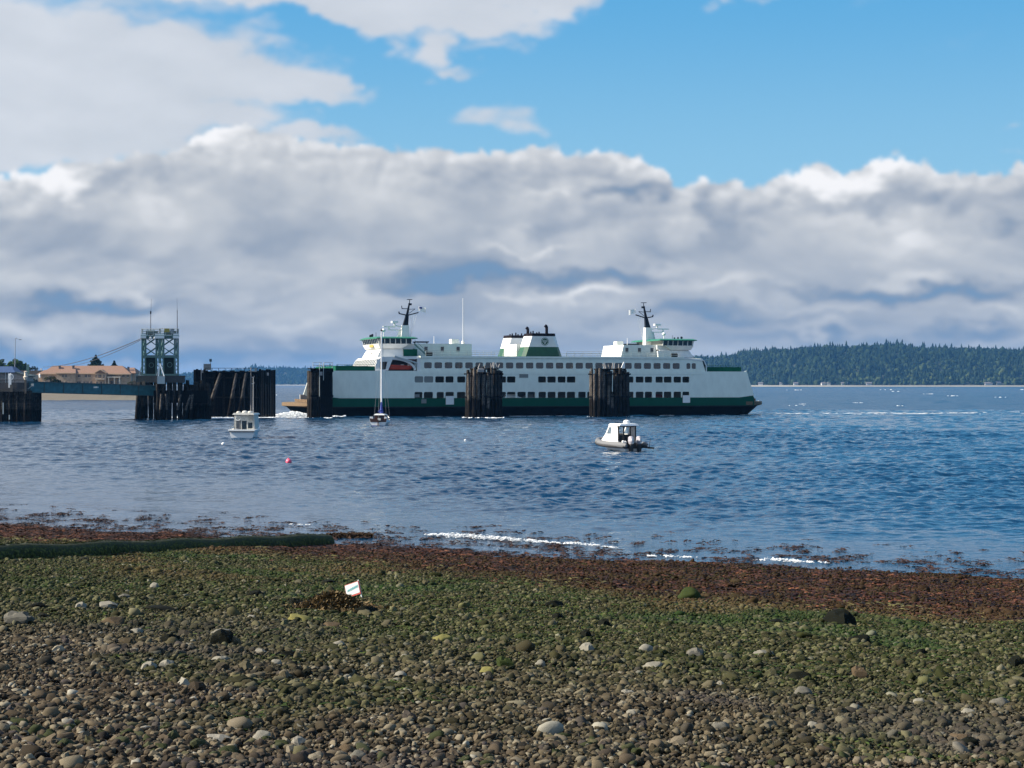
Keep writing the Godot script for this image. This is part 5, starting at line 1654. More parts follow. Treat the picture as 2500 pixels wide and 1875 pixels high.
func make_towers():
	rng.seed = 123
	var m: MB
	var data := [[368.5, 317.0, "farther green lattice lift tower at the left of the pair, cables tied to it"], [413.0, 306.0, "nearer green lattice lift tower at the right of the pair, yellow box on top"]]
	for k in 2:
		var d: float = data[k][1]
		var at := px(data[k][0], 0, d)
		at.y = 0
		var y0 := EYE + (937.5 - 917.0) / F * d
		var y1 := EYE + (937.5 - 822.0) / F * d
		var o = thing("lift_tower", data[k][2], "tower", at, deg_to_rad(8.0), "lift towers of the ferry bridge")
		lattice_tower(o, Vector3.ZERO, 1.25, 1.2, y0, y1)
		m = MB.new()
		m.box(Vector3(-2.3, y0 - 1.25, -2.0), Vector3(2.0 if k == 0 else 2.7, y0 - 0.02, 2.0))
		part("concrete_cap", m, mats.concrete if k == 0 else mats.concrete_dark, o)
		m = MB.new()
		m.tube(Vector3([-0.1, 1.35][k], y1, -0.9), Vector3([-0.1, 1.35][k], y1 + 4.3, -0.9), 0.07, 0.05, 6)
		m.tube(Vector3([-0.1, 1.35][k], y1 + 4.3, -0.9), Vector3([0.05, 1.3][k], y1 + 6.9, -0.9), 0.03, 0.015, 5)
		m.box(Vector3([-0.22, 1.3][k], y1 + 4.2, -1.0), Vector3([0.02, 1.4][k], y1 + 4.7, -0.8))
		part("whip_aerial", m, mats.cable, o)
		if k == 1:
			m = MB.new()
			m.box(Vector3(-0.75, y1 + 0.75, 1.3), Vector3(0.15, y1 + 1.4, 1.6))
			part("yellow_box", m, mats.yellow_board, o)
			m = MB.new()
			m.hexa([Vector3(0.3, y1 + 0.5, 1.5), Vector3(0.8, y1 + 0.5, 1.5), Vector3(0.8, y1 + 0.5, 1.4), Vector3(0.3, y1 + 0.5, 1.4), Vector3(0.3, y1 + 1.35, 1.5), Vector3(1.0, y1 + 1.35, 1.5), Vector3(1.0, y1 + 1.35, 1.4), Vector3(0.3, y1 + 1.35, 1.4)])
			part("pale_board", m, mats.shed_grey, o)
		else:
			for s in [-0.25, 0.45]:
				m = MB.new()
				m.lathe(Vector3(s + 0.3, y1 - 0.3, 1.5), [[0.05, -0.3], [0.26, -0.1], [0.26, 0.15], [0.05, 0.3]], 10)
				part("floodlight", m, mats.bright_white, o)
		# piles under the cap
		for i in 5:
			for j in 2:
				add_pile(o, Vector3(-1.9 + 0.95 * i, 0, -1.4 + 2.8 * j), y0 - 1.25, Vector2(rng.randfn(0, 0.015), 0), 1.1)
		if k == 1:
			for i in 9: add_pile(o, Vector3(2.6 + 0.55 * i, 0, -1.2 + 0.5 * (i % 3)), 6.8 + rng.randf_range(-1.0, 0.6), Vector2(rng.randfn(0, 0.02), 0), 1.1)
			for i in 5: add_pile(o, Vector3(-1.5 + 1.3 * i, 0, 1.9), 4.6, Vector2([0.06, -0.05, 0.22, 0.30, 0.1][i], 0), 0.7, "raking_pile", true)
			m = MB.new()
			m.box(Vector3(-2.6, 3.0, -1.5), Vector3(6.6, 5.2, 1.6))
			part("fender_timber", m, mats.plank, o)
			m = MB.new()
			m.box(Vector3(-1.9, y0 - 1.45, 2.05), Vector3(-0.6, y0 - 0.1, 2.5))
			part("white_bracket_box", m, mats.rail_grey, o)
			m = MB.new()
			m.beam(Vector3(-1.7, y0 - 0.1, 2.3), Vector3(-1.55, y0 + 2.1, 2.0), 0.18, 0.2)
			m.beam(Vector3(-0.75, y0 - 0.1, 2.3), Vector3(-1.5, y0 + 2.1, 2.0), 0.18, 0.2)
			part("white_bracket", m, mats.bright_white, o)
		else:
			add_pile(o, Vector3(-2.4, 0, 1.6), 5.6, Vector2(0.05, 0), 1.25)
			add_pile(o, Vector3(-1.35, 0, 1.6), 5.6, Vector2(0.0, 0), 1.4)
	# cables from the far tower down to the shore
	for k in 2:
		m = MB.new()
		var a := px(346, 826 + 3 * k, 317.0)
		var b := px([105.0, 175.0][k], [896.0, 893.0][k], [560.0, 600.0][k])
		var pts := []
		for i in 25:
			var t := i / 24.0
			pts.append(a.lerp(b, t) - Vector3.UP * 5.0 * t * (1.0 - t) * (1.0 - 0.4 * k))
		m.path(pts, 0.075 if k == 0 else 0.055, 5)
		single("overhead_cable", m, mats.cable, ["heavier upper cable running down left from the lift tower", "thinner lower cable running down left behind the dark conifer"][k], "cable")

func make_bridge():
	var m: MB
	var a0 := px(60, 933, 293.0)
	var b0 := px(383, 942.5, 309.0)
	var a1 := px(60, 957.5, 293.0)
	var b1 := px(383, 966, 309.0)
	var o = thing("transfer_bridge", "teal steel girder bridge between the pier and the lift towers", "bridge")
	var n := 7
	for i in n:
		var t0 := float(i) / n
		var t1 := float(i + 1) / n
		m = MB.new()
		var g := Vector3(0.03, 0, 0)
		var p := [a1.lerp(b1, t0) + g, a1.lerp(b1, t1) - g, a0.lerp(b0, t1) - g, a0.lerp(b0, t0) + g]
		var z := Vector3(0, 0, -0.08)
		m.hexa([p[0], p[1], p[1] + z, p[0] + z, p[3], p[2], p[2] + z, p[3] + z])
		part("girder_panel", m, mats.teal_steel, o)
		m = MB.new()
		m.beam(p[1] + Vector3(0.03, 0, 0.05), p[2] + Vector3(0.03, 0, 0.05), 0.10, 0.12)
		part("stiffener", m, mats.tower_dark, o)
	for q in [[a0, b0, 0.10], [a1, b1, -0.02]]:
		m = MB.new()
		m.beam(q[0] + Vector3(0, q[2], -0.05), q[1] + Vector3(0, q[2], -0.05), 0.5, 0.12)
		part("flange", m, mats.tower_dark, o)
	m = MB.new()
	m.hexa([a1 + Vector3(0, 0.2, -0.2), b1 + Vector3(0, 0.2, -0.2), b1 + Vector3(0, 0.2, -7.5), a1 + Vector3(0, 0.2, -7.5), a1 + Vector3(0, 0.55, -0.2), b1 + Vector3(0, 0.55, -0.2), b1 + Vector3(0, 0.55, -7.5), a1 + Vector3(0, 0.55, -7.5)])
	part("roadway", m, mats.concrete_dark, o)
	m = MB.new()
	m.hexa([a1 + Vector3(0, 0, -7.6), b1 + Vector3(0, 0, -7.6), b1 + Vector3(0, 0, -7.7), a1 + Vector3(0, 0, -7.7), a0 + Vector3(0, 0, -7.6), b0 + Vector3(0, 0, -7.6), b0 + Vector3(0, 0, -7.7), a0 + Vector3(0, 0, -7.7)])
	part("far_girder", m, mats.teal_steel, o)
	m = MB.new()
	var c := px(80, 940, 292.6)
	m.beam(c, c + Vector3(-1.3, -1.1, 0.1), 0.12, 0.14)
	m.box(c + Vector3(-0.25, -0.2, 0), c + Vector3(0.2, 0.25, 0.2))
	part("jack", m, mats.rail_grey, o)
	for q in [[130.0, 941.0], [237.0, 945.5]]:
		m = MB.new()
		var w := px(q[0], q[1], 298.0)
		m.box(w + Vector3(-0.3, -0.13, 0), w + Vector3(0.3, 0.13, 1.2))
		part("name_plate", m, mats.rail_grey, o)
	# raised kerb gear near the towers
	for q in [[316.0, 938.0], [327.0, 933.0], [336.0, 936.0], [349.0, 934.0]]:
		m = MB.new()
		var w := px(q[0], q[1], 309.0)
		m.box(w + Vector3(-0.3, -0.6, -1.0), w + Vector3(0.25, 0.25, -0.5))
		part("hinge_block", m, mats.concrete, o)

func make_pier():
	rng.seed = 140
	var m: MB
	var at := px(0, 0, 291.0)
	at.y = 0
	var o = thing("pier", "dark timber pier head with a concrete deck at the left edge", "pier", at, 0.0)
	var k := F / 291.0
	var right := 66.0 / k
	for i in 34:                                        # close-set bulkhead piles
		var x := -9.0 + (right + 9.6) * i / 33.0
		add_pile(o, Vector3(x, 0, 0.15 * sin(i * 2.1)), 5.2, Vector2(rng.randfn(0, 0.006), 0), 1.0)
	for i in 10: add_pile(o, Vector3(right - 0.1 + 0.28 * (i % 2), 0, -0.6 - 0.7 * i), 4.8, Vector2(0.02, 0), 1.1)
	m = MB.new()
	m.box(Vector3(-9.0, -1.0, -8.0), Vector3(right - 0.3, 5.0, -0.35))
	part("bulkhead_fill", m, mats.plank, o)
	m = MB.new()
	m.hexa([Vector3(right + 0.1, -1, 0.5), Vector3(right + 1.1, -1, 0.5), Vector3(right + 1.1, -1, -3), Vector3(right + 0.1, -1, -3), Vector3(right - 0.3, 1.0, 0.4), Vector3(right + 0.2, 1.3, 0.4), Vector3(right + 0.2, 1.3, -3), Vector3(right - 0.3, 1.0, -3)])
	part("rubble_toe", m, mats.plank, o)
	for q in [[9.5, 983.0, 1011.0], [24.5, 1013.0, 1024.0]]:
		m = MB.new()
		m.box(Vector3((q[0] - 1.3) / k, EYE - (q[2] - 937.5) / k, 0.36), Vector3((q[0] + 1.3) / k, EYE - (q[1] - 937.5) / k, 0.46))
		part("tide_gauge", m, mats.rail_grey, o)
	m = MB.new()
	m.box(Vector3(-9.0, 5.05, -9.0), Vector3(right - 0.1, 5.45, 0.55))
	part("deck_edge", m, mats.plank_grey, o)
	m = MB.new()
	m.box(Vector3(-9.0, 5.45, -9.0), Vector3(right - 0.35, 6.55, 0.25))
	part("concrete_deck", m, mats.concrete_dark, o)
	m = MB.new()
	m.box(Vector3(right - 0.25, 4.7, 0.3), Vector3(right + 0.05, 7.0, 0.6))
	m.box(Vector3(27.0 / k, 5.0, 0.58), Vector3(34.0 / k, 6.2, 0.72))
	part("edge_post", m, mats.concrete, o)
	m = MB.new()
	railing(m, Vector3(-9.0, 6.55, 0.1), Vector3(right - 0.4, 6.55, 0.1), 0.45, 1.5, 0.05, 1)
	part("handrail", m, mats.cable, o)
	# waiting shed on the pier
	var s = thing("pier_shed", "grey shed with a blue roof standing on the pier at the left edge", "shed", at + Vector3(0, 6.55, -2.0))
	m = MB.new()
	m.hexa([Vector3(18.0 / k, 0, 0), Vector3(58.0 / k, 0, 0), Vector3(58.0 / k, 0, -4), Vector3(18.0 / k, 0, -4), Vector3(18.0 / k, 1.75, 0), Vector3(57.0 / k, 1.1, 0), Vector3(57.0 / k, 1.1, -4), Vector3(18.0 / k, 1.75, -4)])
	part("wall", m, mats.shed_grey, s)
	m = MB.new()
	m.box(Vector3(-9, 0, -4), Vector3(17.9 / k, 1.6, -0.4))
	part("inner_wall", m, mats.shed_grey, s)
	for x in [-4.0, -2.4, -0.8, 0.35, 0.75]:
		m = MB.new()
		m.box(Vector3(x - 0.06, 0, -0.15), Vector3(x + 0.06, 1.7, 0))
		part("post", m, mats.rail_grey, s)
	m = MB.new()
	m.box(Vector3(-9, 0.55, -0.12), Vector3(10.0 / k, 0.7, -0.02))
	part("bench_rail", m, mats.shed_grey, s)
	m = MB.new()
	m.hexa([Vector3(-9, 1.68, 0.4), Vector3(30.0 / k, 1.72, 0.4), Vector3(30.0 / k, 1.72, -4.4), Vector3(-9, 1.68, -4.4), Vector3(-9, 2.75, -1.2), Vector3(16.0 / k, 2.75, -1.2), Vector3(16.0 / k, 2.75, -3.0), Vector3(-9, 2.75, -3.0)])
	part("blue_roof", m, mats.shed_blue, s)
	m = MB.new()
	m.hexa([Vector3(30.0 / k, 1.62, 0.3), Vector3(61.0 / k, 1.0, 0.3), Vector3(61.0 / k, 1.0, -4.3), Vector3(30.0 / k, 1.62, -4.3), Vector3(30.0 / k, 1.82, 0.3), Vector3(61.0 / k, 1.18, 0.3), Vector3(61.0 / k, 1.18, -4.3), Vector3(30.0 / k, 1.82, -4.3)])
	part("dark_roof", m, mats.tower_dark, s)
	var g = thing("life_ring_post", "white post with a life ring at the pier's edge", "life ring", at + Vector3(26.0 / k, 5.7, 0.4))
	m = MB.new()
	m.box(Vector3(-0.24, 0, -0.05), Vector3(0.24, 2.4, 0.1))
	part("board", m, mats.bright_white, g)
	m = MB.new()
	for i in 14:
		var a0 := TAU * i / 14
		var a1 := TAU * (i + 1) / 14
		m.beam(Vector3(0.3 + 0.3 * cos(a0), 1.8 + 0.42 * sin(a0), 0.18), Vector3(0.3 + 0.3 * cos(a1), 1.8 + 0.42 * sin(a1), 0.18), 0.12, 0.12)
	part("ring", m, mats.bright_white, g)
	var sg = thing("pier_sign", "tall pale green signboard standing behind the pier shed", "sign", at + Vector3(49.5 / k, 7.3, -4.5))
	m = MB.new()
	m.box(Vector3(-0.25, 0.9, -0.05), Vector3(0.25, 2.35, 0.05))
	part("board", m, mats.tower_green, sg)
	m = MB.new()
	m.box(Vector3(-0.2, -0.8, -0.04), Vector3(-0.1, 0.9, 0.04))
	m.box(Vector3(0.1, -0.8, -0.04), Vector3(0.2, 0.9, 0.04))
	part("leg", m, mats.tower_green, sg)
	var fp = thing("fender_post", "cream flared post at the pier's right end", "post", at + Vector3(62.0 / k, 6.3, -0.2))
	m = MB.new()
	m.lathe(Vector3.ZERO, [[0.16, 0.0], [0.22, 0.7], [0.42, 1.2], [0.26, 1.35], [0.22, 1.9], [0.3, 2.1], [0.0, 2.2]], 9)
	part("shaft", m, mats.stucco_trim, fp)
	var lp = thing("street_lamp", "tall thin lamp post behind the pier shed at the left edge", "street lamp", at + Vector3(15.0 / k, 6.5, -5.0))
	m = MB.new()
	m.tube(Vector3.ZERO, Vector3(0.1, 7.6, 0), 0.09, 0.05, 7)
	part("pole", m, mats.galvanised, lp)
	m = MB.new()
	m.tube(Vector3(0.1, 7.55, 0), Vector3(1.0, 7.4, 0), 0.035, 0.03, 5)
	m.tube(Vector3(0.1, 7.55, 0), Vector3(0.35, 7.7, 0), 0.035, 0.03, 5)
	part("arm", m, mats.galvanised, lp)
	m = MB.new()
	m.box(Vector3(0.75, 7.3, -0.1), Vector3(1.15, 7.42, 0.1))
	part("lamp_head", m, mats.galvanised, lp)
	m = MB.new()
	m.box(Vector3(-0.1, 3.2, -0.1), Vector3(0.15, 4.2, 0.1))
	part("junction_box", m, mats.shed_grey, lp)

# ------------------------------------------------------------------ headland with the big house
func make_headland():
	rng.seed = 150
	var mb := MB.new()
	var prof := [[0.0, -0.5], [6.0, 0.4], [16.0, 2.2], [24.0, 2.9], [40.0, 4.6], [70.0, 5.2], [180.0, 6.0], [420.0, 9.0]]
	var xs := []
	for i in 46: xs.append(-335.0 + 4.6 * i)
	var p := func(x: float, j: int) -> Vector3:
		var e := smoothstep(-132.0, -160.0, x)           # the spit dies out to the right
		var base := -664.0 - 0.35 * (x + 190.0) * (1.0 if x > -190.0 else 0.0) 
		var y: float = prof[j][1]
		if y > 0: y = y * lerpf(0.25, 1.0, e) + 0.25 * patch.get_noise_2d(x * 2.0, j * 40.0)
		y -= 12.0 * smoothstep(-139.0, -131.0, x)
		return Vector3(x * (base - prof[j][0]) / base, y, base - prof[j][0])
	for i in xs.size() - 1:
		for j in prof.size() - 1:
			mb.quad(p.call(xs[i], j), p.call(xs[i + 1], j), p.call(xs[i + 1], j + 1), p.call(xs[i], j + 1))
	structure("headland", mb, paint("strand", lin(0.24, 0.205, 0.15), 0.95, "grain", Vector3(0.25, 0.25, 0.25)))

func make_house():
	var d := 715.0
	var k := F / d
	var at := px(205, 0, d)
	at.y = 4.6
	var o = thing("apartment_house", "long cream house with a hipped salmon tile roof behind the bridge", "house", at)
	var X := func(u: float) -> float: return (u - 205.0) / k
	var Y := func(v: float) -> float: return EYE - (v - 937.5) / k - 4.6
	var m: MB
	# wings as blocks: [u0, u1, eaves v, depth from, depth to]
	m = MB.new()
	m.box(Vector3(X.call(104), -0.5, -12), Vector3(X.call(142), Y.call(912), 0.5))
	m.box(Vector3(X.call(142), -0.5, -13), Vector3(X.call(188), Y.call(911), 2.5))
	m.box(Vector3(X.call(188), -0.5, -13), Vector3(X.call(236), Y.call(912), 0.8))
	m.box(Vector3(X.call(236), -0.5, -13), Vector3(X.call(262), Y.call(910), 2.2))
	m.box(Vector3(X.call(262), -0.5, -13), Vector3(X.call(320), Y.call(913), 0.0))
	m.box(Vector3(X.call(320), -0.5, -16), Vector3(X.call(327), Y.call(911), -3.0))
	m.box(Vector3(X.call(92), -0.5, -10), Vector3(X.call(104), Y.call(915), -1.0))
	var w = part("wall", m, mats.stucco, o)
	m = MB.new()
	var ridge: float = Y.call(892.5)
	var hip := func(u0: float, u1: float, ve: float, r0: float, r1: float, zf: float, zb: float, top: float):
		var e: float = Y.call(ve)
		var a := Vector3(X.call(u0), e, zf)
		var b := Vector3(X.call(u1), e, zf)
		var c := Vector3(X.call(u1), e, zb)
		var f := Vector3(X.call(u0), e, zb)
		var zr := (zf + zb) * 0.5
		var p := Vector3(X.call(r0), top, zr)
		var q := Vector3(X.call(r1), top, zr)
		m.quad(a, b, q, p); m.quad(c, f, p, q); m.tri(b, c, q); m.tri(f, a, p); m.quad(f, c, b, a)
	hip.call(100.0, 322.0, 913.0, 120.0, 290.0, 1.2, -13.8, ridge)
	hip.call(140.0, 190.0, 911.0, 155.0, 178.0, 3.4, -12.0, Y.call(897.0))
	hip.call(88.0, 110.0, 914.5, 100.0, 108.0, 0.4, -11.0, Y.call(903.0))
	hip.call(300.0, 329.0, 911.0, 305.0, 316.0, -2.0, -17.0, Y.call(897.0))
	var rf = part("roof", m, mats.roof_tile, o)
	m = MB.new()
	var g0: float = X.call(234.0)
	var g1: float = X.call(264.0)
	var gm: float = X.call(249.0)
	m.tri(Vector3(g0, Y.call(911), 2.9), Vector3(g1, Y.call(911), 2.9), Vector3(gm, Y.call(902.5), 2.9))
	m.quad(Vector3(g1, Y.call(911), 2.9), Vector3(g1, Y.call(911), -5), Vector3(gm, Y.call(902.5), -5), Vector3(gm, Y.call(902.5), 2.9))
	m.quad(Vector3(g0, Y.call(911), -5), Vector3(g0, Y.call(911), 2.9), Vector3(gm, Y.call(902.5), 2.9), Vector3(gm, Y.call(902.5), -5))
	part("gable", m, mats.roof_tile, rf)
	m = MB.new()
	m.beam(Vector3(g0, Y.call(911), 3.0), Vector3(gm, Y.call(902.5), 3.0), 0.2, 0.3)
	m.beam(Vector3(g1, Y.call(911), 3.0), Vector3(gm, Y.call(902.5), 3.0), 0.2, 0.3)
	m.beam(Vector3(X.call(188), Y.call(912.5), 1.3), Vector3(X.call(236), Y.call(912.5), 1.3), 0.3, 0.35)
	m.beam(Vector3(X.call(262), Y.call(913), 1.3), Vector3(X.call(322), Y.call(913.5), 1.3), 0.3, 0.35)
	m.beam(Vector3(X.call(140), Y.call(911.3), 3.5), Vector3(X.call(190), Y.call(911.3), 3.5), 0.3, 0.35)
	m.beam(Vector3(X.call(100), Y.call(913), 1.3), Vector3(X.call(140), Y.call(913), 1.3), 0.3, 0.35)
	part("gutter", m, mats.roof_trim, rf)
	for q in [[140.0, 894.0, -4.0], [175.0, 893.0, -3.0], [306.0, 896.0, -6.0]]:
		m = MB.new()
		m.box(Vector3(X.call(q[0] - 2.2), Y.call(q[1] + 8.0), q[2] - 0.6), Vector3(X.call(q[0] + 1.5), Y.call(q[1]), q[2] + 0.6))
		m.box(Vector3(X.call(q[0] - 2.6), Y.call(q[1] + 0.4), q[2] - 0.75), Vector3(X.call(q[0] + 1.9), Y.call(q[1] - 0.8), q[2] + 0.75))
		part("chimney", m, mats.shingle_roof, rf)
	# windows: [u, v, width, height, depth of the wall]
	for q in [[157.5, 918, 4, 7, 2.5], [164.5, 918, 4, 7, 2.5], [194.5, 918, 5.5, 7, 0.8], [211, 918, 5, 7, 0.8], [219.5, 918, 5, 7, 0.8], [238.5, 919, 4, 8, 2.2], [247, 919, 7, 8, 2.2], [256.5, 919, 4, 8, 2.2], [272, 918, 5, 6, 0.0], [279, 918, 4, 6, 0.0], [301, 918, 5, 6, 0.0], [312, 918, 4, 6, 0.0],
			[156, 935, 4, 7, 2.5], [165, 935, 4, 7, 2.5], [194, 935, 8, 7, 0.8], [207, 935, 4, 7, 0.8], [215, 935, 4, 7, 0.8], [224, 935, 4, 7, 0.8], [240, 935, 4, 7, 2.2], [249, 935, 5, 7, 2.2], [257, 935, 3, 7, 2.2], [274, 934, 8, 8, 0.0], [289, 930, 4, 14, 0.0], [115, 935, 6, 7, 0.5], [130, 934, 7, 8, 0.5]]:
		m = MB.new()
		var c := Vector3(X.call(q[0]), Y.call(q[1]), q[4])
		var hw: float = q[2] * 0.5 / k
		var hh: float = q[3] * 0.5 / k
		m.box(c + Vector3(-hw, -hh, -0.05), c + Vector3(hw, hh, 0.04))
		var wn = part("window", m, mats.window_dark, w)
		m = MB.new()
		m.box(c + Vector3(-hw - 0.1, -hh - 0.16, 0), c + Vector3(hw + 0.1, -hh, 0.16))
		m.box(c + Vector3(-0.05, -hh, 0.03), c + Vector3(0.05, hh, 0.08))
		part("window_frame", m, mats.stucco_trim, wn)
	# entrance: porch columns, balcony, awning
	for u in [268.0, 282.0, 294.5]:
		m = MB.new()
		m.box(Vector3(X.call(u - 1.2), -0.5, 1.6), Vector3(X.call(u + 1.2), Y.call(921), 2.2))
		part("column", m, mats.stucco_trim, o)
	m = MB.new()
	m.box(Vector3(X.call(264), Y.call(922), -0.1), Vector3(X.call(297), Y.call(919.5), 2.3))
	part("porch_beam", m, mats.stucco_trim, o)
	m = MB.new()
	m.box(Vector3(X.call(237), Y.call(926.5), 2.2), Vector3(X.call(260), Y.call(925), 3.6))
	var bl = part("balcony", m, mats.stucco_trim, o)
	m = MB.new()
	railing(m, Vector3(X.call(237), Y.call(925), 3.5), Vector3(X.call(260), Y.call(925), 3.5), 0.9, 0.6, 0.05, 1)
	part("balcony_rail", m, mats.shingle_roof, bl)
	m = MB.new()
	m.tube(Vector3(X.call(99), Y.call(922), 0.8), Vector3(X.call(99), Y.call(915.5), 0.8), 0.35, 0.55, 10)
	m.lathe(Vector3(X.call(99), Y.call(915.5), 0.8), [[0.55, 0.0], [0.35, 0.4], [0.0, 0.5]], 10)
	part("corner_lantern", m, mats.bright_white, o)
	# low building to the left
	var lo = thing("flat_roofed_building", "low grey flat-roofed building left of the salmon-roofed house", "building", px(95, 0, 740.0) + Vector3(0, 4.0 - px(95, 0, 740.0).y, 0))
	m = MB.new()
	m.box(Vector3(-8, -1, -6), Vector3(4.5, 6.6, 0))
	part("wall", m, mats.house_grey, lo)
	m = MB.new()
	m.box(Vector3(-8.4, 6.6, -6.4), Vector3(5.0, 7.4, 0.4))
	m.box(Vector3(-8.2, 7.4, -6.2), Vector3(4.8, 8.1, 0.2))
	part("roof", m, mats.concrete, lo)
	m = MB.new()
	m.box(Vector3(0.2, 8.1, -2), Vector3(0.9, 9.0, -1.3))
	part("chimney", m, mats.bright_white, lo)

func leaf_crown(seed_: int, blobs: Array, n: int, size: float, c0: Color, c1: Color) -> MB:
	# leaf clumps spread through the given ellipsoids [centre, radii]
	var r := RandomNumberGenerator.new()
	r.seed = seed_
	var m := MB.new()
	m.colored = true
	for b in blobs:
		for i in n:
			var q := Vector3(r.randfn(), r.randfn(), r.randfn()).normalized() * pow(r.randf(), 0.4)
			var c: Vector3 = b[0] + q * b[1]
			m.col = c0.lerp(c1, r.randf())
			var s := size * r.randf_range(0.5, 1.3)
			var x := Vector3(r.randfn(), r.randfn() * 0.5, r.randfn()).normalized()
			var y := x.cross(Vector3(r.randfn(), r.randfn(), r.randfn()).normalized()).normalized()
			m.tri(c - x * s - y * s * 0.5, c + x * s - y * s * 0.4, c + y * s)
			m.tri(c - x * s * 0.7 + y * s * 0.5, c + y * s * -0.9, c + x * s * 0.8 + y * s * 0.3)
	return m

func make_trees():
	rng.seed = 160
	var m: MB
	# broadleaf trees behind the pier
	for q in [[-6.0, 870.0, 905.0, 780.0, 44.0, "dark round broadleaf tree cut by the left edge behind the pier", 0], [17.0, 880.0, 905.0, 770.0, 30.0, "low bright broadleaf tree between the lamp post and the pier sign", 1], [42.0, 874.0, 905.0, 790.0, 30.0, "bright green broadleaf tree just left of the pier sign", 1], [58.0, 885.0, 906.0, 800.0, 16.0, "dark narrow tree right behind the pier sign", 0]]:
		var d: float = q[3]
		var k := F / d
		var base := px(q[0], 0, d)
		base.y = 5.5
		var top: float = EYE + (937.5 - q[1]) / k - 5.5
		var wd: float = q[4] * 0.5 / k
		var o = thing("broadleaf_tree", q[5], "tree", base, 0.0, "broadleaf trees behind the pier")
		m = MB.new()
		m.tube(Vector3(0, -1, 0), Vector3(0.2, top * 0.5, 0), 0.4, 0.25, 8)
		for i in 4: m.tube(Vector3(0.15, top * 0.4, 0), Vector3(wd * 0.6 * cos(i * 1.7), top * 0.75, wd * 0.5 * sin(i * 1.7)), 0.18, 0.06, 6)
		part("trunk", m, mats.bark_brown, o)
		var bl := []
		for i in 9:
			var a := i * 2.4
			bl.append([Vector3(cos(a) * wd * 0.55, top * rng.randf_range(0.45, 0.82), sin(a) * wd * 0.4), Vector3(wd * 0.48, top * 0.17, wd * 0.45)])
		var dark: bool = q[6] == 0
		part("crown", leaf_crown(rng.randi(), bl, 150, 0.45, Color(0.02, 0.045, 0.012) if dark else Color(0.05, 0.10, 0.02), Color(0.05, 0.085, 0.025) if dark else Color(0.12, 0.19, 0.05)), mats.foliage, o)
	# conifers behind the house
	for q in [[234.0, 868.0, 36.0, 760.0, "big dark conifer rising over the middle of the salmon roof"], [279.0, 882.0, 20.0, 770.0, "small bluish conifer over the right part of the salmon roof"]]:
		var d: float = q[3]
		var k := F / d
		var base := px(q[0], 0, d)
		base.y = 6.0
		var top: float = EYE + (937.5 - q[1]) / k - 6.0
		var o = thing("conifer", q[4], "tree", base)
		m = MB.new()
		m.tube(Vector3(0, -1, 0), Vector3(0, top * 0.97, 0), 0.4, 0.05, 7)
		part("trunk", m, mats.bark_brown, o)
		var bl := []
		for i in 10:
			var t := i / 9.0
			var rr: float = q[2] * 0.55 / k * minf(1.0, 1.75 * (1.0 - t)) + 0.12
			for s in 2:
				var a := i * 2.1 + s * PI
				bl.append([Vector3(cos(a) * rr * 0.45, lerpf(top * 0.45, top * 0.96, t), sin(a) * rr * 0.45), Vector3(rr * 0.7, top * 0.05, rr * 0.7)])
		part("crown", leaf_crown(rng.randi(), bl, 110, 0.42, Color(0.014, 0.028, 0.016), Color(0.035, 0.055, 0.025)), mats.foliage, o)
	# hedges and shrubs: [u, v top, v bottom, width, depth, label]
	for q in [[80.0, 893.0, 902.0, 26.0, 760.0, "dark hedge on top of the flat-roofed building's left end"], [68.5, 921.0, 938.0, 6.0, 705.0, "first dark pointed shrub from the pier's right end"], [74.5, 922.5, 938.0, 6.0, 705.0, "second dark pointed shrub from the pier's right end"], [82.0, 922.0, 938.0, 7.0, 705.0, "third dark pointed shrub from the pier's right end"], [89.0, 925.0, 938.0, 6.0, 705.0, "fourth dark pointed shrub, next to the house"], [123.0, 917.0, 926.0, 28.0, 705.0, "olive shrub covering the left wing of the salmon-roofed house"], [136.0, 924.0, 935.0, 26.0, 704.0, "dark shrub below the olive one before the house"], [334.0, 915.0, 930.0, 8.0, 720.0, "dark bush at the right end of the salmon-roofed house"], [320.0, 930.0, 940.0, 20.0, 705.0, "low grey-green bush between the house and the lift tower"]]:
		var d: float = q[4]
		var k := F / d
		var yb: float = EYE - (q[2] + 6.0 - 937.5) / k
		var yt: float = EYE - (q[1] - 937.5) / k
		var base := px(q[0], 0, d)
		base.y = yb
		var o = thing("shrub", q[5], "shrub", base, 0.0, "shrubs round the house")
		m = MB.new()
		m.tube(Vector3(0, -1.5, 0), Vector3(0, (yt - yb) * 0.6, 0), 0.12, 0.05, 6)
		part("stem", m, mats.bark_brown, o)
		var wd: float = q[3] * 0.5 / k
		var bl := []
		for i in 5: bl.append([Vector3((i - 2) * wd * 0.35, (yt - yb) * (0.62 - 0.06 * absf(i - 2)), 0.3 * sin(i * 2.0)), Vector3(wd * 0.42, (yt - yb) * 0.36, wd * 0.4)])
		var olive: bool = q[5].begins_with("olive") or q[5].begins_with("low grey")
		part("leaves", leaf_crown(rng.randi(), bl, 45, 0.3, Color(0.06, 0.065, 0.025) if olive else Color(0.014, 0.028, 0.014), Color(0.11, 0.11, 0.05) if olive else Color(0.035, 0.05, 0.025)), mats.foliage, o)

# ------------------------------------------------------------------ boats and buoys
func loft(m: MB, secs: Array):                          # rings of equal count, from one end to the other, closed
	for i in secs.size() - 1:
		var a: Array = secs[i]
		var b: Array = secs[i + 1]
		for k in a.size() - 1: m.quad(a[k], b[k], b[k + 1], a[k + 1])

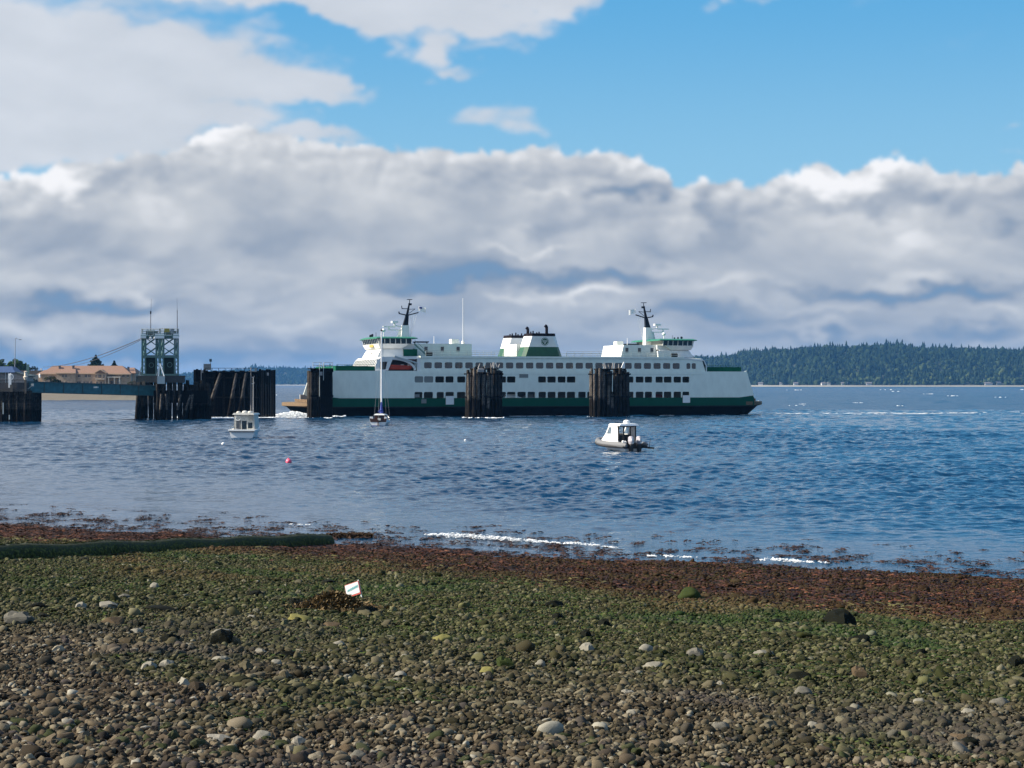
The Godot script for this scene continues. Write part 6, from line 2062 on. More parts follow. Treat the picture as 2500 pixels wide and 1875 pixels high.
func make_cruiser():
	# seen from astern; x to the right, z towards the viewer, stern at z = 0
	var at := on_water(590.5, 1071)
	var o = thing("cabin_cruiser", "white cabin cruiser seen from astern, moored before the timber wing wall", "boat", at, deg_to_rad(-4.0))
	var m := MB.new()
	var secs := []
	for i in 7:
		var t := i / 6.0
		var z := -6.4 * t
		var b := 1.48 * (1.0 - pow(t, 3.0) * 0.93)
		var keel := -0.35 + 0.5 * pow(t, 4.0)
		var sheer := 0.98 + 0.45 * t * t
		secs.append([Vector3(-b, sheer, z), Vector3(-b * 0.97, sheer - 0.25, z), Vector3(-b * 0.86, 0.12, z), Vector3(0, keel, z), Vector3(b * 0.86, 0.12, z), Vector3(b * 0.97, sheer - 0.25, z), Vector3(b, sheer, z)])
	loft(m, secs)
	var s: Array = secs[0]
	for k in range(1, 6): m.tri(s[0], s[k], s[k + 1])
	var hull = part("hull", m, mats.gel_white, o)
	m = MB.new()
	m.hexa([Vector3(-1.36, -0.25, 0.02), Vector3(1.36, -0.25, 0.02), Vector3(1.36, -0.25, -6.0), Vector3(-1.36, -0.25, -6.0), Vector3(-1.33, 0.07, 0.03), Vector3(1.33, 0.07, 0.03), Vector3(0.4, 0.07, -6.0), Vector3(-0.4, 0.07, -6.0)])
	part("boot_stripe", m, mats.rubber, hull)
	m = MB.new()
	for sg in [-1.0, 1.0]:
		for i in 6:
			var a: Vector3 = secs[i][0]
			var b: Vector3 = secs[i + 1][0]
			m.beam(Vector3(a.x * sg * -1.0, a.y, a.z), Vector3(b.x * sg * -1.0, b.y, b.z), 0.22, 0.16)
	m.beam(Vector3(-1.56, 0.98, 0.06), Vector3(1.56, 0.98, 0.06), 0.34, 0.18)
	part("gunwale", m, mats.bright_white, hull)
	m = MB.new()
	m.beam(Vector3(-1.5, 0.82, 0.1), Vector3(1.5, 0.82, 0.1), 0.12, 0.12)
	part("rubbing_strake", m, mats.tube_grey, hull)
	m = MB.new()
	m.box(Vector3(-1.4, 0.75, -5.0), Vector3(1.4, 0.85, -0.05))
	part("cockpit_sole", m, mats.cream, o)
	# cabin with open back
	m = MB.new()
	m.hexa([Vector3(-1.22, 0.85, -1.2), Vector3(-1.12, 0.85, -1.2), Vector3(-1.02, 0.85, -4.4), Vector3(-1.12, 0.85, -4.4), Vector3(-1.17, 2.75, -1.2), Vector3(-1.07, 2.75, -1.2), Vector3(-0.97, 2.75, -3.9), Vector3(-1.07, 2.75, -3.9)])
	m.hexa([Vector3(1.12, 0.85, -1.2), Vector3(1.22, 0.85, -1.2), Vector3(1.12, 0.85, -4.4), Vector3(1.02, 0.85, -4.4), Vector3(1.07, 2.75, -1.2), Vector3(1.17, 2.75, -1.2), Vector3(1.07, 2.75, -3.9), Vector3(0.97, 2.75, -3.9)])
	m.box(Vector3(-1.15, 2.05, -1.32), Vector3(1.15, 2.78, -1.2))
	m.box(Vector3(-1.15, 0.85, -1.32), Vector3(-0.95, 2.05, -1.2))
	m.box(Vector3(-0.38, 0.85, -1.32), Vector3(-0.28, 2.05, -1.2))
	m.box(Vector3(0.30, 0.85, -1.32), Vector3(0.44, 2.05, -1.2))
	m.box(Vector3(0.98, 0.85, -1.32), Vector3(1.15, 2.05, -1.2))
	m.box(Vector3(0.44, 0.85, -1.32), Vector3(0.98, 1.15, -1.2))
	m.box(Vector3(0.44, 1.85, -1.32), Vector3(0.98, 2.05, -1.2))
	m.box(Vector3(-1.0, 0.85, -4.5), Vector3(1.0, 2.0, -4.4))
	var cab = part("cabin", m, mats.cream, o)
	m = MB.new()
	m.box(Vector3(-0.95, 0.85, -1.29), Vector3(-0.38, 2.05, -1.25))
	part("back_panel", m, mats.tube_grey, cab)
	m = MB.new()
	m.box(Vector3(-0.28, 0.85, -1.30), Vector3(0.30, 2.05, -1.26))
	part("door", m, mats.glass, cab)
	m = MB.new()
	m.box(Vector3(0.44, 1.15, -1.29), Vector3(0.98, 1.85, -1.25))
	part("rear_window", m, mats.glass, cab)
	m = MB.new()
	m.hexa([Vector3(-1.3, 2.75, -0.7), Vector3(1.3, 2.75, -0.7), Vector3(1.2, 2.75, -4.3), Vector3(-1.2, 2.75, -4.3), Vector3(-1.15, 2.95, -0.75), Vector3(1.15, 2.95, -0.75), Vector3(1.05, 2.92, -4.2), Vector3(-1.05, 2.92, -4.2)])
	part("cabin_roof", m, mats.cream, cab)
	for q in [[-0.75, 0.22, 0.26], [0.0, 0.30, 0.34], [0.62, 0.26, 0.3]]:
		m = MB.new()
		m.lathe(Vector3(q[0], 2.93, -1.6), [[q[2], 0.0], [q[2] * 1.05, q[1] * 0.4], [q[2] * 0.7, q[1] * 0.85], [0.0, q[1]]], 12)
		part("roof_float", m, mats.cream, cab)
	m = MB.new()
	for i in 5: m.tube(Vector3(0.55 + 0.14 * i, 2.1, -1.12), Vector3(0.55 + 0.14 * i, 2.9, -1.12), 0.05, 0.05, 6)
	part("rolled_curtain", m, mats.cream, cab)
	m = MB.new()
	for i in 12:
		var a0 := TAU * i / 12
		var a1 := TAU * (i + 1) / 12
		m.beam(Vector3(-0.72 + 0.28 * cos(a0), 2.35 + 0.26 * sin(a0), -1.14), Vector3(-0.72 + 0.28 * cos(a1), 2.35 + 0.26 * sin(a1), -1.14), 0.09, 0.09)
	part("life_ring", m, mats.bright_white, cab)
	m = MB.new()
	m.tube(Vector3(0.98, 2.9, -1.5), Vector3(1.0, 7.1, -1.5), 0.03, 0.02, 5)
	part("whip_aerial", m, mats.bright_white, o)
	m = MB.new()
	m.lathe(Vector3(-0.7, 0.86, -0.6), [[0.34, 0.0], [0.34, 0.2], [0.2, 0.32], [0.14, 0.32], [0.14, 0.1]], 12)
	part("coiled_rope", m, mats.tube_grey, o)
	m = MB.new()
	railing(m, Vector3(1.42, 1.05, -0.1), Vector3(1.3, 1.1, -1.2), 0.3, 0.5, 0.025, 1)
	railing(m, Vector3(-1.42, 1.05, -0.1), Vector3(-1.3, 1.1, -1.2), 0.3, 0.5, 0.025, 1)
	part("stern_rail", m, mats.galvanised, o)

func make_sailboat():
	var at := on_water(923.5, 1040.5)
	var o = thing("sailboat", "small white sailboat with varnished cockpit and bare white mast, before the ferry", "boat", at, deg_to_rad(-4.0))
	var m := MB.new()
	var secs := []
	for i in 8:
		var t := i / 7.0
		var z := -8.6 * t
		var b := lerpf(1.30, 1.42, smoothstep(0.0, 0.35, t)) * (1.0 - pow(t, 2.6) * 0.96)
		var sheer := 1.05 - 0.25 * sin(t * PI) + 0.5 * t * t
		secs.append([Vector3(-b, sheer, z), Vector3(-b * 0.98, sheer * 0.6, z), Vector3(-b * 0.72, 0.10, z), Vector3(0, -0.45, z), Vector3(b * 0.72, 0.10, z), Vector3(b * 0.98, sheer * 0.6, z), Vector3(b, sheer, z)])
	loft(m, secs)
	var s: Array = secs[0]
	for k in range(1, 6): m.tri(s[0], s[k], s[k + 1])
	var hull = part("hull", m, mats.gel_white, o)
	m = MB.new()
	m.hexa([Vector3(-1.0, -0.3, 0.03), Vector3(1.0, -0.3, 0.03), Vector3(0.2, -0.3, -8.0), Vector3(-0.2, -0.3, -8.0), Vector3(-1.04, 0.12, 0.04), Vector3(1.04, 0.12, 0.04), Vector3(0.25, 0.12, -8.0), Vector3(-0.25, 0.12, -8.0)])
	part("boot_stripe", m, mats.blue_cloth, hull)
	m = MB.new()
	m.box(Vector3(-0.06, -0.3, 0.03), Vector3(0.06, 0.95, 0.3))
	part("rudder", m, mats.varnish, hull)
	m = MB.new()
	m.hexa([Vector3(-1.18, 0.62, 0.035), Vector3(1.18, 0.62, 0.035), Vector3(1.18, 0.62, -0.02), Vector3(-1.18, 0.62, -0.02), Vector3(-1.28, 1.06, 0.05), Vector3(1.28, 1.06, 0.05), Vector3(1.28, 1.06, -0.02), Vector3(-1.28, 1.06, -0.02)])
	for sg in [-1.0, 1.0]: m.box(Vector3(sg * 1.15 - 0.12, 0.95, -3.4), Vector3(sg * 1.15 + 0.12, 1.16, 0.0))
	part("coaming", m, mats.varnish, o)
	m = MB.new()
	m.hexa([Vector3(-0.95, 1.0, -2.4), Vector3(0.95, 1.0, -2.4), Vector3(0.7, 1.0, -6.0), Vector3(-0.7, 1.0, -6.0), Vector3(-0.85, 1.62, -2.4), Vector3(0.85, 1.62, -2.4), Vector3(0.6, 1.5, -5.6), Vector3(-0.6, 1.5, -5.6)])
	var cab = part("cabin", m, mats.varnish, o)
	m = MB.new()
	m.hexa([Vector3(-1.05, 1.62, -2.1), Vector3(1.05, 1.62, -2.1), Vector3(0.7, 1.52, -5.8), Vector3(-0.7, 1.52, -5.8), Vector3(-0.7, 1.84, -2.2), Vector3(0.7, 1.84, -2.2), Vector3(0.45, 1.7, -5.7), Vector3(-0.45, 1.7, -5.7)])
	part("coach_roof", m, mats.gel_white, cab)
	m = MB.new()
	m.box(Vector3(-0.12, 1.05, -2.36), Vector3(0.35, 1.58, -2.3))
	part("companionway", m, mats.seat_dark, cab)
	for sg in [-1.0, 1.0]:
		m = MB.new()
		m.box(Vector3(sg * 1.1 - 0.22, 1.08, -0.5), Vector3(sg * 1.1 + 0.22, 1.42, -0.2))
		part("stern_cushion", m, mats.bright_white, o)
	m = MB.new()
	m.box(Vector3(-0.05, 0.86, 0.08), Vector3(0.4, 1.2, 0.2))
	part("outboard_cover", m, mats.cream, o)
	m = MB.new()
	m.tube(Vector3(0, 1.7, -3.4), Vector3(0, 14.4, -3.4), 0.14, 0.10, 8)
	var mast = part("mast", m, mats.gel_white, o)
	m = MB.new()
	m.beam(Vector3(-1.0, 8.5, -3.4), Vector3(1.0, 8.5, -3.4), 0.06, 0.05)
	part("spreader", m, mats.gel_white, mast)
	m = MB.new()
	m.tube(Vector3(0, 14.4, -3.4), Vector3(0, 14.75, -3.4), 0.04, 0.02, 5)
	m.lathe(Vector3(0, 14.3, -3.4), [[0.1, 0.0], [0.2, 0.15], [0.1, 0.3]], 8)
	part("masthead_lamp", m, mats.rubber, mast)
	m = MB.new()
	m.tube(Vector3(0, 2.35, -3.3), Vector3(0, 2.15, 0.0), 0.16, 0.10, 8)
	m.lathe(Vector3(0, 1.9, -3.3), [[0.30, 0.0], [0.24, 0.5], [0.14, 1.3], [0.10, 1.7]], 8)
	part("furled_sail", m, mats.blue_cloth, o)
	m = MB.new()
	for q in [[Vector3(0, 14.3, -3.4), Vector3(0, 1.05, 0.0)], [Vector3(0, 14.2, -3.4), Vector3(-1.2, 1.0, -3.8)], [Vector3(0, 14.2, -3.4), Vector3(1.2, 1.0, -3.8)], [Vector3(0, 14.2, -3.4), Vector3(0, 1.4, -8.4)]]:
		m.tube(q[0], q[1], 0.012, 0.012, 4)
	part("rigging", m, mats.galvanised, mast)

func make_rib():
	# cabin inflatable: bow away to the left, two outboards towards the viewer
	var at := on_water(1546, 1103)
	var o = thing("inflatable_cabin_boat", "grey and white inflatable boat with a cabin and two outboard engines", "boat", at, deg_to_rad(24.0))
	var m := MB.new()
	var path := []                                      # side tubes, from the stern round the bow; boat points to -z
	for i in 19:
		var t := i / 18.0
		var a := lerpf(-1.0, 1.0, t)
		var x := 1.12 * signf(a) * (1.0 - pow(1.0 - minf(absf(a) / 0.45, 1.0), 2.2))
		var z := -6.1 + 6.4 * pow(maxf(absf(a) - 0.10, 0.0) / 0.90, 1.25)
		path.append(Vector3(x, 0.62 + 0.32 * smoothstep(0.6, 0.0, absf(a)), z))
	for i in 18: m.tube(path[i], path[i + 1], 0.29, 0.29, 12)
	for e in [0, 18]:
		var d := 1.0 if e == 18 else 1.0
		m.tube(path[e], path[e] + Vector3(0, 0, 0.45 * d), 0.29, 0.12, 12)
	var tb = part("inflatable_tube", m, mats.tube_grey, o)
	m = MB.new()
	for i in 18:
		var out0: Vector3 = Vector3(path[i].x, 0, path[i].z + 3.0).normalized() * 0.24 - Vector3.UP * 0.12
		var out1: Vector3 = Vector3(path[i + 1].x, 0, path[i + 1].z + 3.0).normalized() * 0.24 - Vector3.UP * 0.12
		m.tube(path[i] + out0, path[i + 1] + out1, 0.15, 0.15, 8)
	part("rub_strake", m, mats.rubber, tb)
	m = MB.new()
	var secs := []
	for i in 7:
		var t := i / 6.0
		var z := -5.7 * t
		var b := 1.0 * (1.0 - pow(t, 3.0) * 0.95)
		secs.append([Vector3(-b, 0.55 + 0.25 * t, z), Vector3(-b * 0.8, 0.05 + 0.15 * t, z), Vector3(0, -0.4 + 0.6 * pow(t, 4), z), Vector3(b * 0.8, 0.05 + 0.15 * t, z), Vector3(b, 0.55 + 0.25 * t, z)])
	loft(m, secs)
	var s: Array = secs[0]
	for k in range(1, 4): m.tri(s[0], s[k], s[k + 1])
	m.box(Vector3(-0.95, 0.5, -5.0), Vector3(0.95, 0.62, 0.0))
	part("hull", m, mats.gel_white, o)
	# cabin: sloping front, open back
	m = MB.new()
	var cabx := 0.92
	for sg in [-1.0, 1.0]:
		var x0: float = sg * cabx
		var prof := [Vector2(-4.9, 0.62), Vector2(-1.15, 0.62), Vector2(-1.35, 2.35), Vector2(-3.0, 2.45), Vector2(-3.75, 1.65), Vector2(-4.6, 1.05)]
		var hole := [Vector2(-3.55, 1.62), Vector2(-2.7, 1.62), Vector2(-2.5, 2.25), Vector2(-2.95, 2.25)]
		# strips of the side round its window
		var strips := [[Vector2(-4.9, 0.62), Vector2(-1.15, 0.62), Vector2(-1.28, 1.6), Vector2(-3.8, 1.6), Vector2(-4.6, 1.05)], [Vector2(-2.7, 1.6), Vector2(-1.28, 1.6), Vector2(-1.36, 2.3), Vector2(-2.5, 2.3)], [Vector2(-2.95, 2.25), Vector2(-1.36, 2.25), Vector2(-1.37, 2.42), Vector2(-3.0, 2.45)], [Vector2(-3.8, 1.6), Vector2(-3.6, 1.6), Vector2(-2.95, 2.35), Vector2(-3.05, 2.45)]]
		for st in strips:
			var lo := []
			var hi := []
			for p in st:
				lo.append(Vector3(x0 - 0.03, p.y, p.x))
				hi.append(Vector3(x0 + 0.03, p.y, p.x))
			m.cap(lo, false); m.cap(hi, true); m.ring(lo, hi)
	m.hexa([Vector3(-0.95, 0.62, -4.9), Vector3(0.95, 0.62, -4.9), Vector3(0.6, 0.62, -5.2), Vector3(-0.6, 0.62, -5.2), Vector3(-0.95, 1.05, -4.6), Vector3(0.95, 1.05, -4.6), Vector3(0.9, 1.0, -4.7), Vector3(-0.9, 1.0, -4.7)])
	m.quad(Vector3(-0.92, 1.62, -3.78), Vector3(0.92, 1.62, -3.78), Vector3(0.92, 1.05, -4.6), Vector3(-0.92, 1.05, -4.6))
	var cab = part("cabin", m, mats.bright_white, o)
	m = MB.new()
	for sg in [-1.0, 1.0]:
		m.quad(Vector3(sg * 0.9, 1.6, -3.62), Vector3(sg * 0.9, 1.6, -2.7), Vector3(sg * 0.9, 2.3, -2.5), Vector3(sg * 0.9, 2.3, -2.98))
	part("side_window", m, mats.clear_glass, cab)
	m = MB.new()
	m.quad(Vector3(-0.88, 1.62, -3.78), Vector3(0.88, 1.62, -3.78), Vector3(0.85, 2.42, -3.0), Vector3(-0.85, 2.42, -3.0))
	part("windscreen", m, mats.clear_glass, cab)
	m = MB.new()
	var r0 := [Vector3(-1.05, 2.40, -0.75), Vector3(1.05, 2.40, -0.75), Vector3(1.02, 2.44, -2.2), Vector3(0.95, 2.42, -3.25), Vector3(-0.95, 2.42, -3.25), Vector3(-1.02, 2.44, -2.2)]
	var r1 := []
	for p in r0: r1.append(Vector3(p.x * 0.86, p.y + 0.17, -2.0 + (p.z + 2.0) * 0.92))
	m.ring(r0, r1); m.cap(r1); m.cap(r0, false)
	part("cabin_roof", m, mats.bright_white, cab)
	m = MB.new()
	m.lathe(Vector3(0.1, 2.57, -1.5), [[0.30, 0.0], [0.33, 0.12], [0.30, 0.28], [0.16, 0.36], [0.0, 0.38]], 14)
	part("radar_dome", m, mats.bright_white, cab)
	m = MB.new()
	m.tube(Vector3(-0.7, 2.6, -3.0), Vector3(0.7, 2.6, -3.0), 0.05, 0.05, 6)
	m.tube(Vector3(0.1, 2.95, -1.5), Vector3(0.1, 3.15, -1.5), 0.02, 0.02, 5)
	part("light_bar", m, mats.rubber, cab)
	m = MB.new()
	for x in [-0.9, -0.35, 0.35, 0.9]: m.box(Vector3(x - 0.05, 0.62, -1.3), Vector3(x + 0.05, 2.42, -1.2))
	m.box(Vector3(-0.95, 2.28, -1.3), Vector3(0.95, 2.42, -1.16))
	part("rear_frame", m, mats.rubber, cab)
	m = MB.new()
	m.box(Vector3(-0.75, 0.62, -2.4), Vector3(-0.15, 1.5, -1.9))
	m.box(Vector3(0.15, 0.62, -2.4), Vector3(0.75, 1.55, -1.9))
	m.box(Vector3(-0.85, 0.62, -3.6), Vector3(0.85, 1.45, -3.1))
	part("seat", m, mats.seat_dark, cab)
	for sg in [-1.0, 1.0]:
		m = MB.new()
		var c := Vector3(sg * 0.42, 0.0, 0.35)
		var lo := []
		var mi := []
		var hi := []
		for i in 12:
			var a := TAU * i / 12
			lo.append(c + Vector3(0.17 * cos(a), 0.72, -0.26 * sin(a)))
			mi.append(c + Vector3(0.25 * cos(a), 1.0, -0.40 * sin(a)))
			hi.append(c + Vector3(0.21 * cos(a), 1.36, -0.34 * sin(a) - 0.05))
		m.ring(lo, mi); m.ring(mi, hi)
		var tp := []
		for p in hi: tp.append(c + Vector3((p.x - c.x) * 0.6, 1.46, (p.z - c.z) * 0.6))
		m.ring(hi, tp); m.cap(tp)
		var en = part("outboard_engine", m, mats.engine_silver, o)
		m = MB.new()
		m.hexa([c + Vector3(-0.11, -0.5, 0.22), c + Vector3(0.11, -0.5, 0.22), c + Vector3(0.11, -0.5, -0.1), c + Vector3(-0.11, -0.5, -0.1), c + Vector3(-0.15, 0.74, 0.26), c + Vector3(0.15, 0.74, 0.26), c + Vector3(0.15, 0.74, -0.24), c + Vector3(-0.15, 0.74, -0.24)])
		part("engine_leg", m, mats.rubber, en)
		m = MB.new()
		m.hexa([c + Vector3(-0.02, 0.80, 0.34), c + Vector3(0.13, 0.80, 0.33), c + Vector3(0.13, 0.78, 0.2), c + Vector3(-0.02, 0.78, 0.2), c + Vector3(-0.14, 1.25, 0.36), c + Vector3(0.02, 1.25, 0.37), c + Vector3(0.02, 1.25, 0.2), c + Vector3(-0.14, 1.25, 0.2)])
		part("engine_decal", m, mats.bright_white, en)
	m = MB.new()
	m.box(Vector3(-0.95, 0.3, -0.1), Vector3(0.95, 0.8, 0.05))
	part("transom", m, mats.rubber, o)
	for q in [Vector3(-1.12, 0.95, 0.1), Vector3(-0.85, 0.9, 0.0), Vector3(1.2, 0.55, 0.65)]:
		m = MB.new()
		m.lathe(q, [[0.0, -0.14], [0.13, -0.06], [0.14, 0.06], [0.0, 0.15]], 8)
		part("fender", m, mats.bright_white, o)
	m = MB.new()
	m.tube(Vector3(1.3, 0.5, 0.75), Vector3(1.35, 1.25, 0.85), 0.03, 0.02, 5)
	m.tube(Vector3(0.9, 0.45, 0.2), Vector3(1.6, 0.35, 1.1), 0.10, 0.08, 8)
	part("boarding_ladder", m, mats.rubber, o)

func make_buoys():
	var list := [[545.0, 1087.0, 0.19, "buoy_white", "white and navy mooring buoy below the cabin cruiser", "buoy_blue"], [705.0, 1131.0, 0.24, "buoy_pink", "round pink mooring buoy floating nearest the beach", "buoy_pink"], [1136.0, 1078.0, 0.16, "buoy_white", "small plain white mooring buoy floating alone in midwater", "buoy_white"]]
	for q in list:
		var o = thing("mooring_buoy", q[4], "buoy", on_water(q[0], q[1]) + Vector3(0, q[2] * 0.55, 0), 0.0, "mooring buoys")
		o.rotation = Vector3(0.1, 0, -0.35 if q[3] != "buoy_pink" else 0.1)
		var m := MB.new()
		var pr := []
		for i in 9: pr.append([q[2] * cos(-PI / 2 + PI * i / 8), q[2] * sin(-PI / 2 + PI * i / 8)])
		var lowp := pr.slice(0, 5)
		m.lathe(Vector3.ZERO, lowp, 16)
		part("lower_half", m, mats[q[5]], o)
		m = MB.new()
		m.lathe(Vector3.ZERO, pr.slice(4, 9), 16)
		part("upper_half", m, mats[q[3]], o)
		m = MB.new()
		m.tube(Vector3(0, q[2] * 0.9, 0), Vector3(0, q[2] * 1.25, 0), q[2] * 0.22, q[2] * 0.18, 8)
		part("eye", m, mats[q[3]], o)

# ------------------------------------------------------------------ foam
func make_foam():
	rng.seed = 170
	var kinds := [blob(951, 1, 0.7), blob(952, 1, 0.7)]
	var bufs := [PackedFloat32Array(), PackedFloat32Array()]
	var drop := func(p: Vector3, s: Vector3, c := 1.0):
		var b := Basis(Vector3.UP, rng.randf() * TAU).scaled_local(s)
		row(bufs[rng.randi() % 2], b, p, Color(0.80, 0.83, 0.86) * c)
	var along := func(s: float, t: float) -> Vector3:
		return Vector3(3.42, 0, -353.65) + Basis(Vector3.UP, deg_to_rad(TURN)) * Vector3(s, 0, t)
	# bow wave, pushed ahead and spread along the side
	for i in 5200:
		var s := rng.randf_range(-74.0, -40.0)
		var k := smoothstep(-74.0, -50.0, s)
		var t := lerpf(7.5, 10.8, rng.randf()) + rng.randfn(0, 0.8)
		if s > -47.0: t = 11.9 + absf(rng.randfn(0, 0.7))
		var hump := exp(-pow((s + 49.5) / 3.2, 2.0))
		var y := (0.10 + 0.35 * k * (0.6 + 0.6 * patch.get_noise_2d(s * 30.0, 0.0)) + 0.75 * hump) * rng.randf()
		drop.call(along.call(s, t), Vector3(rng.randf_range(0.12, 0.3), rng.randf_range(0.04, 0.10), rng.randf_range(0.1, 0.25)) * (0.6 + 0.5 * k)) if rng.randf() < 0.35 + 0.65 * k else null
		var p: Vector3 = along.call(s, t)
		p.y = y
		drop.call(p, Vector3(0.13, 0.07, 0.12) * rng.randf_range(0.4, 1.4))
	for i in 420:                                       # thin line along the hull
		var s := rng.randf_range(-40.0, 46.0)
		if patch.get_noise_2d(s * 8.0, 12.0) < -0.12 and s > -25.0: continue
		drop.call(along.call(s, (11.0 if absf(s) < 40.0 else 11.0 - 0.25 * (absf(s) - 40.0)) + rng.randf_range(0.0, 0.35)), Vector3(rng.randf_range(0.4, 1.1), 0.07, 0.22))
	# wake streaming off the stern to the right
	for i in 3600:
		var q := rng.randf()
		var s := 47.0 + 150.0 * pow(q, 1.3)
		var w := 2.5 + 0.05 * (s - 47.0)
		var t := rng.randfn(0, w) + 1.0
		if rng.randf() < 0.85 * pow(q, 0.6): continue
		drop.call(along.call(s, t) + Vector3(0, 0.02, 0), Vector3(rng.randf_range(0.3, 1.3), 0.03, rng.randf_range(0.2, 0.5)) * (1.0 - 0.5 * q), 0.75)
	# scattered whitecaps out in the channel
	for i in 14:
		var u := rng.randf_range(1830.0, 2560.0) if i < 12 else rng.randf_range(640.0, 700.0)
		var v := rng.randf_range(950.0, 992.0)
		var c := on_water(u, v)
		if v > 985.0 and u < 1860.0: continue
		var n := rng.randi_range(3, 9)
		for k in n:
			drop.call(c + Vector3(rng.randfn(0, 1.1) * -c.z / 500.0, 0.1, rng.randfn(0, 0.3)), Vector3(rng.randf_range(0.15, 0.45), rng.randf_range(0.03, 0.10), 0.2) * -c.z / 520.0)
	# splash at the foot of the wing wall and dolphins
	for q in [[440.0, 570.0, 1021.2, 700], [625.0, 690.0, 1020.5, 260], [1128.0, 1232.0, 1020.5, 60], [1432.0, 1545.0, 1018.5, 60], [752.0, 812.0, 1021.0, 60]]:
		for i in q[3]:
			var c := on_water(rng.randf_range(q[0], q[1]), q[2] + rng.randf_range(-0.8, 0.8))
			drop.call(c + Vector3(0, 0.03, 0), Vector3(rng.randf_range(0.15, 0.45), rng.randf_range(0.05, 0.16), 0.15))
	for k in 2:
		scatter("foam", kinds[k], tinted_foam(), bufs[k], "white foam of the ferry's bow wave and wake", "foam")
	# surf on the beach
	bufs[0] = PackedFloat32Array()
	bufs[1] = PackedFloat32Array()
	for q in [[1045.0, 1308.0, 1390.0, 1331.0, 3200, 0.75], [1590.0, 1361.0, 1690.0, 1364.0, 260, 0.3], [1850.0, 1370.0, 2020.0, 1378.0, 800, 0.45], [690.0, 1283.0, 760.0, 1284.0, 70, 0.15], [1385.0, 1328.0, 1500.0, 1340.0, 300, 0.4]]:
		var a := on_water(q[0], q[1])
		var b := on_water(q[2], q[3])
		for i in q[4]:
			var t := rng.randf()
			var wd: float = q[5] * sin(PI * pow(t, 0.6)) + 0.03
			var p := a.lerp(b, t) + Vector3(rng.randfn(0, 0.1), 0, rng.randfn(0, 0.5) * wd)
			if patch.get_noise_2d(p.x * 110.0, p.z * 90.0) < rng.randf_range(-0.15, 0.25): continue
			p.y = 0.05 + 0.10 * rng.randf() * wd / 0.75
			var s := rng.randf_range(0.010, 0.036)
			drop.call(p, Vector3(s * 1.6, s * 0.6, s), 0.8)
	for k in 2:
		scatter("surf", kinds[k], tinted_foam(), bufs[k], "white surf breaking in short lines on the beach", "surf")

func tinted_foam():
	if not mats.has("foam_tint"): tinted("foam_tint", 0.9)
	return mats.foam_tint

# ------------------------------------------------------------------ things on the beach
func on_beach(u: float, v: float) -> Vector3:           # where the sight line of that pixel meets the beach
	var k := (v - 937.5) / F
	var x := (u - 1250.0) / F
	var d := 10.0
	while d < 90.0:
		if EYE - k * d < ground(x * d, -d): break
		d += 0.05
	return Vector3(x * d, ground(x * d, -d), -d)

func make_outfall():
	# weed-grown pipe running from the left edge out into the water
	rng.seed = 180
	var o = thing("outfall_pipe", "long straight outfall pipe shaggy with green weed at the left of the beach", "pipe")
	var a := on_beach(-260, 1378)
	var b := on_water(800, 1332)
	b.y = 0.12
	var m := MB.new()
	var pts := []
	for i in 41:
		var p := a.lerp(b, i / 40.0)
		p.y = lerpf(a.y + 0.12, 0.16, i / 40.0) + 0.03 * sin(i * 0.9)
		pts.append(p)
	m.path(pts, 0.30, 14)
	part("pipe", m, paint("mossy_pipe", lin(0.050, 0.062, 0.018), 0.9, "bark", Vector3(1.2, 1.2, 1.2)), o)
	m = MB.new()
	var far := []
	for i in 21:
		var p := a.lerp(b, i / 20.0 * 0.42) + Vector3(-0.6, 0, -1.9)
		p.y = lerpf(a.y + 0.12, 0.30, i / 20.0)
		far.append(p)
	m.path(far, 0.18, 10)
	part("second_pipe", m, mats.mossy_pipe, o)
	m = MB.new()
	m.colored = true
	for i in 12000:
		var t := rng.randf()
		var second := rng.randf() < 0.2
		var line: Array = far if second else pts
		var f := t * (line.size() - 1)
		var i0 := mini(int(f), line.size() - 2)
		var p: Vector3 = line[i0].lerp(line[i0 + 1], f - i0)
		var ang := rng.randf_range(-0.35, PI + 0.35)
		var dir: Vector3 = (line[i0 + 1] - line[i0]).normalized()
		var side := dir.cross(Vector3.UP).normalized()
		var nrm := (side * cos(ang) + Vector3.UP * sin(ang))
		var r := 0.18 if second else 0.30
		var c := p + nrm * r
		var len_ := rng.randf_range(0.04, 0.15)
		var tip := c + nrm * len_ * 0.35 + Vector3.DOWN * len_ * 0.9 * absf(cos(ang)) + dir * rng.randfn(0, 0.05)
		var w := dir * rng.randf_range(0.02, 0.05)
		m.col = Color(0.022, 0.030, 0.008).lerp(Color(0.13, 0.135, 0.038), pow(rng.randf(), 1.6))
		m.tri(c - w, c + w, tip)
	var wd = part("weed", m, mats.algae, o)
	wd.set_meta("kind", "stuff")
	# a low weedy ridge going on under water
	m = MB.new()
	m.colored = true
	for i in 900:
		var p := on_water(rng.randf_range(800, 905), 1311.0 + rng.randfn(0, 1.4))
		m.col = Color(0.05, 0.03, 0.018) * rng.randf_range(0.5, 1.6)
		var s := rng.randf_range(0.05, 0.14)
		p.y = 0.0
		m.tri(p + Vector3(-s, 0, 0), p + Vector3(s, 0, 0), p + Vector3(rng.randfn(0, s), s * 1.3, rng.randfn(0, s)))
	var rg = part("weedy_end", m, mats.weed, o)
	rg.set_meta("kind", "stuff")

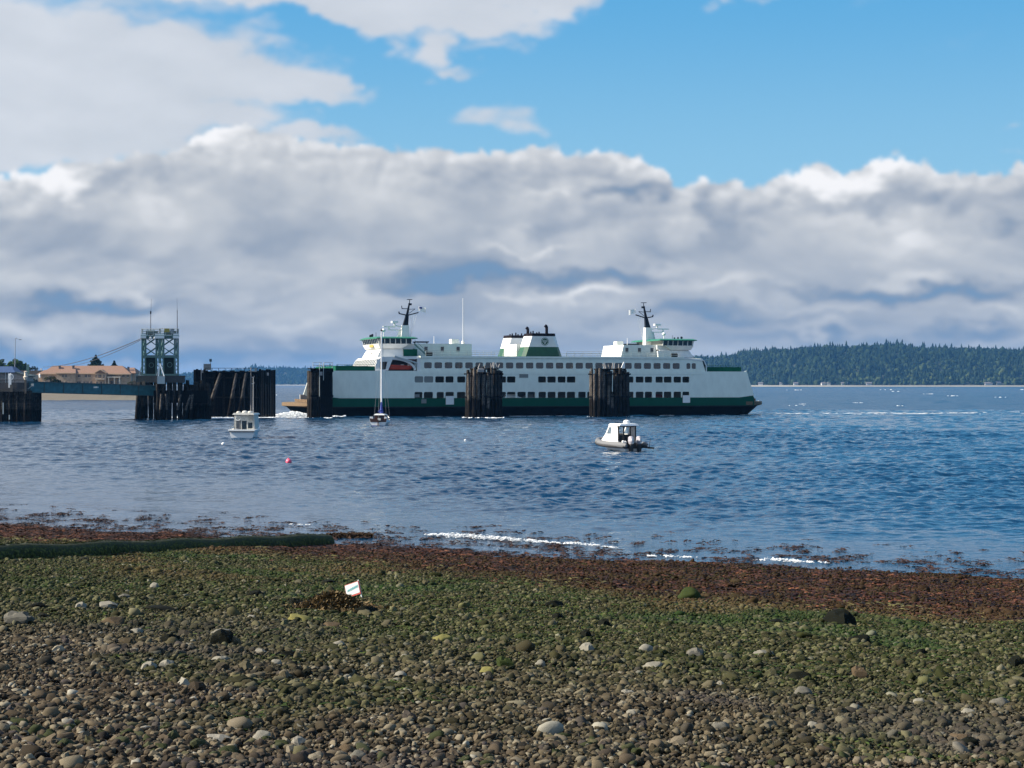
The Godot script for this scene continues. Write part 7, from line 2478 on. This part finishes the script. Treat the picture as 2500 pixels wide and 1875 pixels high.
func make_sign():
	rng.seed = 190
	var at := on_beach(868, 1462)
	var o = thing("beach_sign", "small white sign with a red border stuck at a slant in a weedy mound", "sign", at - Vector3(0, 0.09, 0), deg_to_rad(-44.0))
	o.rotation.z = deg_to_rad(17.0)
	o.scale = Vector3.ONE * 0.88
	var m := MB.new()
	m.box(Vector3(-0.27, 0.18, -0.012), Vector3(0.27, 0.50, 0.012))
	var p = part("panel", m, mats.sign_red, o)
	m = MB.new()
	m.box(Vector3(-0.255, 0.215, 0.012), Vector3(0.255, 0.488, 0.018))
	part("face", m, mats.sign_white, p)
	m = MB.new()
	for i in 9:
		var x := -0.19 + 0.047 * i
		m.beam(Vector3(x, 0.31 + 0.004 * i, 0.021), Vector3(x + 0.03, 0.37 + 0.006 * i, 0.021), 0.016, 0.004, Vector3(0, 0, 1))
		m.beam(Vector3(x + 0.03, 0.37 + 0.006 * i, 0.021), Vector3(x + 0.047, 0.315 + 0.004 * i, 0.021), 0.014, 0.004, Vector3(0, 0, 1))
	part("faded_lettering", m, mats.sign_teal, p)
	var mound = thing("weed_heap", "heap of brown rockweed round the foot of the small sign", "seaweed", on_beach(812, 1490))
	m = MB.new()
	m.colored = true
	for i in 5000:
		var q := Vector3(rng.randfn(0, 0.34), 0, rng.randfn(0, 0.26))
		var y := 0.30 * exp(-q.x * q.x / 0.30 - q.z * q.z / 0.16) * rng.randf_range(0.85, 1.08)
		var c := q + Vector3(0, y + 0.02, 0)
		var s := rng.randf_range(0.025, 0.06)
		var dx := Vector3(rng.randfn(), rng.randfn() * 0.4, rng.randfn()).normalized() * s
		m.col = Color(0.045, 0.030, 0.014).lerp(Color(0.17, 0.12, 0.055), pow(rng.randf(), 1.3))
		m.tri(c - dx, c + dx, c + Vector3(rng.randfn(0, s), s * rng.randf_range(0.4, 1.6), rng.randfn(0, s)))
	part("fronds", m, mats.weed, mound)
	var core = part("stone_core", blob(470, 2, 0.4, 0.2), rock_tint(Color(0.05, 0.035, 0.02)), mound)
	core.basis = Basis.from_scale(Vector3(0.52, 0.27, 0.38))
	m = MB.new()
	m.box(Vector3(-0.25, -0.35, -0.03), Vector3(-0.21, 0.5, -0.013))
	m.box(Vector3(0.22, -0.1, -0.03), Vector3(0.26, 0.53, -0.013))
	part("stake", m, mats.rail_grey, o)

func make_rocks():
	rng.seed = 200
	var rocks := []
	for k in 5: rocks.append(blob(400 + k, 2, 0.5, 0.9))
	var rounds := []
	for k in 4: rounds.append(blob(450 + k, 2, 0.45, 0.25))
	var pale := Color(0.34, 0.32, 0.265)
	var grey := Color(0.20, 0.19, 0.16)
	var dark := Color(0.014, 0.016, 0.012)
	var moss := Color(0.055, 0.075, 0.025)
	var brown := Color(0.15, 0.11, 0.07)
	var yellow := Color(0.27, 0.25, 0.09)
	# [u, v, width in pixels, height ratio, colour, round?, label]
	var list := [
		[40, 1516, 62, 0.5, grey, 0, "large grey rock at the left edge of the beach"],
		[93, 1480, 36, 0.6, dark, 0, "dark weedy rock right above the large grey one at left"],
		[104, 1505, 28, 0.6, dark, 0, "dark rock between the left edge and the pale rocks"],
		[195, 1482, 36, 0.5, pale, 0, "leftmost pale rock on the green shingle"],
		[265, 1477, 50, 0.5, pale, 0, "pale wedge rock right of the leftmost pale one"],
		[302, 1458, 28, 0.6, grey, 0, "grey rock just above the pale wedge at left"],
		[376, 1432, 22, 0.7, pale, 1, "small pale rock high on the left green shingle"],
		[277, 1519, 42, 0.5, brown, 0, "brown rock below the pale wedge at left"],
		[333, 1543, 38, 0.4, pale, 0, "pale flat rock right below the brown one"],
		[338, 1528, 26, 0.5, dark, 0, "dark rock touching the pale flat one at left"],
		[416, 1564, 36, 0.7, dark, 0, "dark upright rock below the middle left"],
		[541, 1546, 44, 0.5, pale, 0, "pale rock sitting on a black one left of the sign"],
		[537, 1566, 64, 0.5, dark, 0, "widest black rock left of the sign"],
		[627, 1452, 34, 0.7, dark, 0, "dark pointed rock high left of the sign"],
		[562, 1491, 26, 0.6, dark, 0, "dark squat rock midway left of the sign"],
		[723, 1475, 34, 0.5, dark, 0, "dark rock nearest the sign on its left"],
		[506, 1474, 34, 0.4, moss, 0, "flat mossy rock left of the dark pointed one"],
		[400, 1486, 60, 0.22, dark, 0, "long thin black slab on the left shingle"],
		[801, 1421, 30, 0.45, dark, 0, "dark rock at the foot of the brown weed, above the sign"],
		[897, 1494, 44, 0.5, dark, 0, "black rock painting in the shadow at the right end of the mound"],  # its black colour stands in for the shade cast by the mound
		[740, 1514, 50, 0.32, yellow, 1, "yellow-green flat stone left of and below the sign"],
		[808, 1528, 36, 0.4, brown, 0, "dark brown rock right of the yellow-green flat stone"],
		[1075, 1563, 40, 0.45, yellow, 1, "yellow rounded stone right of and below the sign"],
		[1148, 1573, 26, 0.6, dark, 0, "dark green rock right of the yellow rounded stone"],
		[613, 1508, 22, 0.5, pale, 1, "pale pebble left of the yellow-green flat stone"],
		[360, 1632, 50, 0.5, pale, 0, "pale angular rock left of centre among near stones"],
		[402, 1626, 52, 0.4, pale, 0, "broad pale rock beside the pale angular one"],
		[537, 1612, 54, 0.32, pale, 0, "long pale flat rock below the widest black one"],
		[634, 1592, 30, 0.5, pale, 0, "pale rock right of the long pale flat one"],
		[673, 1620, 28, 0.6, pale, 1, "pale round rock beside a dark one, lower middle left"],
		[700, 1600, 32, 0.5, dark, 0, "dark mossy rock above the pale round one"],
		[466, 1634, 26, 0.5, dark, 0, "dark stone below the long pale flat rock"],
		[828, 1573, 26, 0.6, pale, 1, "pale stone below the sign's mound"],
		[978, 1650, 32, 0.5, pale, 1, "pale stone in the lower middle, right of the dark lump"],
		[748, 1651, 32, 0.6, dark, 0, "dark lump in the lower middle"],
		[988, 1607, 26, 0.6, pale, 1, "small pale stone above the lower middle pale one"],
		[1188, 1642, 30, 0.6, yellow, 1, "yellowish rounded stone beside the mossy rock near the middle"],
		[1232, 1625, 38, 0.7, moss, 0, "mossy rock near the middle of the beach"],
		[640, 1800, 44, 0.6, pale, 1, "pale round cobble in the near left foreground"],
		[845, 1834, 36, 0.6, brown, 1, "brown round cobble near the bottom, left of the middle"],
		[873, 1851, 32, 0.7, grey, 1, "grey round cobble at the bottom, left of the middle"],
		[1684, 1455, 44, 0.6, moss, 1, "olive boulder at the edge of the brown weed, right of the middle"],
		[2052, 1515, 72, 0.42, dark, 0, "widest black rock on the right green shingle"],
		[2094, 1565, 46, 0.45, dark, 0, "black rock below the widest one at right"],
		[1894, 1518, 34, 0.45, dark, 0, "dark low rock left of the widest black one"],
		[1357, 1478, 36, 0.5, dark, 0, "dark rock in green weed just right of the middle"],
		[1360, 1508, 28, 0.5, dark, 0, "smaller dark rock below the one in green weed"],
		[1475, 1526, 30, 0.6, dark, 0, "dark rock between the middle and the purple weed"],
		[1431, 1553, 26, 0.7, dark, 0, "dark pointed rock right of the middle"],
		[1434, 1586, 42, 0.55, pale, 0, "pale rock with a dark foot right of the middle"],
		[1578, 1585, 36, 0.6, pale, 1, "pale round rock above the pale slab at right of the middle"],
		[1694, 1599, 46, 0.4, grey, 0, "grey low rock in the middle right"],
		[1866, 1596, 44, 0.42, pale, 0, "pale-topped rock with black underside at middle right"],
		[1593, 1626, 42, 0.5, pale, 0, "tilted pale slab with a black shadow, right of the middle"],
		[1485, 1622, 28, 0.5, dark, 0, "dark stone left of the tilted pale slab"],
		[1320, 1622, 24, 0.7, pale, 1, "pale egg-shaped stone near the middle"],
		[1950, 1654, 42, 0.55, dark, 0, "black angular rock in the right foreground"],
		[1758, 1674, 22, 0.8, pale, 1, "bright round stone left of the black angular rock"],
		[1533, 1693, 36, 0.4, pale, 0, "pale flat stone in the foreground right of the middle"],
		[2098, 1648, 34, 0.8, brown, 0, "upright tan rock in the right foreground"],
		[1960, 1692, 38, 0.5, grey, 1, "grey-green stone below the black angular rock"],
		[2262, 1694, 40, 0.45, pale, 0, "pale rock above two others at the far right"],
		[2242, 1716, 30, 0.55, pale, 1, "rounded pale stone below the far right pale rock"],
		[1545, 1742, 26, 0.7, pale, 1, "bright pale stone in the near right foreground"],
		[1697, 1742, 28, 0.6, dark, 0, "dark stone right of the bright pale near one"],
		[1983, 1776, 28, 0.8, pale, 1, "pale round stone in the near right foreground"],
		[1762, 1778, 34, 0.6, grey, 1, "grey stone in the near right foreground"],
		[2363, 1740, 32, 0.5, pale, 1, "pale stone at the far right foreground"],
		[2350, 1802, 46, 0.3, brown, 0, "flat tan stone at the far right bottom"],
		[2361, 1818, 38, 0.6, dark, 1, "dark round cobble under the flat tan one"],
		[2442, 1718, 34, 0.6, grey, 1, "grey stone by the right edge of the beach"],
		[2482, 1622, 40, 0.6, dark, 0, "dark rock cut by the right edge of the beach"],
		[2248, 1596, 26, 0.6, dark, 0, "dark stone below the brown weed at far right"]]
	for q in list:
		var p := on_beach(q[0], q[1] + q[2] * q[3] * 0.35)
		var w: float = q[2] / F * -p.z * 0.5
		var c: Color = q[4]
		var o = single("beach_rock", (rounds[rng.randi() % 4] if q[5] else rocks[rng.randi() % 5]), rock_tint(c), q[6], "rock", "rocks standing out of the shingle", p + Vector3(0, w * q[3] * 0.45, 0))
		o.basis = Basis(Vector3(0, 0, 1), rng.randfn(0, 0.12)) * Basis(Vector3.UP, rng.randf_range(-0.5, 0.5)).scaled_local(Vector3(w * 1.4, w * q[3] * 1.75, w * rng.randf_range(1.0, 1.3)) * (0.82 if c == pale else 1.0))

func rock_tint(c: Color) -> StandardMaterial3D:
	var key := "rock_%d" % int(c.r * 10000.0)
	if not mats.has(key): paint(key, lin(c.r, c.g, c.b), 0.85, "grain", Vector3(5, 5, 5)).metallic_specular = 0.15
	return mats[key]

func _ready():
	# camera
	var cam := Camera3D.new()
	cam.name = "camera"
	cam.fov = rad_to_deg(2.0 * atan(937.5 / F))
	cam.near = 0.5
	cam.far = 30000.0
	cam.position = Vector3(0, EYE, 0)
	add_child(cam)
	# sky and air
	var env := Environment.new()
	env.background_mode = Environment.BG_SKY
	var sky := Sky.new()
	var pan := PanoramaSkyMaterial.new()
	pan.panorama = make_sky()
	pan.energy_multiplier = 1.0
	sky.sky_material = pan
	env.sky = sky
	env.tonemap_mode = Environment.TONE_MAPPER_LINEAR
	env.tonemap_exposure = 2.0
	env.background_energy_multiplier = 0.475
	env.sdfgi_enabled = true
	env.ssao_enabled = true
	env.ssil_enabled = true
	env.fog_enabled = true
	env.fog_density = 0.000045
	env.fog_light_color = Color(0.42, 0.70, 1.0)
	var around := WorldEnvironment.new()
	around.environment = env
	add_child(around)
	# sun: from the left, a little beyond the ferry
	var sun := DirectionalLight3D.new()
	sun.name = "sun"
	sun.light_energy = 1.6
	sun.light_color = Color(1.0, 0.96, 0.89)
	sun.light_angular_distance = 0.5
	sun.shadow_enabled = true
	add_child(sun)
	sun.look_at_from_position(Vector3.ZERO, -Vector3(-0.83, 0.54, 0.06), Vector3.UP)
	print("sky ", Time.get_ticks_msec())
	for q in [[bump, 11, 0.03], [patch, 12, 0.02], [fine, 13, 0.2]]:
		q[0].seed = q[1]
		q[0].noise_type = FastNoiseLite.TYPE_SIMPLEX_SMOOTH
		q[0].frequency = q[2]
		q[0].fractal_octaves = 4
	make_materials()
	make_waves()
	make_water()
	print("water ", Time.get_ticks_msec())
	make_beach()
	print("beach ", Time.get_ticks_msec())
	make_weed()
	make_far_shore()
	print("far ", Time.get_ticks_msec())
	make_ferry()
	print("ferry ", Time.get_ticks_msec())
	make_dolphins()
	make_wing_wall()
	make_towers()
	make_bridge()
	make_pier()
	make_headland()
	make_house()
	make_trees()
	print("shore ", Time.get_ticks_msec())
	make_cruiser()
	make_sailboat()
	make_rib()
	make_buoys()
	make_foam()
	make_outfall()
	make_sign()
	make_rocks()
	print("done ", Time.get_ticks_msec())
